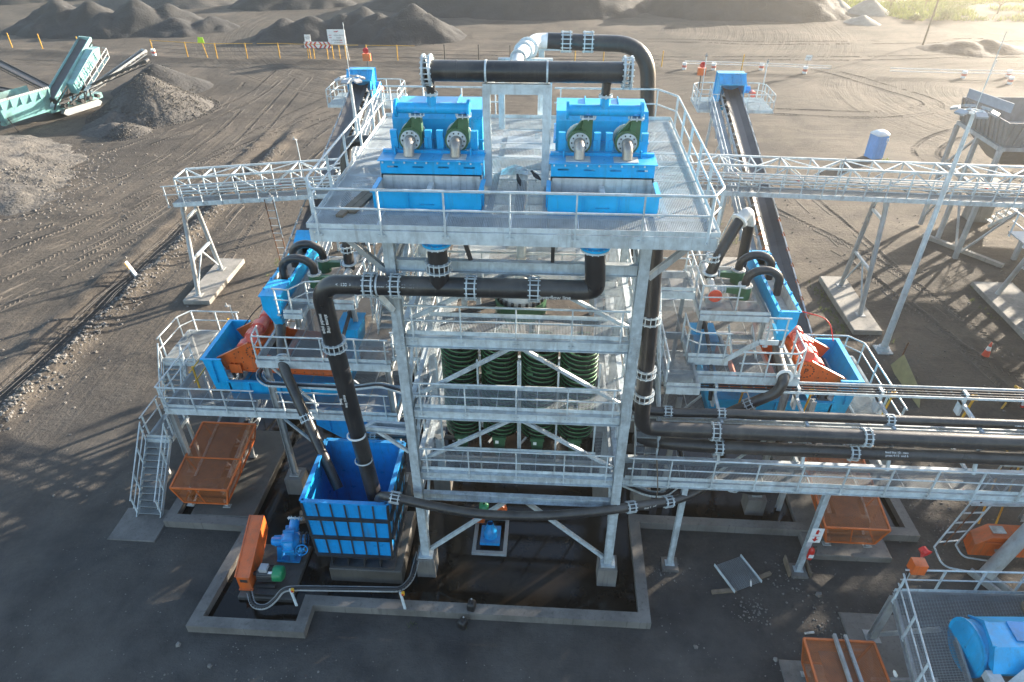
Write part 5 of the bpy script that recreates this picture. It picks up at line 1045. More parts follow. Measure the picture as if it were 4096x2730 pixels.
    x = -8.3; MB().tube((x, 22.75, 9.15), (x, 25.3, 9.15), .15, n=16).build('manifold', LINER, t); MB().tube((x, 22.7, 9.15), (x, 22.76, 9.15), .26, n=22).bolts((x, 22.72, 9.15), (0, 1, 0), .22, 10, .03, .08).build('blind_flange', mat('red_blind', (.62, .09, .05), .4), t); MB().box((x - .3, 22.9, 8.72), (x + .3, 23.1, 9.02)).build('support', GALVD, t)
    flange(t, (x, 25.25, 9.15), (0, 1, 0), .15, .06, 10)
    t = thing('feed_pipe', (x, 24.2, 9), 'black feed pipe above the green cyclone pair ' + oth, 'pipe', 'cyclone feed pipes')
    if L: P = [(x, 24.1, 9.15), (x, 24.15, 10.2), (x + .22, 24.95, 13.4), (x + .3, 25.1, 14.2), (x + 2.2, 25.1, 14.25), (x + 4.0, 25.0, 14.25)]
    else: P = [(x, 24.1, 9.15), (x - .15, 24.2, 9.9), (x - .95, 24.9, 11.3), (x - 1.3, 25.2, 11.6), (x - 1.6, 25.6, 10.9), (x - 1.75, 25.9, 7)]
    MB().pipe(fillet(P, .7, 6), .21, 18).build('run', HDPE, t); coupling(t, (x, 24.12, 10.1), (0, 0, 1), .21, .2, 10); MB().ring((x, 24.1, 9.42), (0, 0, 1), .3, .2, .06, 18).build('flange', GALV, t)
    if not L: MB().pipe(fillet([lerp(P[2], P[3], .1), P[3], P[4]], .4, 6), .235, 18).build('elbow_sleeve', LINER, t); MB().ring(lerp(P[2], P[3], .1), V(P[3]) - V(P[2]), .34, .2, .08, 18).build('flange', WHITE, t)
    # launder discharge pipe
    if L:
        t = thing('discharge_pipe', (-9, 19, 5), 'slanting black pipe from the left launder down into the blue sump tank', 'pipe')
        P = [(cx, Y0 + .3, 7.6), (cx, Y0 + .1, 7.35), (-10.05, 20.0, 7.3), (-9.75, 19.6, 6.8), (-7.75, 17.4, 3.5)]
        P = [(cx, Y0 + .3, 7.6), (-10.72, 21.6, 7.5), (-10.12, 19.95, 7.1), (-7.8, 17.3, 3.4)]
        MB().pipe(fillet(P, .5, 5), .2, 18).build('run', HDPE, t); MB().ring((-10.25, 20.35, 7.2), (.3, -1, -.25), .29, .2, .06, 18).ring((-10.2, 20.2, 7.17), (.3, -1, -.25), .29, .2, .06, 18).build('flange', GALV, t); coupling(t, lerp((-10.12, 19.95, 7.1), (-7.8, 17.3, 3.4), .42), (2.3, -2.6, -3.7), .2, .2, 12)
    else:
        t = thing('discharge_pipe', (-8.5, 20, 6), 'bent black pipe dropping from the right launder outlet in front of the screen', 'pipe')
        P = [(cx, Y0 + .3, 7.6), (cx + .05, Y0 - .2, 7.3), (-10.55, 19.85, 7.45), (-10.4, 19.7, 6.95), (-8.3, 19.7, 5.5), (-7.4, 19.75, 4.7)]
        MB().pipe(fillet(P, .3, 5), .2, 18).build('run', HDPE, t); coupling(t, lerp((-10.4, 19.7, 6.95), (-8.3, 19.7, 5.5), .45), (2.1, 0, -1.45), .2, .22, 10); MB().ring((-10.6, 20.0, 7.43), (0, -1, .08), .3, .2, .07, 18).build('flange', WHITE, t)
    # small blue valve box through the upper level
    t = thing('splitter_box', (-8, 22.5, 7), 'small blue splitter box sunk in the grating ' + oth, 'box', 'blue splitter boxes'); m = MB(); m.poly([(-8.45, 21.75, 7.7), (-7.6, 21.75, 7.7), (-7.7, 21.75, 6.7), (-8.4, 21.75, 6.7)], (0, 1.2, 0)); m.box((-8.5, 21.7, 7.7), (-7.55, 23.0, 7.73)); m.build('box', BLUE, t)
    MB().pipe(fillet([(-8.0, 22.6, 7.72), (-8.0, 22.5, 8.15), (-8.05, 21.4, 7.75), (-8.05, 20.3, 7.2), (-8.1, 20.0, 6.2)], .3), .075, 10).build('pipe', DARK, t); MB().ring((-8.0, 22.5, 8.0), (0, 0, 1), .16, .07, .1, 12).ring((-8.05, 20.9, 7.5), (0, -1, -.4), .15, .07, .08, 12).build('valve', DARK, t)
module('left')
cage('large orange mesh guard on the left pad, below the screen platform', -15.5, -13.05, 18.45, 21.9, .75, 1.7, .55)
MIR[0] = XC
module('right')
MIR[0] = None
cage('large orange mesh guard on the right pad, behind the leg with the red extinguisher', 11.0, 13.45, 17.95, 21.4, .75, 1.7, .55)
cage('orange mesh guard with two steel channels across it at the bottom edge', 8.75, 11.0, 9.4, 13.1, .35, 1.75, .1, [((9.75, 9.3, 1.84), (9.75, 13.25, 1.94), .1, .14), ((10.1, 9.3, 1.84), (10.1, 13.25, 1.94), .1, .1)])
# conduit tray in front of the left screen platform
t = thing('cable_tray', (-8, 19.8, 6.6), 'galvanised cable tray looping round the edge of the left screen platform', 'cable tray'); P = fillet([(-11.15, 21.3, 6.55), (-11.3, 20.1, 6.55), (-10.9, 19.75, 6.4), (-7.5, 19.75, 6.35), (-6.3, 19.6, 6.7), (-5.2, 19.3, 6.6), (-4.7, 18.5, 6.6)], .3, 4); m = MB()
for s in (-1, 1):
    for p, q in zip(P, P[1:]): d_ = (q - p).normalized(); nn = V((-d_.y, d_.x, 0)).normalized() * .12 * s; m.bar(p + nn, q + nn, .02, .09)
m.build('tray', GALV, t); MB().pipe(P, .05, 8).build('cable', BLACK, t)
# stairs between tower and right platform
t = thing('stair_flight', (3.6, 20, 8), 'narrow galvanised stair between the tower and the right screen platform', 'stairs'); stair(t, 3.35, 4.15, 18.2, 4.8, 22.6, 9.4, (0, 1)); platform(t, 3.0, 5.6, 22.7, 24.2, 9.4, [], [[(3.0, 24.25, 9.4), (5.6, 24.25, 9.4)]]); platform(t, 4.3, 5.5, 19.2, 22.6, 7.5, [], [[(4.3, 19.2, 7.5), (4.3, 22.5, 7.5)]], 'y')
for x in (3.1, 5.5): MB().bar((x, 24.2, 0), (x, 24.2, 9.1), .15, .15).build('post', GALVD, t)
stair(t, 3.3, 4.1, 24.0, 9.2, 18.0, 5.6, (0, 0))
# black down pipe right of the tower and the pipe rack
t = thing('down_pipe', (3.2, 17.5, 9), 'black down pipe beside the right front tower leg, curving onto the pipe rack', 'pipe')
MB().pipe(fillet([(2.98, 17.7, 13.9), (3.15, 17.7, 11.0), (3.3, 17.75, 7.6), (3.4, 18.0, 6.45), (5.2, 18.05, 6.4), (42, 18.05, 6.34)], [0, .5, .6, 1.2, .5, 0], 8), .27, 20).build('run', HDPE, t)
for z, x in ((11.3, 3.12), (9.2, 3.22), (8.2, 3.27)): coupling(t, (x, 17.72, z), (0, 0, 1), .27, .25, 12)
for x in (6.0, 11.2, 18): coupling(t, (x, 18.05, 6.38), (1, 0, 0), .27, .22, 12)
t = thing('rack_pipe', (20, 19, 6.9), 'thinner black pipe at the back of the pipe rack', 'pipe', 'black pipes on the rack'); MB().pipe(fillet([(2.9, 18.6, 7.2), (3.3, 18.7, 6.7), (4.6, 18.75, 6.58), (6.5, 18.75, 6.64), (42, 18.75, 6.58)], .5, 5), .17, 16).build('run', HDPE, t)
for x in (4.4, 6.3, 12.2, 19): coupling(t, (x, 18.75, 6.61), (1, 0, 0), .17, .2, 10)
t = thing('rack_pipe', (20, 18, 5.7), 'black pipe at the front of the pipe rack, nearest the walkway', 'pipe', 'black pipes on the rack'); MB().pipe(fillet([(3.4, 18.9, 5.1), (4.3, 18.3, 5.5), (6, 17.95, 5.74), (42, 17.95, 5.72)], .6, 5), .24, 18).build('run', HDPE, t)
for x in (6.2, 10.9, 17): coupling(t, (x, 17.95, 5.73), (1, 0, 0), .24, .22, 12)
text('pipe_marking', 'feed line 10 - two\npress 4-15  end 6', .11, (12.3, 17.76, 5.9), (R(50), 0, 0), WHITE, t); text('pipe_marking', 'mast line', .12, (16.6, 18.6, 6.7), (R(40), 0, 0), WHITE, t)
t = thing('pipe_rack', (15, 18, 0), 'long railed steel walkway and pipe rack running out to the right edge on slender legs', 'pipe rack')
XE = 42
for y in (17.12, 18.3): MB().ibeam((2.85, y, 4.62), (XE, y, 4.62), .14, .3).build('beam', GALV, t)
g = grating(2.9, XE, 17.2, 18.1, 4.84, 'y', .05, .06); panel_seams(g, 2.9, XE, 17.2, 18.1, 4.84, 1.6); g.build('deck_grating', GRAT, t); toe([(2.9, 17.1, 4.84), (XE, 17.1, 4.84)], -.02, .15).build('toe_plate', GALV, t)
rail([(2.95, 17.04, 4.84), (XE, 17.04, 4.84)], sp=1.5, drop=.3).build('handrail', GALV, t)
for x in (5.1, 10.1, 20.2, 30.5):
    m = MB(); m.ibeam((x + (.0 if x < 6 else 0), 17.15, .12), (x, 17.15, 4.46), .2, .2, .012, .016, (0, 1, 0)); m.box((x - .18, 17.0, .08), (x + .18, 17.3, .13)); m.build('leg', GALVC, t)
    m = MB(); m.ibeam((x, 20.2, .1), (x, 20.2, 6.2), .2, .2, .012, .016, (0, 1, 0)); m.build('leg', GALVD, t)
for x in range(6, 42, 3):
    x += .3; m = MB(); m.bar((x, 17.9, 4.95), (x, 18.4, 6.45), .1, .1, (1, 0, 0)); m.bar((x, 18.4, 6.45), (x, 20.2, 6.55), .1, .12); m.bar((x, 20.0, 6.0), (x, 20.0, 7.0), .3, .1, (1, 0, 0)); m.bar((x, 18.3, 4.77), (x, 20.2, 4.9), .1, .1); m.build('cross_arm', GALV, t)
for y, z in ((19.75, 6.9), (20.35, 6.9)): MB().bar((4.6, y, z), (XE, y, z), .03, .1).build('tray_rail', GALV, t)
[MB().bar((5 + .45 * k, 19.75, 6.87), (5 + .45 * k, 20.35, 6.87), .05, .02).build('tray_rung', GALV, t) for k in range(46)]
for y, z in ((19.0, 6.1), (19.5, 5.5)): MB().bar((3.2, y, z), (XE, y, z), .05, .1).build('rack_rail', GALV, t)
for k, y in enumerate((19.9, 20.05, 20.2)): MB().pipe([(5, y, 6.9), (20, y, 6.91), (XE, y, 6.9)], .035, 8).build('cable', BLACK, t)
for (x, y), l in (((5.1, 17.15), 'small concrete footing under the inner leg of the pipe rack'), ((10.1, 17.15), 'boarded concrete footing under the rack leg that carries the extinguisher')):
    m = MB(); m.box((x - .32, y - .35, -.1), (x + .32, y + .3, .1)); m.box((x - .3, y - .33, .1), (x + .3, y + .28, .12)); o_ = m.build('footing', CONCD); solo(o_, l, 'footing')
    if x > 9: solo(MB().box((x - .43, y - .3, -.05), (x - .37, y + .5, .32)).build('shutter_board', WOOD), 'plank set on edge against the left of the footing below the extinguisher', 'plank'); solo(MB().box((x + .37, y - .3, -.05), (x + .42, y + .5, .30)).build('shutter_board', WOOD), 'plank set on edge against the right of the footing below the extinguisher', 'plank')
t = thing('extinguisher_sign', (10.1, 17.0, 2.3), 'white sign with red extinguisher symbol and arrow on the pipe rack leg', 'sign'); sg = 16.99
MB().box((9.98, sg, 1.95), (10.42, sg + .02, 2.72)).build('board', WHITE, t); m = MB(); m.box((10.15, sg - .004, 2.42), (10.25, sg, 2.62)); m.box((10.17, sg - .004, 2.63), (10.23, sg, 2.67)); m.box((10.25, sg - .004, 2.55), (10.31, sg, 2.57)); m.box((10.07, sg - .004, 2.3), (10.33, sg, 2.315)); m.box((10.165, sg - .004, 2.15), (10.235, sg, 2.27)); m.add([(10.08, sg - .004, 2.16), (10.2, sg - .004, 2.0), (10.32, sg - .004, 2.16)], [(0, 1, 2)]); m.build('symbol', RED, t)
t = thing('fire_extinguisher', (10.2, 16.93, 1.2), 'red fire extinguisher hung on the pipe rack leg under its sign', 'extinguisher'); MB().lathe((10.2, 16.9, 1.12), (0, 0, 1), [(.02, 0), (.1, .02), (.11, .08), (.11, .48), (.08, .56), (.03, .6), (.03, .68)], 18).build('body', RED, t); MB().box((10.1, 16.786, 1.28), (10.28, 16.80, 1.46)).build('label', WHITE, t); m = MB(); m.bar((10.2, 16.9, 1.8), (10.32, 16.88, 1.84), .03, .03); m.pipe([(10.22, 16.88, 1.78), (10.33, 16.85, 1.7), (10.34, 16.84, 1.4)], .012, 6); m.build('hose', BLACK, t)
# scaffold guard rail behind the rack
t = thing('scaffold_rail', (12, 20.9, 6), 'long thin scaffold pole with yellow clamp uprights behind the pipe rack', 'scaffold'); m = MB(); m.pipe([(4.3, 20.9, 6.1), (20, 20.9, 6.05), (42, 20.9, 6.0)], .03, 8); m.build('pole', DARK, t)
for x in (7.6, 10.2, 13.25, 16.3): m = MB(); m.bar((x, 20.9, 5.0), (x + .1, 20.9, 6.2), .06, .06); m.box((x - .03, 20.82, 5.95), (x + .2, 20.98, 6.15)); m.build('upright', YELL, t)
t = thing('scaffold_rail', (-15, 22, 6), 'yellow scaffold poles along the outer side of the left screen', 'scaffold'); m = MB(); m.pipe([(-14.6, 20.9, 5.9), (-14.6, 24.9, 5.9)], .03, 8); m.pipe([(-14.6, 21, 5.3), (-14.6, 24.8, 5.3)], .03, 8); m.pipe([(-14.6, 24.8, 5.9), (-11.5, 24.9, 5.9)], .03, 8); [m.bar((-14.6, y, 4.8), (-14.6, y, 6.0), .06, .06) for y in (21.2, 22.9, 24.8)]; m.build('pole', YELL, t)
# loose floor panel
t = thing('loose_grating_panel', (7.7, 16.8, .1), 'loose square floor grating lying on the ground on two timbers', 'grating panel'); c_ = V((7.68, 16.78, .16)); g = grating(-.62, .62, -.62, .62, 0, 'x', .045, .075); an = -.43
rot = lambda p: V((p.x * math.cos(-an) - p.y * math.sin(-an), p.x * math.sin(-an) + p.y * math.cos(-an), p.z)) + c_
g.v = [rot(p) for p in g.v]; g.build('grid', GRAT, t); m = MB(); [m.box((s * .62 - .012, -.66, -.05), (s * .62 + .012, .66, .09)) for s in (-1, 1)]; m.v = [rot(p) for p in m.v]; m.build('toe_plate', GALV, t)
solo(MB().bar((6.55, 15.95, .06), (7.5, 16.1, .06), .14, .1).build('timber_block', WOOD), 'timber block under the front corner of the loose floor grating', 'timber'); solo(MB().bar((8.1, 16.5, .06), (9.0, 16.95, .06), .14, .1).build('timber_block', WOOD), 'timber block sticking out at the right of the loose floor grating', 'timber')
m = MB(); m.lathe((8.05, 16.2, .2), (.2, 1, .1), [(.03, 0), (.035, .1), (.035, .2), (.012, .24), (.012, .28)], 10); solo(m.build('plastic_bottle', WHITE), 'white plastic bottle lying on the loose floor grating', 'bottle')
solo(MB().bar((9.6, 14.45, .03), (9.95, 14.52, .03), .07, .05).build('cut_offcut', LINER), 'short pale offcut lying on the ground near the corner platform', 'offcut')

t = thing('collection_box', (-8, 21.6, 2.6), 'blue collection box hanging in the shade below the left screen platform', 'box'); m = MB(); m.poly([(-9.8, 21.0, 4.25), (-6.3, 21.0, 4.25), (-6.3, 21.0, 3.2), (-7.2, 21.0, 2.5), (-8.8, 21.0, 2.5), (-9.8, 21.0, 3.2)], (0, 1.6, 0)); [m.box((x - .02, 20.94, 2.9), (x + .02, 21.0, 4.25)) for x in (-9.2, -8.3, -7.4, -6.7)]; m.box((-9.85, 20.93, 4.2), (-6.25, 21.0, 4.27)); m.build('box', BLUED, t)
t = thing('drain_pipe', (-6, 20, 4.2), 'thin black pipe with bolted coupling running from the left screen toward the tower', 'pipe'); MB().pipe(fillet([(-8.0, 20.0, 4.05), (-7.2, 19.6, 4.0), (-4.8, 19.4, 4.3), (-3.2, 19.3, 4.4)], .3), .1, 12).build('run', HDPE, t); coupling(t, (-6.9, 19.57, 4.03), (1, -.1, .1), .1, .18, 8); coupling(t, (-7.4, 19.7, 4.0), (1, -.3, 0), .1, .14, 8)
t = thing('drain_pipe', (4, 20, 3), 'black pipe with bolted couplings under the walkway, right of the tower foot', 'pipe'); MB().pipe(fillet([(2.9, 19.6, 1.2), (3.0, 19.4, 2.6), (3.4, 19.2, 3.6), (3.3, 18.9, 4.6)], .4), .2, 14).build('run', HDPE, t); coupling(t, (3.0, 19.4, 2.4), (0, 0, 1), .2, .2, 10)
t = thing('cable_tray', (4, 18.6, 3.2), 'cable tray bending round the water right of the front tower leg', 'cable tray'); P = fillet([(2.8, 18.4, 3.3), (4.0, 17.9, 3.2), (4.6, 17.9, 3.2), (5.4, 18.6, 3.3), (5.4, 20, 3.6)], .25, 4); m = MB()
for s in (-1, 1):
    for p, q in zip(P, P[1:]): d_ = (q - p).normalized(); nn = V((-d_.y, d_.x, 0)).normalized() * .12 * s; m.bar(p + nn, q + nn, .02, .09)
m.build('tray', GALV, t); MB().pipe(P, .05, 8).build('cable', BLACK, t)
for k, (pts, l) in enumerate((([(-10.9, 24.9, 8.8), (-11.2, 24.0, 8.2), (-12.4, 23.4, 7.5), (-12.9, 23.0, 6.9)], 'black electric cable drooping from the left launder to the exciter drums'), ([(9.6, 25.1, 6.2), (9.9, 24.6, 7.6), (11.4, 23.6, 7.7), (11.6, 23.2, 6.9)], 'orange electric cable hooked over a bar beside the right exciter drums'), ([(3.9, 17.0, 5.9), (4.0, 16.95, 5.2), (4.1, 16.9, 4.4), (4.05, 16.9, 3.9)], 'rope hanging from the walkway rail over the sagging pipe'))):
    solo(MB().pipe(fillet([V(p) for p in pts], .5, 5), .022, 6).build('hanging_cable', (BLACK, RED, WOOD)[k]), l, 'cable')
# ---------------------------------------------------------------- inclined conveyors
def conveyor(label, X, s):
    """s = +1 right, -1 left; belt rising away from the plant to a hooded head"""
    t = thing('inclined_conveyor', (X, 35, 0), label, 'conveyor', 'inclined conveyors behind the plant')
    P = [V((X, 18.8, 1.2)), V((X, 24, 2.35)), V((X, 32, 4.7)), V((X, 40, 7.0)), V((X, 50.5, 9.75))]
    def zc(y):
        for a, b in zip(P, P[1:]):
            if a.y <= y <= b.y: return a.z + (b.z - a.z) * (y - a.y) / (b.y - a.y)
        return P[-1].z
    m = MB()
    for a, b in zip(P, P[1:]):
        for o0, o1, z0, z1 in ((-.55, -.2, .16, .0), (-.2, .2, 0, 0), (.2, .55, 0, .16)):
            m.add([a + V((o0, 0, z0)), a + V((o1, 0, z1)), b + V((o1, 0, z1)), b + V((o0, 0, z0))], [(0, 1, 2, 3)], False)
            m.add([a + V((o0, 0, z0 - .03)), a + V((o1, 0, z1 - .03)), b + V((o1, 0, z1 - .03)), b + V((o0, 0, z0 - .03))], [(3, 2, 1, 0)], False)
        m.bar(a + V((0, 0, -.45)), b + V((0, 0, -.45)), 1.0, .02)
    m.build('belt', RUBB, t)
    m = MB(); q = MB()
    for e in (-.72, .72):
        for a, b in zip(P, P[1:]): m.chan(a + V((e, 0, -.1)), b + V((e, 0, -.1)), .08, .2); m.bar(a + V((e, 0, -.8)), b + V((e, 0, -.8)), .08, .08)
        y = 20.0
        while y < 50: m.bar((X + e, y, zc(y) - .15), (X + e, y + 1.1, zc(y + 1.1) - .78), .05, .05); m.bar((X + e, y + 1.1, zc(y + 1.1) - .78), (X + e, y + 2.2, zc(min(50.4, y + 2.2)) - .15), .05, .05); y += 2.2
    m.build('stringer', GALV, t)
    for k in range(26):
        q = MB(); y = 20 + k * 1.18; z = zc(y); q.tube((X - .2, y, z - .08), (X + .2, y, z - .08), .06, n=8); q.tube((X + .2, y, z - .08), (X + .62, y, z + .12), .06, n=8); q.tube((X - .2, y, z - .08), (X - .62, y, z + .12), .06, n=8); q.bar((X - .7, y, z - .16), (X + .7, y, z - .16), .06, .05); q.tube((X - .55, y + .5, z - .55), (X + .55, y + .5, z - .55), .06, n=8); q.bar((X - .74, y, z + .05), (X - .6, y, z + .28), .05, .05); q.bar((X + .74, y, z + .05), (X + .6, y, z + .28), .05, .05); q.build('idler', ORNGD if s > 0 and 26 < y < 37 else GALVD, t)
    # walkway on the inner side
    w = -s * 1.25; m = MB()
    yy = 27.0
    while yy < 49.5:
        a, b = V((X + w, yy, zc(yy) - .35)), V((X + w, yy + 1.5, zc(yy + 1.5) - .35)); m.bar(a, b - V((0, .03, 0)), .75, .03); yy += 1.5
    m.build('walkway', GRAT, t); rail([(X + w * 1.3, 27, zc(27) - .35), (X + w * 1.3, 40, zc(40) - .35), (X + w * 1.3, 49.6, zc(49.6) - .35)], sp=1.5).build('handrail', GALV, t)
    # head platform and hood
    z = 8.7
    for x0, x1, y0, y1 in ((X - 2.3, X - .95, 49.2, 52.4), (X + .95, X + 2.9, 49.2, 52.4), (X - .95, X + .95, 51.2, 52.4)):
        m = grating(x0, x1, y0, y1, z, 'x', .06, .12); m.bar((x0, y0, z - .12), (x1, y0, z - .12), .06, .2); m.bar((x0, y1, z - .12), (x1, y1, z - .12), .06, .2); m.bar((x0, y0, z - .12), (x0, y1, z - .12), .06, .2); m.bar((x1, y0, z - .12), (x1, y1, z - .12), .06, .2); m.build('head_platform', GALV, t)
    rail([(X - .95, 49.2, z), (X - 2.3, 49.2, z), (X - 2.3, 52.0, z), (X - 1.9, 52.4, z), (X + 2.5, 52.4, z), (X + 2.9, 52.0, z), (X + 2.9, 49.2, z), (X + .95, 49.2, z)], sp=1.1).build('handrail', GALV, t)
    m = MB(); m.poly([(X - .85, 49.7, 9.3), (X - .85, 49.9, 10.25), (X - .85, 50.5, 10.75), (X - .85, 51.4, 10.75), (X - .85, 51.5, 8.0), (X - .85, 50.7, 8.0)], (.04, 0, 0)); m.poly([(X + .81, 49.7, 9.3), (X + .81, 49.9, 10.25), (X + .81, 50.5, 10.75), (X + .81, 51.4, 10.75), (X + .81, 51.5, 8.0), (X + .81, 50.7, 8.0)], (.04, 0, 0))
    m.add([(X - .95, 49.85, 10.25), (X + .95, 49.85, 10.25), (X + .95, 50.5, 10.8), (X - .95, 50.5, 10.8), (X - .95, 51.45, 10.8), (X + .95, 51.45, 10.8), (X + .95, 51.5, 8), (X - .95, 51.5, 8)], [(0, 1, 2, 3), (3, 2, 5, 4), (4, 5, 6, 7)])
    for x in (-.6, 0, .6): m.bar((X + x, 49.88, 10.33), (X + x, 50.5, 10.86), .05, .06)
    m.bar((X - .98, 49.84, 10.25), (X + .98, 49.84, 10.25), .05, .1); m.bar((X - .98, 50.5, 10.84), (X + .98, 50.5, 10.84), .1, .05); m.build('head_hood', BLUE, t)
    m = MB(); m.tube((X + 1.05, 50.6, 9.75), (X + 1.4, 50.6, 9.75), .25, n=14); m.build('gearbox', BLUED, t); MB().tube((X + 1.5, 50.3, 9.6), (X + 1.5, 49.8, 9.6), .2, n=14).build('drive_motor', PINK, t)
    for y in (29, 43, 51.2):
        for e in (-.75, .75): MB().bar((X + e * (1.5 if y > 40 else 1), y, 0), (X + e, y, zc(min(y, 50.4)) - .85), .16, .16).build('leg', GALV, t)
        MB().bar((X - .75 * (1.5 if y > 40 else 1), y, .3), (X + .75, y, zc(min(y, 50.4)) - 1.2), .07, .07).build('leg_brace', GALV, t)
    t2 = thing('siren_post', (X + .2, 51.8, z), 'red siren above an orange box on a post beside the hood of the %s conveyor' % ('right' if s > 0 else 'left'), 'siren', 'sirens'); x = X + (-2.0 if s > 0 else .2); y = 52.2 if s < 0 else 51.5; MB().bar((x, y, z), (x, y, 11.4 if s < 0 else 10.9), .06, .06).build('post', DARK, t2); h = 11.1 if s < 0 else 10.5
    MB().box((x - .28, y - .2, h), (x + .28, y + .1, h + .5)).build('box', ORNG, t2); MB().lathe((x, y - .05, h + .75), (0, -1, -.2), [(.05, -.1), (.12, -.1), (.12, .05), (.22, .15), (.2, .15), (.05, .1)], 12).build('horn', RED, t2)
    return t
conveyor('inclined belt conveyor rising to a blue hood behind the plant on the right', 12.4, 1)
conveyor('inclined belt conveyor rising to a blue hood behind the plant on the left', -14.3, -1)
# ---------------------------------------------------------------- gantry conveyors
def gantry(label, xa, za, xb, zb, legs):
    t = thing('gantry_conveyor', ((xa + xb) / 2, 37.4, 0), label, 'gantry conveyor', 'lattice gantry conveyors')
    def zz(x): return za + (zb - za) * (x - xa) / (xb - xa)
    F, B, H = 37.05, 38.6, 1.35; a = lambda x, y, h: V((x, y, zz(x) + h))
    m = MB()
    for y in (F, B):
        for h in (.1, H): m.bar(a(xa, y, h), a(xb, y, h), .1, .1)
    n = round(abs(xb - xa) / 1.75); g = MB(); d = MB()
    for i in range(n + 1):
        x = xa + (xb - xa) * i / n; g = MB(); g.bar(a(x, F, H), a(x, B, H), .07, .07); g.bar(a(x, F, .1), a(x, B, .1), .07, .07)
        for y in (F, B): g.bar(a(x, y, .1), a(x, y, H), .07, .07, (1, 0, 0))
        g.build('truss_post', GALV, t)
        if i < n:
            x2 = xa + (xb - xa) * (i + 1) / n
            for y in (F, B): d.bar(a(x if i % 2 else x2, y, .1), a(x2 if i % 2 else x, y, H), .06, .06)
            d.bar(a(x if i % 2 else x2, F, H), a(x2 if i % 2 else x, B, H), .06, .05); d.bar(a(x if i % 2 else x2, F, .1), a(x2 if i % 2 else x, B, .1), .06, .05)
    m.build('chord', GALV, t); d.build('truss_diagonal', GALV, t)
    m = MB(); m.bar(a(xa, 36.2, .02), a(xb, 36.2, .02), .06, .26); m.build('edge_beam', GALV, t)
    m = MB(); k = round(abs(xb - xa) / .09)
    for i in range(k + 1): x = xa + (xb - xa) * i / k; m.bar(a(x, 36.24, .12), a(x, 36.98, .12), .014, .03)
    for j in range(8): m.bar(a(xa, 36.26 + j * .1, .125), a(xb, 36.26 + j * .1, .125), .012, .02)
    m.build('walkway', GRAT, t)
    rail([a(xa - .4, 36.14, .12), a(xb, 36.14, .12)], sp=1.15, h=1.1).build('handrail', GALV, t)
    m = MB(); m.bar(a(xa, 37.8, .5), a(xb, 37.8, .5), .9, .03); m.bar(a(xa, 37.8, .2), a(xb, 37.8, .2), .9, .02); m.build('belt', RUBB, t)
    m = MB(); m.pipe([a(xa, 36.95, .55), a(xb, 36.95, .55)], .05, 8); m.pipe([a(xa, 37.0, .75), a(xb, 37.0, .75)], .03, 8); m.build('service_pipe', GALV, t)
    for i in range(n): x = xa + (xb - xa) * (i + .5) / n; MB().tube(a(x, 37.3, .45), a(x, 38.3, .45), .06, n=8).build('idler', RED if i % 3 == 0 else GALVD, t)
    for x, z0 in legs:
        for s in (-1, 1): m = MB(); m.tube((x, 37.6 + s * 1.75, z0), (x, 37.75 + s * .6, zz(x) - .05), .14, n=12); m.box((x - .25, 37.6 + s * 1.75 - .25, z0 - .02), (x + .25, 37.6 + s * 1.75 + .25, z0 + .03)); m.build('leg', GALVD, t)
        f = lambda s, u: lerp((x, 37.6 + s * 1.75, z0), (x, 37.75 + s * .6, zz(x) - .05), u); m = MB()
        for u in (.38, .8): MB().bar(f(-1, u), f(1, u), .12, .16).build('cross_tie', GALV, t)
        for s in (-1, 1): MB().bar(f(s, .04), lerp(f(-1, .38), f(1, .38), .5), .07, .07).build('leg_brace', GALV, t); MB().bar(f(s, .8), lerp(f(-1, .99), f(1, .99), .5), .07, .07).build('leg_brace', GALV, t)
    return t
gantry('long lattice gantry conveyor ending at a trestle on the left behind the plant', -22.6, 6.35, -4.6, 7.85, [(-22.6, .3)])
gantry('long lattice gantry conveyor running out to the right edge behind the plant', 2.6, 7.95, 46, 6.95, [(9.2, .3), (19.0, .3)])
t = thing('ladder', (-16.5, 36.1, 4), 'steel ladder hanging from the left gantry walkway', 'ladder'); m = MB(); [m.bar((x, 36.1, 6.9), (x + .25, 35.9, 1.6), .05, .03) for x in (-16.9, -16.4)]; m.build('rail', RUSTM, t); m = MB(); [m.bar((-16.9 + .25 * k / 10, 36.1 - .02 * k, 6.7 - .48 * k), (-16.4 + .25 * k / 10, 36.1 - .02 * k, 6.7 - .48 * k), .04, .03) for k in range(11)]; m.build('rung', GALV, t)
t = thing('trestle_legs', (29, 37.2, 0), 'round tube trestle standing on the sunlit slab at the right edge', 'trestle')
for s in (-1, 1): MB().tube((28.6, 37.2 + s * 1.6, .3), (29.6, 37.4 + s * .5, 6.8), .15, n=12).build('leg', GALVD, t)
MB().bar((28.9, 36.2, 2.6), (28.9, 38.2, 2.6), .1, .12).build('leg_brace', GALV, t)
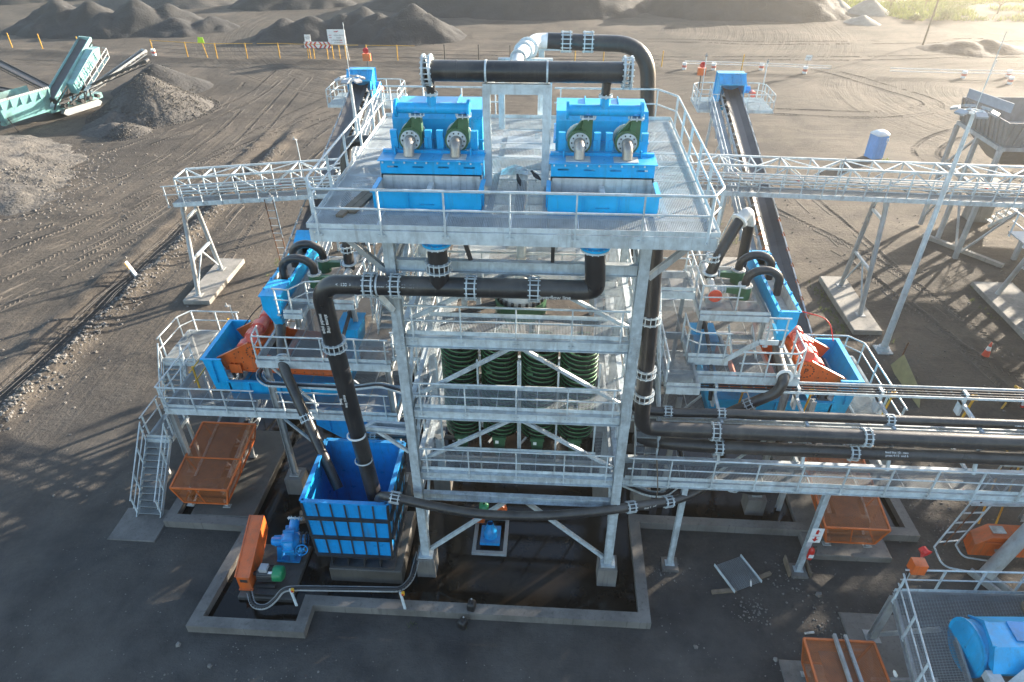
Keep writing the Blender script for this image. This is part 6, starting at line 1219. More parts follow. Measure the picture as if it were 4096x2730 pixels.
# ---------------------------------------------------------------- lighting masts and lamp posts
def mast(x, y, h, label, sun_=True):
    t = thing('light_mast', (x, y, 0), label, 'light mast', 'tall light masts'); m = MB(); m.tube((x, y, .1), (x, y, h), .19, .085, n=14); m.tube((x, y, .02), (x, y, .25), .32, .3, n=16); m.box((x - .42, y - .42, -.1), (x + .42, y + .42, .06)); m.build('mast', GALV, t)
    r = MB(); r.ring((x, y, h), (0, 0, 1), .45, .38, .06, 18); [r.bar((x + .42 * math.cos(a), y + .42 * math.sin(a), h), (x, y, h), .05, .05) for a in (0, 1.57, 3.14, 4.71)]; r.build('crown_ring', GALV, t); MB().tube((x, y, h), (x + .05, y, h + 3.4), .018, n=6).build('lightning_rod', GALV, t)
    for k in range(6):
        an = .4 + k * 1.047; u = V((math.cos(an), math.sin(an), -.35)).normalized(); s_ = V((-math.sin(an), math.cos(an), 0)); c = V((x, y, h + .05)) + V((u.x, u.y, 0)) * .85; nn = u.cross(s_)
        g = MB(); g.bar(c - s_ * .24, c + s_ * .24, .34, .1, nn); g.bar(V((x, y, h)) + V((u.x, u.y, 0)) * .4, c, .05, .05); o = g.build('floodlight', GREYP, t); q = MB(); q.bar(c - s_ * .2 - nn * .056, c + s_ * .2 - nn * .056, .28, .01, nn); q.build('lens', GLASS, o)
mast(19.2, 32.56, 13.5, 'tall tapered light mast standing in front of the hopper on the right')
mast(-13.35, 44.6, 11.6, 'light mast with floodlights next to the left inclined conveyor')
def lamp(x, y, z0, h, label):
    t = thing('lamp_post', (x, y, z0), label, 'lamp post', 'thin lamp posts'); MB().tube((x, y, z0), (x - .05, y, z0 + h), .03, n=8).build('post', GALV, t); m = MB(); m.bar((x - .05, y, z0 + h), (x - .1, y - .25, z0 + h + .12), .16, .07); m.bar((x - .1, y - .2, z0 + h + .12), (x - .1, y - .2, z0 + h + .28), .04, .04); o = m.build('lamp_head', GREYP, t)
for a in ((-16.0, 40.5, 6.4, 2.6, 'thin lamp post farther along the left inclined conveyor walkway'), (-15.8, 35, 5.0, 2.6, 'thin lamp post beside the left conveyor where it passes under the gantry'), (-15.9, 27.6, 2.5, 2.4, 'thin lamp post at the low end of the left conveyor behind the stairs'), (12.4 - 1.9, 50.8, 8.7, 3.2, 'thin lamp post at the left rail of the right conveyor head'), (12.4 + 2.7, 51.9, 8.7, 2.6, 'thin lamp post at the right rail of the right conveyor head'), (10.5, 38.5, 6.2, 2.6, 'thin lamp post on the right inclined conveyor walkway'), (15.6, 36.1, 7.6, 2.2, 'thin lamp post on the right gantry walkway near the toilet')): lamp(*a)
# ---------------------------------------------------------------- feed hopper at the right
t = thing('feed_hopper', (33, 47, 0), 'grey ribbed feed hopper on a steel frame at the right edge', 'hopper'); hx, hy, hX, hY, hz = 28.55, 44.2, 41.0, 49.8, 8.0
HG = mat('dull_grey_paint', (.17, .175, .18), .6, 0, .25, 1.2, 0, 1, (.12, .10, .085), .8)
m = MB(); m.add([(hx + .1, hy + .1, hz), (hX, hy + .1, hz), (hX, hY, hz), (hx + .1, hY, hz), (hx - .25, hy - .25, 9.6), (hX, hy - .25, 9.6), (hX, hY + .2, 9.6), (hx - .25, hY + .2, 9.6), (hx - .19, hy - .19, 9.6), (hX, hy - .19, 9.6), (hX, hY + .14, 9.6), (hx - .19, hY + .14, 9.6), (hx + .16, hy + .16, hz), (hX, hy + .16, hz), (hX, hY - .06, hz), (hx + .16, hY - .06, hz)],
    [(0, 1, 5, 4), (2, 3, 7, 6), (3, 0, 4, 7), (4, 5, 9, 8), (7, 4, 8, 11), (6, 7, 11, 10), (8, 9, 13, 12), (10, 11, 15, 14), (11, 8, 12, 15)])
m.add([(hx + .1, hy + .1, hz), (hX, hy + .1, hz), (hX, hY, hz), (hx + .1, hY, hz), (hx + 1.6, hy + 1.9, 6.2), (hX - 1, hy + 1.9, 6.2), (hX - 1, hY - 1.9, 6.2), (hx + 1.6, hY - 1.9, 6.2)], [(0, 1, 5, 4), (1, 2, 6, 5), (2, 3, 7, 6), (3, 0, 4, 7), (4, 5, 6, 7)]); m.build('bin', HG, t)
m = MB()
for k in range(24): x = hx + .2 + k * .52; m.bar((x, hy + .06, hz + .05), (x - .02, hy - .28, 9.55), .1, .12, (0, 1, 0))
for k in range(11): y = hy + .3 + k * .53; m.bar((hx + .06, y, hz + .05), (hx - .28, y, 9.55), .12, .1, (0, 1, 0))
m.build('stiffener_ribs', HG, t)
m = MB(); m.poly([(hx - .1, hY, 9.6), (hx + .9, hy + 1.9, 9.6), (hx + .9, hy + 1.9, 10.2), (hx - .1, hY, 10.2)], (.06, .03, 0)); m.build('back_board', mat('faded_blue_board', (.16, .21, .27), .6), t)
m = MB()
for p, q in (((hx, hy, hz - .12), (hX, hy, hz - .12)), ((hx, hy + .12, hz - .12), (hx, hY, hz - .12)), ((hx, hY, hz - .12), (hX, hY, hz - .12)), ((hx, hy, 4.9), (hX, hy, 4.9)), ((hx, hy, 4.9), (hx, hY, 4.9))): m.bar(p, q, .24, .26)
m.build('ring_beam', GALVD, t)
for x, y in ((hx, hy), (hx, hy + 2.8), (hx, hY), (hx + 4, hy), (hx + 8, hy), (hX, hy), (hX, hY)): MB().bar((x, y, 0), (x, y, hz - .26), .26, .26).build('leg', GALVD, t)
for p, q in (((hx, hY - .2, 4.9), (hx, hy + 2.9, 7.6)), ((hx, hY, .6), (hx, hy + 2.9, 4.7)), ((hx, hy + .2, .5), (hx, hy + 2.7, 4.7)), ((hx + .2, hy, 4.9), (hx + 3.8, hy, 7.6)), ((hx + 4.2, hy, 4.9), (hx + 7.8, hy, 7.6)), ((hx + .2, hy, .5), (hx + 3.8, hy, 4.7))): MB().bar(p, q, .12, .12).build('leg_brace', GALVD, t)
solo(MB().box((32.6, 50.6, -.1), (34.1, 51.8, 3.0)).box((32.5, 50.5, 3.0), (34.2, 51.9, 3.05)).build('concrete_pier', CONC), 'tall square concrete pier in front of the hopper', 'pier')
t = thing('stair_flight', (35.5, 50, 0), 'railed stair climbing to the hopper at the right edge, below the gantry', 'stairs'); m = MB()
for k in range(11): m.box((33.6 + k * .34, 49.4, .3 + k * .25), (33.95 + k * .34, 50.4, .34 + k * .25))
m.build('stair_treads', GALV, t); rail([(33.5, 49.4, .2), (37.4, 49.4, 3.1)], sp=.9).build('stair_rail', GALV, t); m = MB(); m.bar((33.4, 49.4, .1), (37.4, 49.4, 3.0), .06, .22); m.build('stringer', GALV, t)
solo(MB().poly([(27.6, 47.5, 0), (31.0, 42.8, 0), (31.25, 43.0, 0), (27.85, 47.7, 0)], (0, 0, .3)).build('kerb_strip', CONC), 'long raised concrete kerb running diagonally toward the hopper pier', 'kerb')
solo(MB().box((30.6, 35.6, .05), (30.7, 37.2, 1.5)).box((30.7, 35.62, .1), (31.6, 35.7, 1.4)).box((30.58, 35.9, .3), (30.6, 36.0, 1.4)).box((30.58, 36.6, .3), (30.6, 36.7, 1.4)).build('ribbed_panel', BLUED), 'bluish ribbed steel panel box standing on the slab at the right edge', 'panel')
# ---------------------------------------------------------------- portable toilet, cone, drums, barrier
t = thing('portable_toilet', (30.4, 64.6, 0), 'blue portable toilet with white roof alone in the yard on the right', 'toilet')
X, Y_, w_, h_ = 30.4, 64.6, .62, 2.25; T = lambda u, v_, z: V((X + u * math.cos(.35) - v_ * math.sin(.35), Y_ + u * math.sin(.35) + v_ * math.cos(.35), z))
m = MB(); oc = [(-w_, -w_ * .75), (-w_ * .8, -w_), (w_ * .8, -w_), (w_, -w_ * .75), (w_, w_ * .9), (w_ * .8, w_), (-w_ * .8, w_), (-w_, w_ * .9)]
m.poly([T(u, v_, .05) for u, v_ in oc], (0, 0, h_)); m.build('cabin', CABIN, t); m = MB(); vs = [T(u * 1.06, v_ * 1.06, h_) for u, v_ in oc] + [T(u * 1.06, v_ * 1.06, h_ + .12) for u, v_ in oc] + [T(u * .7, v_ * .5, h_ + .36) for u, v_ in oc]
m.add(vs, [(r_ * 8 + k, r_ * 8 + (k + 1) % 8, r_ * 8 + 8 + (k + 1) % 8, r_ * 8 + 8 + k) for r_ in (0, 1) for k in range(8)] + [tuple(range(16, 24))], True); m.build('roof', ROOFP, t)
m = MB(); m.box((-.4, -.64, .12), (.4, -.622, 2.1)); m.box((-.38, -.66, .7), (.38, -.64, .74)); m.box((-.38, -.66, 1.4), (.38, -.64, 1.44)); m.box((.02, -.66, .2), (.06, -.64, 2.0)); m.v = [T(p.x, p.y, p.z) for p in m.v]; m.build('door', CABIN, t)
m = MB(); m.box((.3, -.68, 1.65), (.58, -.665, 2.05)); m.v = [T(p.x, p.y, p.z) for p in m.v]; m.build('notice', WHITE, t); m = MB(); m.box((.4, -.69, 1.75), (.48, -.68, 1.95)); m.v = [T(p.x, p.y, p.z) for p in m.v]; m.build('symbol', CABIN, t)
t = thing('traffic_cone', (24.75, 32.3, 0), 'orange traffic cone with a white band among the lattice shadows', 'cone'); c = (24.75, 32.3, 0); RO = mat('cone_orange', (.62, .07, .03), .5, 0, .1, 3)
MB().lathe(c, (0, 0, 1), [(.2, .05), (.135, .42)], 16).lathe(c, (0, 0, 1), [(.09, .68), (.04, .95), (.0, .95)], 16).build('body', RO, t); MB().lathe(c, (0, 0, 1), [(.135, .42), (.09, .68)], 16).build('band', WHITE, t); MB().box((24.45, 32.0, 0), (25.05, 32.6, .05)).build('base', BLACK, t)
RB = mat('barrel_red', (.50, .10, .07), .55, 0, .15, 3)
def barrel(x, y, label, z=0):
    t = thing('drum_barrel', (x, y, z), label, 'barrel', 'red and white marker barrels'); z = gz(x, y) - .02; t.location.z = z
    for z0, z1, m_, nm in ((0, .3, WHITE, 'lower_band'), (.3, .6, RB, 'middle_band'), (.6, .93, WHITE, 'upper_band')):
        MB().lathe((x, y, z), (0, 0, 1), [(.29, z0), (.30, z0 + .02), (.30, z1 - .02), (.29, z1)] + ([(.27, z1), (.27, z1 - .03), (.001, z1 - .03)] if z1 > .9 else []), 18).build(nm, m_, t)
for x, y, l in ((-59.5, 102.2, 'marker barrel by the yellow fence left of the centre'), (17.5, 98.7, 'marker barrel left of the thin lamp post at the right conveyor head'), (21.4, 98.3, 'marker barrel between the siren and the blue hood of the right conveyor'), (27.9, 98.6, 'marker barrel just right of the blue hood of the right conveyor'), (33.2, 96.8, 'marker barrel carrying the small white sign'), (53.2, 95.5, 'marker barrel at the left of the far right group of three'), (59.3, 96.3, 'rear marker barrel of the far right group of three'), (57.8, 93.0, 'nearest marker barrel of the far right group of three')): barrel(x, y, l)
t = thing('small_sign', (33.15, 96.9, 0), 'small white sign on a thin stick above a marker barrel', 'sign'); MB().bar((33.2, 96.8, .5), (33.3, 96.8, 2.0), .03, .03).build('stick', DARK, t); MB().add([(32.85, 96.8, 1.75), (33.65, 96.78, 1.75), (33.75, 96.78, 2.4), (32.95, 96.8, 2.4), (32.85, 96.83, 1.75), (33.65, 96.81, 1.75), (33.75, 96.81, 2.4), (32.95, 96.83, 2.4)], [(0, 1, 2, 3), (7, 6, 5, 4), (0, 4, 5, 1), (1, 5, 6, 2), (2, 6, 7, 3), (3, 7, 4, 0)]).build('board', WHITE, t); text('lettering', 'STOP', .22, (33.3, 96.77, 2.07), (R(90), 0, 0), DARK, t)
t = thing('bollard_barrier', (24, 27.9, 0), 'black bollard with yellow cap and low white barrier at the right edge behind the rack', 'barrier'); MB().tube((23.5, 27.9, 0), (23.9, 28.1, 1.0), .16, n=14).build('post', BLACK, t); MB().tube((23.9, 28.1, 1.0), (23.93, 28.12, 1.08), .2, n=14).build('cap', YELL, t); m = MB(); m.box((24.2, 27.7, .2), (27.5, 27.8, .55)); m.build('barrier_rail', WHITE, t); MB().box((24.2, 27.69, .1), (27.5, 27.81, .2)).build('barrier_stripe', RED, t); MB().bar((23.2, 27.6, 0), (23.45, 27.8, .3), .08, .08).build('clamp', YELL, t)
t = thing('yellow_barricade', (18.9, 29, 0), 'leaning pale yellow board on a stake beyond the right screen platform', 'board'); MB().poly([(19.0, 31.0, .1), (19.4, 30.9, .9), (19.3, 28.2, .45), (19.05, 27.4, -.05), (18.95, 29.9, -.05)], (.04, 0, .02)).build('board', mat('faded_yellow', (.26, .23, .11), .8, 0, .2, 2), t); MB().bar((19.45, 31.1, 0), (19.6, 31.2, 1.5), .05, .05).build('stake', RUSTM, t)
t = thing('road_marker', (-28.2, 38.3, 0), 'short tilted white and yellow marker post beside the ditch', 'marker post'); MB().bar((-28.1, 38.3, .2), (-28.5, 38.3, 1.25), .22, .12).build('post', WHITE, t); MB().bar((-28.3, 38.24, .75), (-28.5, 38.24, 1.25), .2, .03).build('band', YELL, t)
t = thing('reflector_sign', (-28, 24.4, 0), 'lime yellow reflector board on a leaning stake at the left edge', 'sign'); MB().bar((-28.0, 24.3, 0), (-28.9, 25.0, 1.7), .06, .06).build('stake', GREYP, t); MB().poly([(-29.4, 24.9, 1.3), (-28.7, 24.8, 1.3), (-29.0, 25.0, 2.1), (-29.5, 25.0, 2.1)], (0, .04, .0)).build('board', LIME, t)
# rebar mats over the ditch
t = thing('mesh_mat', (-28.7, 34, .1), 'rusty strip of reinforcing mesh laid along the ditch on the left', 'mesh'); m = MB()
for x in (-29.1, -28.95, -28.6, -28.25, -28.1): m.pipe([(x + .15 * noise.noise((y * .3, x, 1)), y, .16 + .12 * noise.noise((y * .4, x * 2, 4))) for y in range(24, 62, 2)], .014, 5)
for k in range(84): y = 24 + k * .45; m.bar((-29.15 + .1 * noise.noise((y, 1, 1)), y, .14 + .12 * noise.noise((y * .4, 1, 2))), (-28.05, y, .14 + .12 * noise.noise((y * .4, 2, 2))), .014, .014)
m.build('wire_grid', DARK, t)
# ---------------------------------------------------------------- fence line
def fpost(x, h, m_, label, tilt=.04):
    y = fence_y(x); z = gz(x, y); o = MB().tube((x, y, z - .2), (x + tilt, y, z + h), .075, n=8).tube((x + tilt, y, z + h), (x + tilt, y, z + h + .02), .085, n=8).build('fence_post', m_); solo(o, label, 'fence post', 'fence posts along the yard')
for i, x in enumerate((-104, -98, -91.5, -85, -79.3, -72.5, -59.8, -54.6, -50.1, -45.5, -40.55, -27.5, -23.0)): fpost(x, 2.1, YELL, 'yellow tubular fence post, %s' % ('leftmost one, at the frame edge', 'second from the left', 'third from the left', 'beside the bank at the far left', 'beside the bank left of the screener', 'half hidden behind the screener belt', 'right behind the marker barrel', 'next right of the marker barrel', 'just right of the green sign', 'the second right of the green sign', 'the last one left of the chevron board', 'first one right of the white notice board', 'second one right of the white notice board')[i])
for i, x in enumerate((-16.1, -11.2, -6.7, -2.0)): fpost(x, 2.3, DARK, 'black fence post, %s' % ('leftmost of the four', 'second of the four', 'third of the four', 'rightmost of the four, by the white reducer')[i], 0)
for i, x in enumerate((2.5, 6.5, 10.6, 14.5, 25.1)): fpost(x, 2.1, YELL, 'yellow fence post by the big pipe bend, %s' % ('first from the left', 'second from the left', 'third from the left', 'fourth, right of the bend', 'rightmost, between two barrels')[i])
def fwire(label, xs, hs, m_, r, name='fence_rail', grp='fence rails'):
    m = MB()
    for h in hs: m.pipe([(x, fence_y(x), gz(x, fence_y(x)) + h) for x in xs], r, 6)
    solo(m.build(name, m_), label, 'fence rail', grp)
fwire('yellow top rail of the fence left of the chevron board', [-59.8, -54.6, -50.1, -45.5, -44.3], (2.05,), YELL, .04)
fwire('yellow top rail of the fence running past the road signs', [-43.6, -40.55, -36, -30, -28.6], (2.05,), YELL, .04)
fwire('short yellow top rail of the fence right of the notice board', [-27.5, -23, -20.4], (2.05,), YELL, .04)
fwire('thin fence wires strung across the middle of the yard', [-60, -50, -40, -30, -20, -10, -2, 6, 14], (.5, 1.0, 1.5), DARK, .018, 'fence_wire', 'fence wires')
fwire('pale wires strung between the marker barrels on the right', [17.5, 21.4, 27.9, 36.5], (.75, 1.05), WHITE, .05, 'fence_wire', 'fence wires')
fwire('pale wires strung along the far right of the yard', [44, 53, 59.3, 75], (.6, .95), WHITE, .055, 'fence_wire', 'fence wires')
t = thing('green_sign', (-51.9, 103, 0), 'bright green sign on a leaning stake in the fence line', 'sign'); MB().bar((-51.7, 102.7, 0), (-52.3, 103.2, 2.3), .1, .1).build('stake', YELL, t); MB().poly([(-52.9, 103.1, 2.0), (-51.9, 103.1, 1.95), (-51.95, 103.1, 2.75), (-52.7, 103.1, 2.8)], (0, .05, 0)).build('board', LIME, t)
t = thing('chevron_board', (-35, 102.8, 0), 'low red and white chevron board on three posts', 'road sign'); m = MB(); [m.bar((x, 102.8, 0), (x + .05, 102.8, 1.7), .1, .1) for x in (-36.5, -35.6, -33.6)]; m.build('post', YELL, t); MB().box((-36.8, 102.72, 1.5), (-32.9, 102.78, 2.35)).build('board', WHITE, t); m = MB()
for k in range(6):
    s = -1 if k < 3 else 1; x = -36.55 + k * .63 + (.12 if k < 3 else .0); m.add([(x, 102.715, 1.5), (x + .28, 102.715, 1.5), (x + .28 + s * .3, 102.715, 1.925), (x + s * .3, 102.715, 1.925), (x, 102.715, 2.35), (x + .28, 102.715, 2.35)], [(0, 1, 2, 3), (3, 2, 5, 4)])
m.build('chevron', RED, t)
t = thing('small_notice', (-36.2, 102.9, 0), 'small white notice above the left end of the chevron board', 'sign'); MB().bar((-36.2, 102.95, 0), (-36.2, 102.95, 2.4), .08, .08).build('post', YELL, t); MB().box((-36.65, 102.86, 2.4), (-35.75, 102.9, 3.3)).build('board', WHITE, t); text('lettering', 'NOTICE\nSITE', .2, (-36.2, 102.85, 2.85), (R(90), 0, 0), DARK, t)
t = thing('notice_board', (-32, 102.9, 0), 'large white notice board with red emblem and lines of text', 'sign'); m = MB(); [m.bar((x, 102.95, 0), (x, 102.95, 2.2), .1, .1) for x in (-32.8, -31.8, -30.9)]; m.build('post', YELL, t); MB().box((-33.2, 102.86, 1.9), (-30.6, 102.92, 4.0)).build('board', WHITE, t)
m = MB(); m.add([(-32.3, 102.85, 3.72), (-31.5, 102.85, 3.86), (-31.5, 102.85, 3.78), (-32.1, 102.85, 3.64)], [(0, 1, 2, 3)]); m.add([(-31.95, 102.85, 3.6), (-31.7, 102.85, 3.76), (-31.6, 102.85, 3.76), (-31.85, 102.85, 3.6)], [(0, 1, 2, 3)])
for k in range(4): m.box((-33.0 + (1.5 if k > 1 else 0), 102.845, 3.2 - .33 * k), (-32.6 + (1.5 if k > 1 else 0), 102.855, 3.27 - .33 * k))
m.build('emblem', RED, t)
for k in range(4): text('lettering', ('MAIN OFFICE', 'PLANT', 'WEIGHBRIDGE', 'STORES')[k], .24, (-31.8 - (.1 if k > 1 else -.25), 102.85, 3.22 - .33 * k), (R(90), 0, 0), DARK, t)
t = thing('thin_pole', (-30.8, 102.0, 0), 'thin white pole leaning beside the notice board', 'pole'); t.location = (-30.6, 102.2, 0); MB().tube((-30.2, 102.0, 0), (-30.6, 102.3, 4.0), .05, n=8).build('pole', WHITE, t)
t = thing('utility_pole', (57, 116, 0), 'tall thin timber pole by the low dark coal spread', 'pole'); MB().tube((56.9, 116.2, 0), (57.3, 116.3, 15), .16, .11, n=10).build('pole', WOOD, t)
t = thing('stay_pole', (49.5, 92, 0), 'thin white pole with a pale tip by the far right barrels', 'pole'); MB().tube((49.5, 84, 0), (49.8, 84, 4.6), .035, n=8).build('pole', WHITE, t); MB().tube((49.8, 84, 4.6), (49.8, 84, 4.75), .09, n=8).build('tip', LINER, t)
# ---------------------------------------------------------------- teal mobile screener
t = thing('screening_machine', (-57, 73, 0), 'teal tracked mobile screening machine with folded out belts on the left', 'screening machine')
th = R(72); ca, sa = math.cos(th), math.sin(th)
def sp(u, v_, z): return V((-57.6 + u * ca - v_ * -sa * -1, 70.4 + u * sa + v_ * -ca * -1 * -1, z)) if False else V((-57.3 + u * ca + v_ * sa, 71.2 + u * sa - v_ * ca, z))
# u along the machine away from the camera, v to its right side
def sbox(m, u0, u1, v0, v1, z0, z1): m.add([sp(u0, v0, z0), sp(u0, v1, z0), sp(u1, v1, z0), sp(u1, v0, z0), sp(u0, v0, z1), sp(u0, v1, z1), sp(u1, v1, z1), sp(u1, v0, z1)], [(3, 2, 1, 0), (4, 5, 6, 7), (0, 1, 5, 4), (1, 2, 6, 5), (2, 3, 7, 6), (3, 0, 4, 7)])
m = MB(); m.add([sp(-3.6, 1.0, 1.0), sp(1.4, 1.0, 1.0), sp(1.8, 1.5, 2.6), sp(-4.0, 1.5, 2.6), sp(-3.6, -1.2, 1.0), sp(1.4, -1.2, 1.0), sp(1.8, -1.6, 2.6), sp(-4.0, -1.6, 2.6)], [(0, 1, 2, 3), (7, 6, 5, 4), (0, 3, 7, 4), (1, 5, 6, 2), (0, 4, 5, 1)])
m.add([sp(-4.0, 1.5, 2.6), sp(1.8, 1.5, 2.6), sp(1.9, 1.75, 3.4), sp(-4.1, 1.75, 3.4), sp(-4.0, 1.44, 2.6), sp(1.8, 1.44, 2.6), sp(1.9, 1.69, 3.4), sp(-4.1, 1.69, 3.4)], [(0, 1, 2, 3), (7, 6, 5, 4), (3, 2, 6, 7), (0, 3, 7, 4), (1, 5, 6, 2)])
m.add([sp(-4.0, -1.6, 2.6), sp(-4.0, 1.5, 2.6), sp(-4.1, 1.75, 3.4), sp(-4.1, -1.85, 3.4)], [(0, 1, 2, 3), (3, 2, 1, 0)]); m.add([sp(-4.0, -1.6, 2.6), sp(1.8, -1.6, 2.6), sp(1.9, -1.85, 3.4), sp(-4.1, -1.85, 3.4)], [(0, 1, 2, 3), (3, 2, 1, 0)])
for k in range(6): sbox(m, -3.9 + k * 1.1, -3.84 + k * 1.1, 1.5, 1.78, 2.6, 3.4)
m.build('feed_hopper', TEAL, t)
m = MB(); [m.bar(sp(-3.4 + .08, -1.5, 2.9), sp(-3.4, 1.4, 2.9), .03, .03) for k in range(1)]
for k in range(26): m.bar(sp(-4.0 + k * .23, 1.72, 3.4), sp(-4.0 + k * .23, 1.55, 3.55), .12, .12)
m.build('grid_edge', LINER, t)
m = MB(); sbox(m, -4.2, -4.15, -1.2, 1.0, 1.3, 1.5); sbox(m, -4.2, -4.15, -1.2, 1.0, 1.8, 2.0); m.bar(sp(-4.2, -.9, .9), sp(-4.2, -.9, 2.4), .1, .1); m.build('end_frame', DARK, t); m = MB(); sbox(m, -4.25, -4.2, -.4, .5, 1.2, 1.5); m.build('hazard_plate', LIME, t)
m = MB(); m.bar(sp(-3.6, 1.1, 2.2), sp(-3.0, 1.35, 0), .1, .1); m.bar(sp(-4.1, -1.2, 2.0), sp(-4.2, -1.3, 0), .1, .1); m.build('support_leg', DARK, t)
m = MB(); sbox(m, 1.6, 8.5, -.9, .9, .7, 1.3); m.bar(sp(1.6, 0, 1.0), sp(-3.5, 0, .9), .5, .4); m.build('chassis', TEAL, t)
m = MB(); m.poly([sp(3.0, .9, .1), sp(7.4, .9, .1), sp(7.8, .9, .45), sp(7.4, .9, .8), sp(3.0, .9, .8), sp(2.6, .9, .45)], sp(0, .5, 0) - sp(0, 0, 0)); m.poly([sp(3.0, -1.4, .1), sp(7.4, -1.4, .1), sp(7.8, -1.4, .45), sp(7.4, -1.4, .8), sp(3.0, -1.4, .8), sp(2.6, -1.4, .45)], sp(0, .5, 0) - sp(0, 0, 0)); m.build('crawler_track', GALVD, t)
m = MB(); a, b = sp(1.6, 1.6, 2.3), sp(9.6, -.1, 6.9); m.bar(a, b, 1.5, .05); m.build('main_belt', RUBB, t)
sdv = (sp(0, 1, 0) - sp(0, 0, 0)); m = MB()
for s in (-1, 1): m.bar(a + sdv * s * .82 + Z * .1, b + sdv * s * .82 + Z * .1, .12, .42); m.bar(a + sdv * s * .7 - Z * .55, b + sdv * s * .7 - Z * .55, .1, .1)
m.bar(b + sdv * -.8 + Z * .05, b + sdv * .8 + Z * .05, .3, .35); m.build('belt_side', TEAL, t)
m = MB(); m.poly([sp(4.0, 1.9, 2.4), sp(8.8, 1.2, 5.2), sp(9.1, 1.2, 6.3), sp(8.1, 1.3, 6.2), sp(3.8, 1.9, 3.5)], sdv * 1.1); [m.bar(sp(4.3 + k, 3.0 - .15 * k, 2.7 + k * .56), sp(4.0 + k, 3.0 - .15 * k, 3.6 + k * .56), .1, .08) for k in range(5)]; m.build('screen_box', TEAL, t)
m = MB(); [m.pipe([sp(4.3 + .9 * k, 3.0, 3.1 + .5 * k), sp(4.6 + .9 * k, 3.2, 3.5 + .5 * k), sp(4.9 + .9 * k, 3.0, 2.9 + .5 * k)], .035, 6) for k in range(5)]; m.build('hydraulic_hose', BLACK, t); m = MB(); sbox(m, 2.2, 3.6, .9, 1.9, 1.6, 2.4); m.bar(sp(3.4, 1.9, 1.3), sp(8, 2.2, 3.6), .14, .14); m.bar(sp(5.5, 1.5, .9), sp(7.6, 1.9, 4.6), .12, .12); [m.bar(sp(2 + .8 * k, 1.0, 1.0), sp(2.6 + .8 * k, 1.3, 2.2 + .35 * k), .16, .12) for k in range(7)]; [m.tube(sp(3 + 1.1 * k, 1.1, 1.2), sp(3 + 1.1 * k, 1.7, 1.2), .22, n=10) for k in range(5)]; m.bar(sp(1.7, 1.0, 2.0), sp(9.0, .75, 6.2), .1, .5); m.build('engine_pack', DARK, t)
p1 = [sp(4.6, 3.5, 2.6), sp(9.2, 2.9, 5.2)]; m = MB(); m.bar(p1[0], p1[1], .6, .05); m.build('catwalk', LINER, t); m = MB()
for h in (.5, 1.0): m.pipe([p1[0] + sdv * .3 + Z * h, p1[1] + sdv * .3 + Z * h, p1[1] - sdv * .3 + Z * h], .035, 6)
[m.bar(lerp(p1[0], p1[1], k / 4) + sdv * .3, lerp(p1[0], p1[1], k / 4) + sdv * .3 + Z, .05, .05) for k in range(5)]; m.build('catwalk_rail', LINER, t)
for i, (p, q, w_) in enumerate(((sp(4.6, .6, 1.9), V((-45.6, 76.4, 5.45)), .75), (sp(7, 0.6, 1.8), V((-50.6, 84.9, 4.7)), .7), (sp(4.5, -1, 2.0), V((-72, 83, 5.6)), .9), (sp(3, -1.4, 1.8), V((-74, 76.5, 3.9)), .9))):
    m = MB(); m.bar(p, q, w_, .06); m.build('side_belt', RUBB, t); d_ = (q - p).normalized(); x_ = d_.cross(Z).normalized(); m = MB()
    for s in (-1, 1): m.bar(p + x_ * s * w_ * .55 + Z * .05, q + x_ * s * w_ * .55 + Z * .05, .08, .22); m.bar(p + x_ * s * w_ * .5 - Z * .35, q + x_ * s * w_ * .5 - Z * .35, .07, .07)
    for k in range(12): c = lerp(p, q, (k + .5) / 12); m.bar(c - x_ * w_ * .6 - Z * .12, c + x_ * w_ * .6 - Z * .12, .1, .1)
    m.tube(q - x_ * w_ * .6, q + x_ * w_ * .6, .2, n=12); m.build('side_belt_frame', DARK if i != 1 else GALVD, t)
# ---------------------------------------------------------------- corner platform with the drum separator
t = thing('corner_platform', (13, 13, 0), 'railed grating platform with a siren post at the bottom right corner', 'platform'); PZ = 2.95
fl = [(12.05, 14.35), (19, 14.6), (19, 8), (11.1, 8)]
m = grating(11.2, 19, 8, 14.3, PZ, 'x', .05, .1, [(12.75, 19, 8.0, 13.3)])
sk = lambda p: V((p.x + (p.y - 11.2) * .17 + .05, p.y + (p.x - 12) * .03, p.z))
m.v = [sk(p) for p in m.v]; m.build('deck_grating', GRAT, t)
S = lambda x, y, z=PZ: sk(V((x, y, z)))
m = MB(); m.chan(S(11.2, 8, PZ - .2), S(11.2, 14.3, PZ - .2), .1, .32); m.chan(S(11.2, 14.34, PZ - .2), S(19, 14.34, PZ - .2), .1, .32); m.bar(S(12.75, 8, PZ - .1), S(12.75, 13.3, PZ - .1), .06, .28); m.bar(S(12.75, 13.3, PZ - .1), S(19, 13.3, PZ - .1), .06, .2); m.build('edge_beam', GALVD, t); toe([S(11.2, 14.36), S(19, 14.36)]).build('toe_plate', GALV, t)
rail([S(11.15, 8.2), S(11.15, 14.25)], sp=1.5).build('handrail', GALV, t); rail([S(11.25, 14.4), S(19, 14.4)], sp=1.2).build('handrail', GALV, t)
m = MB(); m.ibeam((11.95, 14.45, .08), S(11.3, 14.3, PZ - .35), .22, .22, .012, .016, (0, 1, 0)); m.box((11.7, 14.2, .06), (12.2, 14.7, .09)); m.build('leg', GALVD, t); MB().bar((12.1, 14.4, .3), S(12.5, 13.2, 2.6), .13, .13).build('brace', GALVD, t); MB().ibeam((11.9, 9.2, .08), S(11.4, 9, PZ - .35), .22, .22).build('leg', GALVD, t)
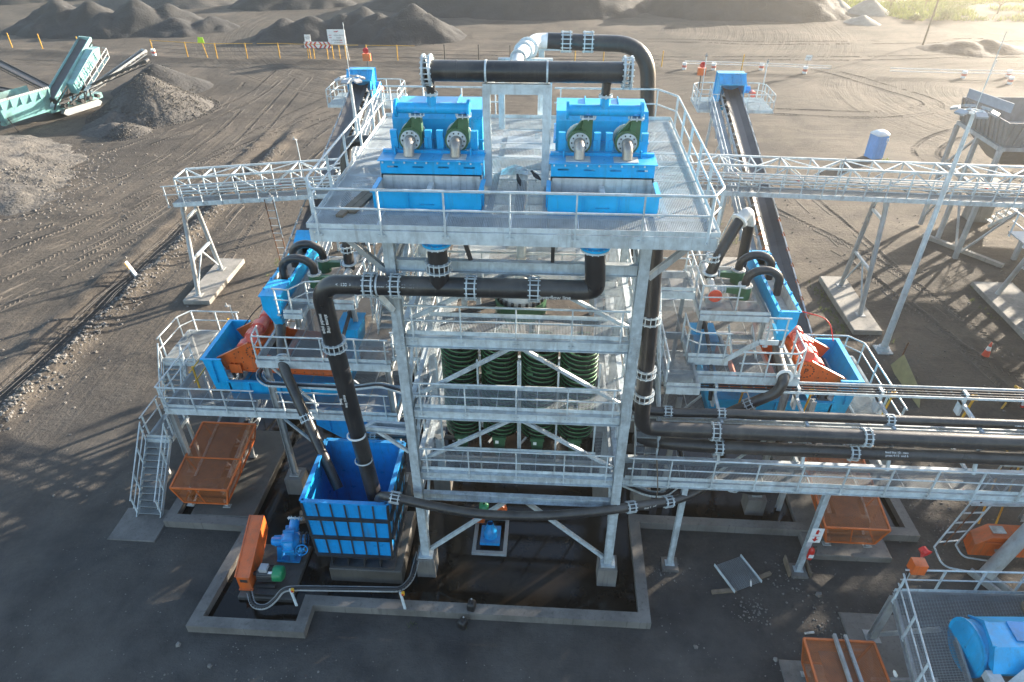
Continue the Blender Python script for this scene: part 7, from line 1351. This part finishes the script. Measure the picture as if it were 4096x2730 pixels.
t = thing('siren_post', (12.0, 14.5, PZ), 'red siren above an orange box on the corner platform railing', 'siren', 'sirens'); c = S(11.45, 14.5, 0); MB().bar(c + Z * 3.0, c + Z * 4.1, .05, .05).build('post', GALV, t); m = MB(); m.box(c + V((-.1, -.25, 3.95)), c + V((.32, .1, 4.4))); m.build('box', ORNG, t); MB().lathe(c + V((.18, .1, 4.75)), (.35, -1, -.3), [(.03, -.1), (.12, -.1), (.13, .04), (.2, .14), (.17, .14), (.04, .08)], 8, False).build('horn', RED, t); m = MB(); m.pipe(fillet([c + V((-.1, -.1, 3.95)), c + V((-.2, -.3, 3.4)), c + V((-.35, -.4, 2.7))], .2), .03, 6); m.build('cable', BLACK, t)
t = thing('drum_separator', (14.5, 11.8, PZ), 'blue drum separator with rounded hood under the corner platform railing', 'separator')
o = V((13.05, 12.3, PZ + .2)); ax = V((1, .06, 0)); m = MB(); m.lathe(o, ax, [(.02, 0), (.75, 0), (.8, .05), (.8, 5.5)], 28); m.ring(o + ax * .03, ax, .86, .7, .06, 28); m.build('drum_casing', BLUE, t)
m = MB(); m.poly([S(13.10, 13.13, .15 + PZ + .35), S(13.10, 12.48, .15 + PZ + 1.05), S(13.10, 11.68, .15 + PZ + 1.05), S(13.10, 11.18, .15 + PZ + .5), S(13.10, 12.18, .15 + PZ + .2)], (5.6, .3, 0)); m.bar(S(13.08, 13.13, .15 + PZ + .38), S(13.08, 12.48, .15 + PZ + 1.08), .1, .06); m.bar(S(13.08, 12.48, .15 + PZ + 1.08), S(13.08, 11.68, .15 + PZ + 1.08), .1, .06); m.build('hood', BLUE, t)
m = MB(); m.box(S(13.80, 11.88, .15 + PZ + 1.06), S(16.30, 12.43, .15 + PZ + 1.1)); m.build('hatch', BLUED, t); m = MB(); m.box(S(12.98, 12.03, .15 + PZ + .45), S(13.10, 12.28, .15 + PZ + .7)); m.build('gear_cap', ORNG, t)
m = MB(); m.bar(S(12.90, 10.48, .15 + PZ - .3), S(14.20, 11.18, .15 + PZ + .85), .32, .32); m.box(S(13.00, 10.78, .15 + PZ + .2), S(13.30, 11.28, .15 + PZ + .5)); m.bar(S(14.20, 11.18, .15 + PZ + .85), S(16.80, 11.28, .15 + PZ + .8), .3, .25); m.build('support_arm', GALV, t); m = MB(); m.poly([S(14.00, 10.88, .15 + PZ - .2), S(16.80, 10.88, .15 + PZ - .2), S(16.80, 10.68, .15 + PZ + .6), S(14.40, 10.68, .15 + PZ + .6)], (0, -1.2, -.3)); m.build('discharge_chute', BLUE, t)
t = thing('cable_drum', (16.0, 13.7, PZ), 'empty cable drum lying on the corner platform grating', 'cable drum'); c = S(15.6, 13.6, PZ + .03); MB().lathe(c, (.1, -.05, 1), [(.02, 0), (.5, 0), (.5, .05), (.02, .05)], 24).build('flange_disc', WOOD, t); MB().lathe(c, (.1, -.05, 1), [(.22, .05), (.22, .4)], 18).build('core', WHITE, t); MB().lathe(c, (.1, -.05, 1), [(.08, .4), (.5, .4), (.5, .45), (.08, .45)], 24).build('flange_disc', WOOD, t)
t = thing('belt_trough', (12, 10.5, .8), 'black belt and pale steel plate between the mesh guard and the corner platform', 'belt'); MB().bar((11.0, 11.6, .9), (16, 11.2, 1.1), 1.3, .05).build('belt', RUBB, t); MB().bar((10.9, 12.35, .95), (13, 12.4, 1.05), .08, .12).build('side_rail', GALVD, t); MB().add([(11.05, 11.7, 1.75), (11.95, 11.85, 1.75), (12.3, 10.2, 1.75), (11.5, 10.1, 1.75), (11.05, 11.7, 1.78), (11.95, 11.85, 1.78), (12.3, 10.2, 1.78), (11.5, 10.1, 1.78)], [(3, 2, 1, 0), (4, 5, 6, 7), (0, 1, 5, 4), (1, 2, 6, 5), (2, 3, 7, 6), (3, 0, 4, 7)]).build('steel_plate', GALV, t); MB().lathe((11.3, 12.0, 1.8), (-.3, .2, .6), [(.03, 0), (.06, .05), (.05, .2), (.01, .28)], 10).build('white_cone', WHITE, t)
# things behind the corner platform
t = thing('cable_ladder', (17, 20, 0), 'wide cable ladder leaning up from a curved foot beside the orange belt guard', 'cable ladder'); m = MB(); a0, a1, b0, b1 = V((15.6, 18.2, .55)), V((16.5, 18.35, .55)), V((17.6, 19.5, 4.3)), V((18.5, 19.5, 4.3))
m.bar(a0, b0, .04, .14); m.bar(a1, b1, .04, .14); m.pipe(fillet([a0, V((15.7, 17.5, .25)), V((16.8, 17.3, .25)), V((17.6, 17.4, .25))], .4), .04, 6); m.pipe(fillet([a1, V((16.6, 17.9, .4)), V((17.6, 17.8, .35))], .3), .04, 6); m.build('side_rail', GALV, t); m = MB(); [m.bar(lerp(a0, b0, (k + .5) / 9), lerp(a1, b1, (k + .5) / 9), .06, .03) for k in range(9)]; [m.bar(lerp(a0, b0, u), lerp(a1, b1, u) + V((1.6, 0, 0)), .2, .06) for u in (.5, .93)]; m.build('rung', GALV, t); m = MB(); m.pipe(fillet([lerp(a0, a1, .4) + Z * .05, lerp(b0, b1, .5) + Z * .05], .1), .03, 6); m.build('cable', RUSTM, t)
t = thing('belt_guard', (18.5, 18.2, .5), 'orange boxed belt guard at the right edge behind the corner platform', 'belt guard'); m = MB(); m.poly([(16.75, 17.9, .55), (20.6, 17.7, .75), (20.6, 17.7, 1.75), (17.3, 17.9, 1.6), (16.8, 17.9, 1.15)], (.15, .7, 0)); m.bar((17.1, 17.85, 1.35), (20.6, 17.65, 1.5), .05, .06); m.build('casing', ORNG, t); m = MB(); m.box((17.4, 18.1, 1.62), (17.9, 18.45, 1.66)); m.build('plate', LINER, t)
t = thing('support_column', (17.3, 17.5, 0), 'thick slanting round tube column on twin plates by the orange belt guard', 'column'); MB().tube((17.2, 17.2, .25), (19.8, 18.6, 5.2), .27, n=20).build('tube', GALVD, t); MB().bar((17.6, 17.9, .9), (20.5, 18.6, 2.4), .14, .14).build('brace', GALVD, t); m = MB(); [m.bar((16.7 + .5 * s, 17.4, .22), (17.4 + .5 * s, 16.5, .12), .12, .3) for s in (0, 1)]; m.box((16.9, 16.9, .24), (17.6, 17.4, .27)); m.build('base_plate', GALVD, t)
t = thing('scaffold_tower', (18.8, 20.5, 0), 'yellow scaffold tubes standing behind the cable ladder', 'scaffold'); m = MB(); [m.bar(p, q, .06, .06) for p, q in (((18.3, 19.9, .1), (18.9, 21.3, 4)), ((19.0, 19.9, .1), (19.6, 21.3, 4)), ((17.9, 20.3, 1.2), (20.5, 20.5, 1.2)), ((17.9, 20.6, 2.4), (20.5, 20.8, 2.4)))]; m.build('tube', YELL, t)
# ---------------------------------------------------------------- unseen plant module, added off frame to shade the foreground
t = thing('offframe_shade_plant', (30, 23, 0), 'unseen steel module added beyond the right edge to shade the foreground', 'plant module')
for x in (25.0, 30, 36):
    for y in (19.6, 23.5, 28): MB().ibeam((x, y, 0), (x, y, 9.4 if x > 26 or y > 20 else 7.0), .25, .25).build('column', GALVD, t)
for z, y0, y1, xa in ((4.75, 19.6, 28, 24.6), (7.4, 19.6, 33, 23.4), (9.4, 22, 39, 28.5)):
    MB().box((xa, y0, z - .06), (36.2, y1, z)).build('deck', GRAT, t); MB().chan((xa, y0 - .06, z - .25), (36.2, y0 - .06, z - .25), .1, .34).build('edge_beam', GALV, t); rail([(xa, y1, z), (xa, y0, z), (36.2, y0, z)]).build('handrail', GALV, t)
MB().box((26, 20.5, 4.8), (32, 23.8, 6.4)).build('tank', BLUE, t); MB().box((28, 22.5, 9.4), (34, 26, 11.0)).build('launder', BLUE, t); MB().box((25.5, 20.4, 7.4), (27.5, 22, 8.6)).build('chute', BLUE, t)

t = thing('offframe_shade_tower', (46, 50, 0), 'unseen open steel tower with decks, added beyond the right edge to shade the ground', 'steel tower')  # unseen tower, added only to throw shade on the ground at right
for x in (41.5, 46.5, 52):
    for y in (44, 50, 56): MB().ibeam((x, y, 0), (x, y, 10.5), .3, .3).build('column', GALVD, t)
for z in (4, 7.2, 10.3): m = MB(); m.box((41.2, 43.8, z - .06), (46.6, 56, z)); m.box((49, 43.8, z - .06), (52.3, 56, z)); m.build('deck', GRAT, t); rail([(41.2, 56, z), (41.2, 43.8, z), (52.3, 43.8, z)]).build('handrail', GALV, t)
for a, b in (((41.5, 44, 0), (41.5, 50, 4)), ((41.5, 50, 4), (41.5, 56, 7.2)), ((41.5, 44, 4), (46.5, 44, 7.2)), ((46.5, 44, 4), (52, 44, 7.2)), ((46.5, 44, 7.2), (41.5, 44, 10.2)), ((41.5, 56, 4), (52, 56, 7.2))): MB().bar(a, b, .2, .2).build('brace', GALVD, t)

MB().box((19.6, 18.8, 4.69), (24.5, 23, 4.75)).build('deck', GRAT, next(o for o in bpy.data.objects if o.name == 'offframe_shade_plant'))  # extra unseen deck, added to close a gap in the foreground shade
t = thing('hidden_shade_tower', (-1, 33, 0), 'hidden steel tower added behind the main tower to cast shadows over the left ground', 'steel tower')  # mostly hidden tower, added to throw shadow streaks to the left
for x in (-4.4, -.9, 2.6):
    for y in (29.5, 35.5): MB().ibeam((x, y, 0), (x, y, 11.2), .28, .28).build('column', GALVC, t)
for z in (5.2, 8.2, 11.0):
    m = MB(); m.box((-4.6, 29.3, z - .06), (2.8, 30.4, z)); m.box((-4.6, 33.8, z - .06), (2.8, 35.7, z)); m.box((-4.6, 30.4, z - .06), (-3.4, 33.8, z)); m.box((1.4, 30.4, z - .06), (2.8, 33.8, z)); m.build('deck', GRAT, t)
    for y in (29.4, 35.6): MB().ibeam((-4.6, y, z - .2), (2.8, y, z - .2), .16, .3).build('beam', GALVC, t)
    rail([(-4.6, 35.7, z), (-4.6, 29.3, z), (2.8, 29.3, z), (2.8, 35.7, z)], sp=1.4).build('handrail', GALV, t)
for a, b in (((-4.4, 29.5, .3), (-.9, 29.5, 5)), ((-.9, 29.5, 5.3), (2.6, 29.5, 8)), ((2.6, 29.5, .3), (2.6, 35.5, 5)), ((-4.4, 35.5, 5.3), (-4.4, 29.5, 8)), ((2.6, 35.5, 5.3), (2.6, 29.5, 8)), ((-.9, 35.5, .3), (2.6, 35.5, 5)), ((-4.4, 29.5, 8.3), (-.9, 29.5, 10.9)), ((2.6, 29.5, 8.3), (2.6, 35.5, 10.9))): MB().bar(a, b, .13, .13).build('brace', GALVC, t)
MB().poly([(-3.2, 31, 10.2), (1.2, 31, 10.2), (.2, 31, 6.2), (-2.2, 31, 6.2)], (0, 2.4, 0)).build('chute', GALVD, t)

t = thing('stair_tower', (-5.9, 27, 0), 'narrow railed steel stair tower squeezed between the left screens and the main tower', 'stair tower')
for x in (-6.9, -5.0):
    for y in (25.7, 28.3): MB().bar((x, y, 0), (x, y, 12.0), .14, .14).build('post', GALV, t)
for z in (10.2, 11.9):
    grating(-6.9, -5.0, 25.7, 28.3, z, 'y', .06, .08).build('deck_grating', GRAT, t); rail([(-5.0, 25.7, z), (-6.95, 25.65, z), (-6.95, 28.3, z)], sp=.9).build('handrail', GALV, t)
for a, b in (((-6.9, 25.7, 5), (-5.0, 25.7, 8.6)), ((-5.0, 25.7, 9), (-6.9, 25.7, 11.8)), ((-6.9, 25.7, 9), (-6.9, 28.3, 11.8)), ((-5, 25.7, 9), (-5, 28.3, 11.8)), ((-6.9, 28.3, 5), (-6.9, 25.7, 8.6))): MB().bar(a, b, .08, .08).build('brace', GALV, t)
stair(t, -5.75, -5.05, 21.0, 7.5, 24.2, 10.2); stair(t, -6.85, -6.2, 24.0, 8.8, 22.0, 7.4, (1, 0))
t = thing('walkway_bridge', (-5, 22, 8), 'short railed grating bridge from the left screen platform to the main tower', 'walkway'); grating(-5.9, -4.6, 20.3, 21.2, 7.6, 'x', .05, .06).build('deck_grating', GRAT, t); rail([(-5.9, 20.25, 7.6), (-4.65, 20.25, 7.6)], sp=.7).build('handrail', GALV, t); rail([(-5.9, 21.25, 7.6), (-4.65, 21.25, 7.6)], sp=.7).build('handrail', GALV, t); [MB().bar((-5.9, y, 7.45), (-4.6, y, 7.45), .08, .16).build('beam', GALV, t) for y in (20.3, 21.2)]
# ---------------------------------------------------------------- air volume added to stand in for lens glare toward the sun
def glare_haze():
    m = bpy.data.materials.new('glare_haze_air'); m.use_nodes = True; n = m.node_tree.nodes; l = m.node_tree.links
    for x in list(n):
        if x.type == 'BSDF_PRINCIPLED': n.remove(x)
    o = [x for x in n if x.type == 'OUTPUT_MATERIAL'][0]; v = n.new('ShaderNodeVolumePrincipled')
    v.inputs['Color'].default_value = (.95, .93, .9, 1); v.inputs['Density'].default_value = .0013; v.inputs['Anisotropy'].default_value = .91
    l.new(v.outputs[0], o.inputs['Volume'])
    stru(MB().box((-640, -140, -2), (640, 800, 27)).build('glare_haze', m), 'stuff')
glare_haze()
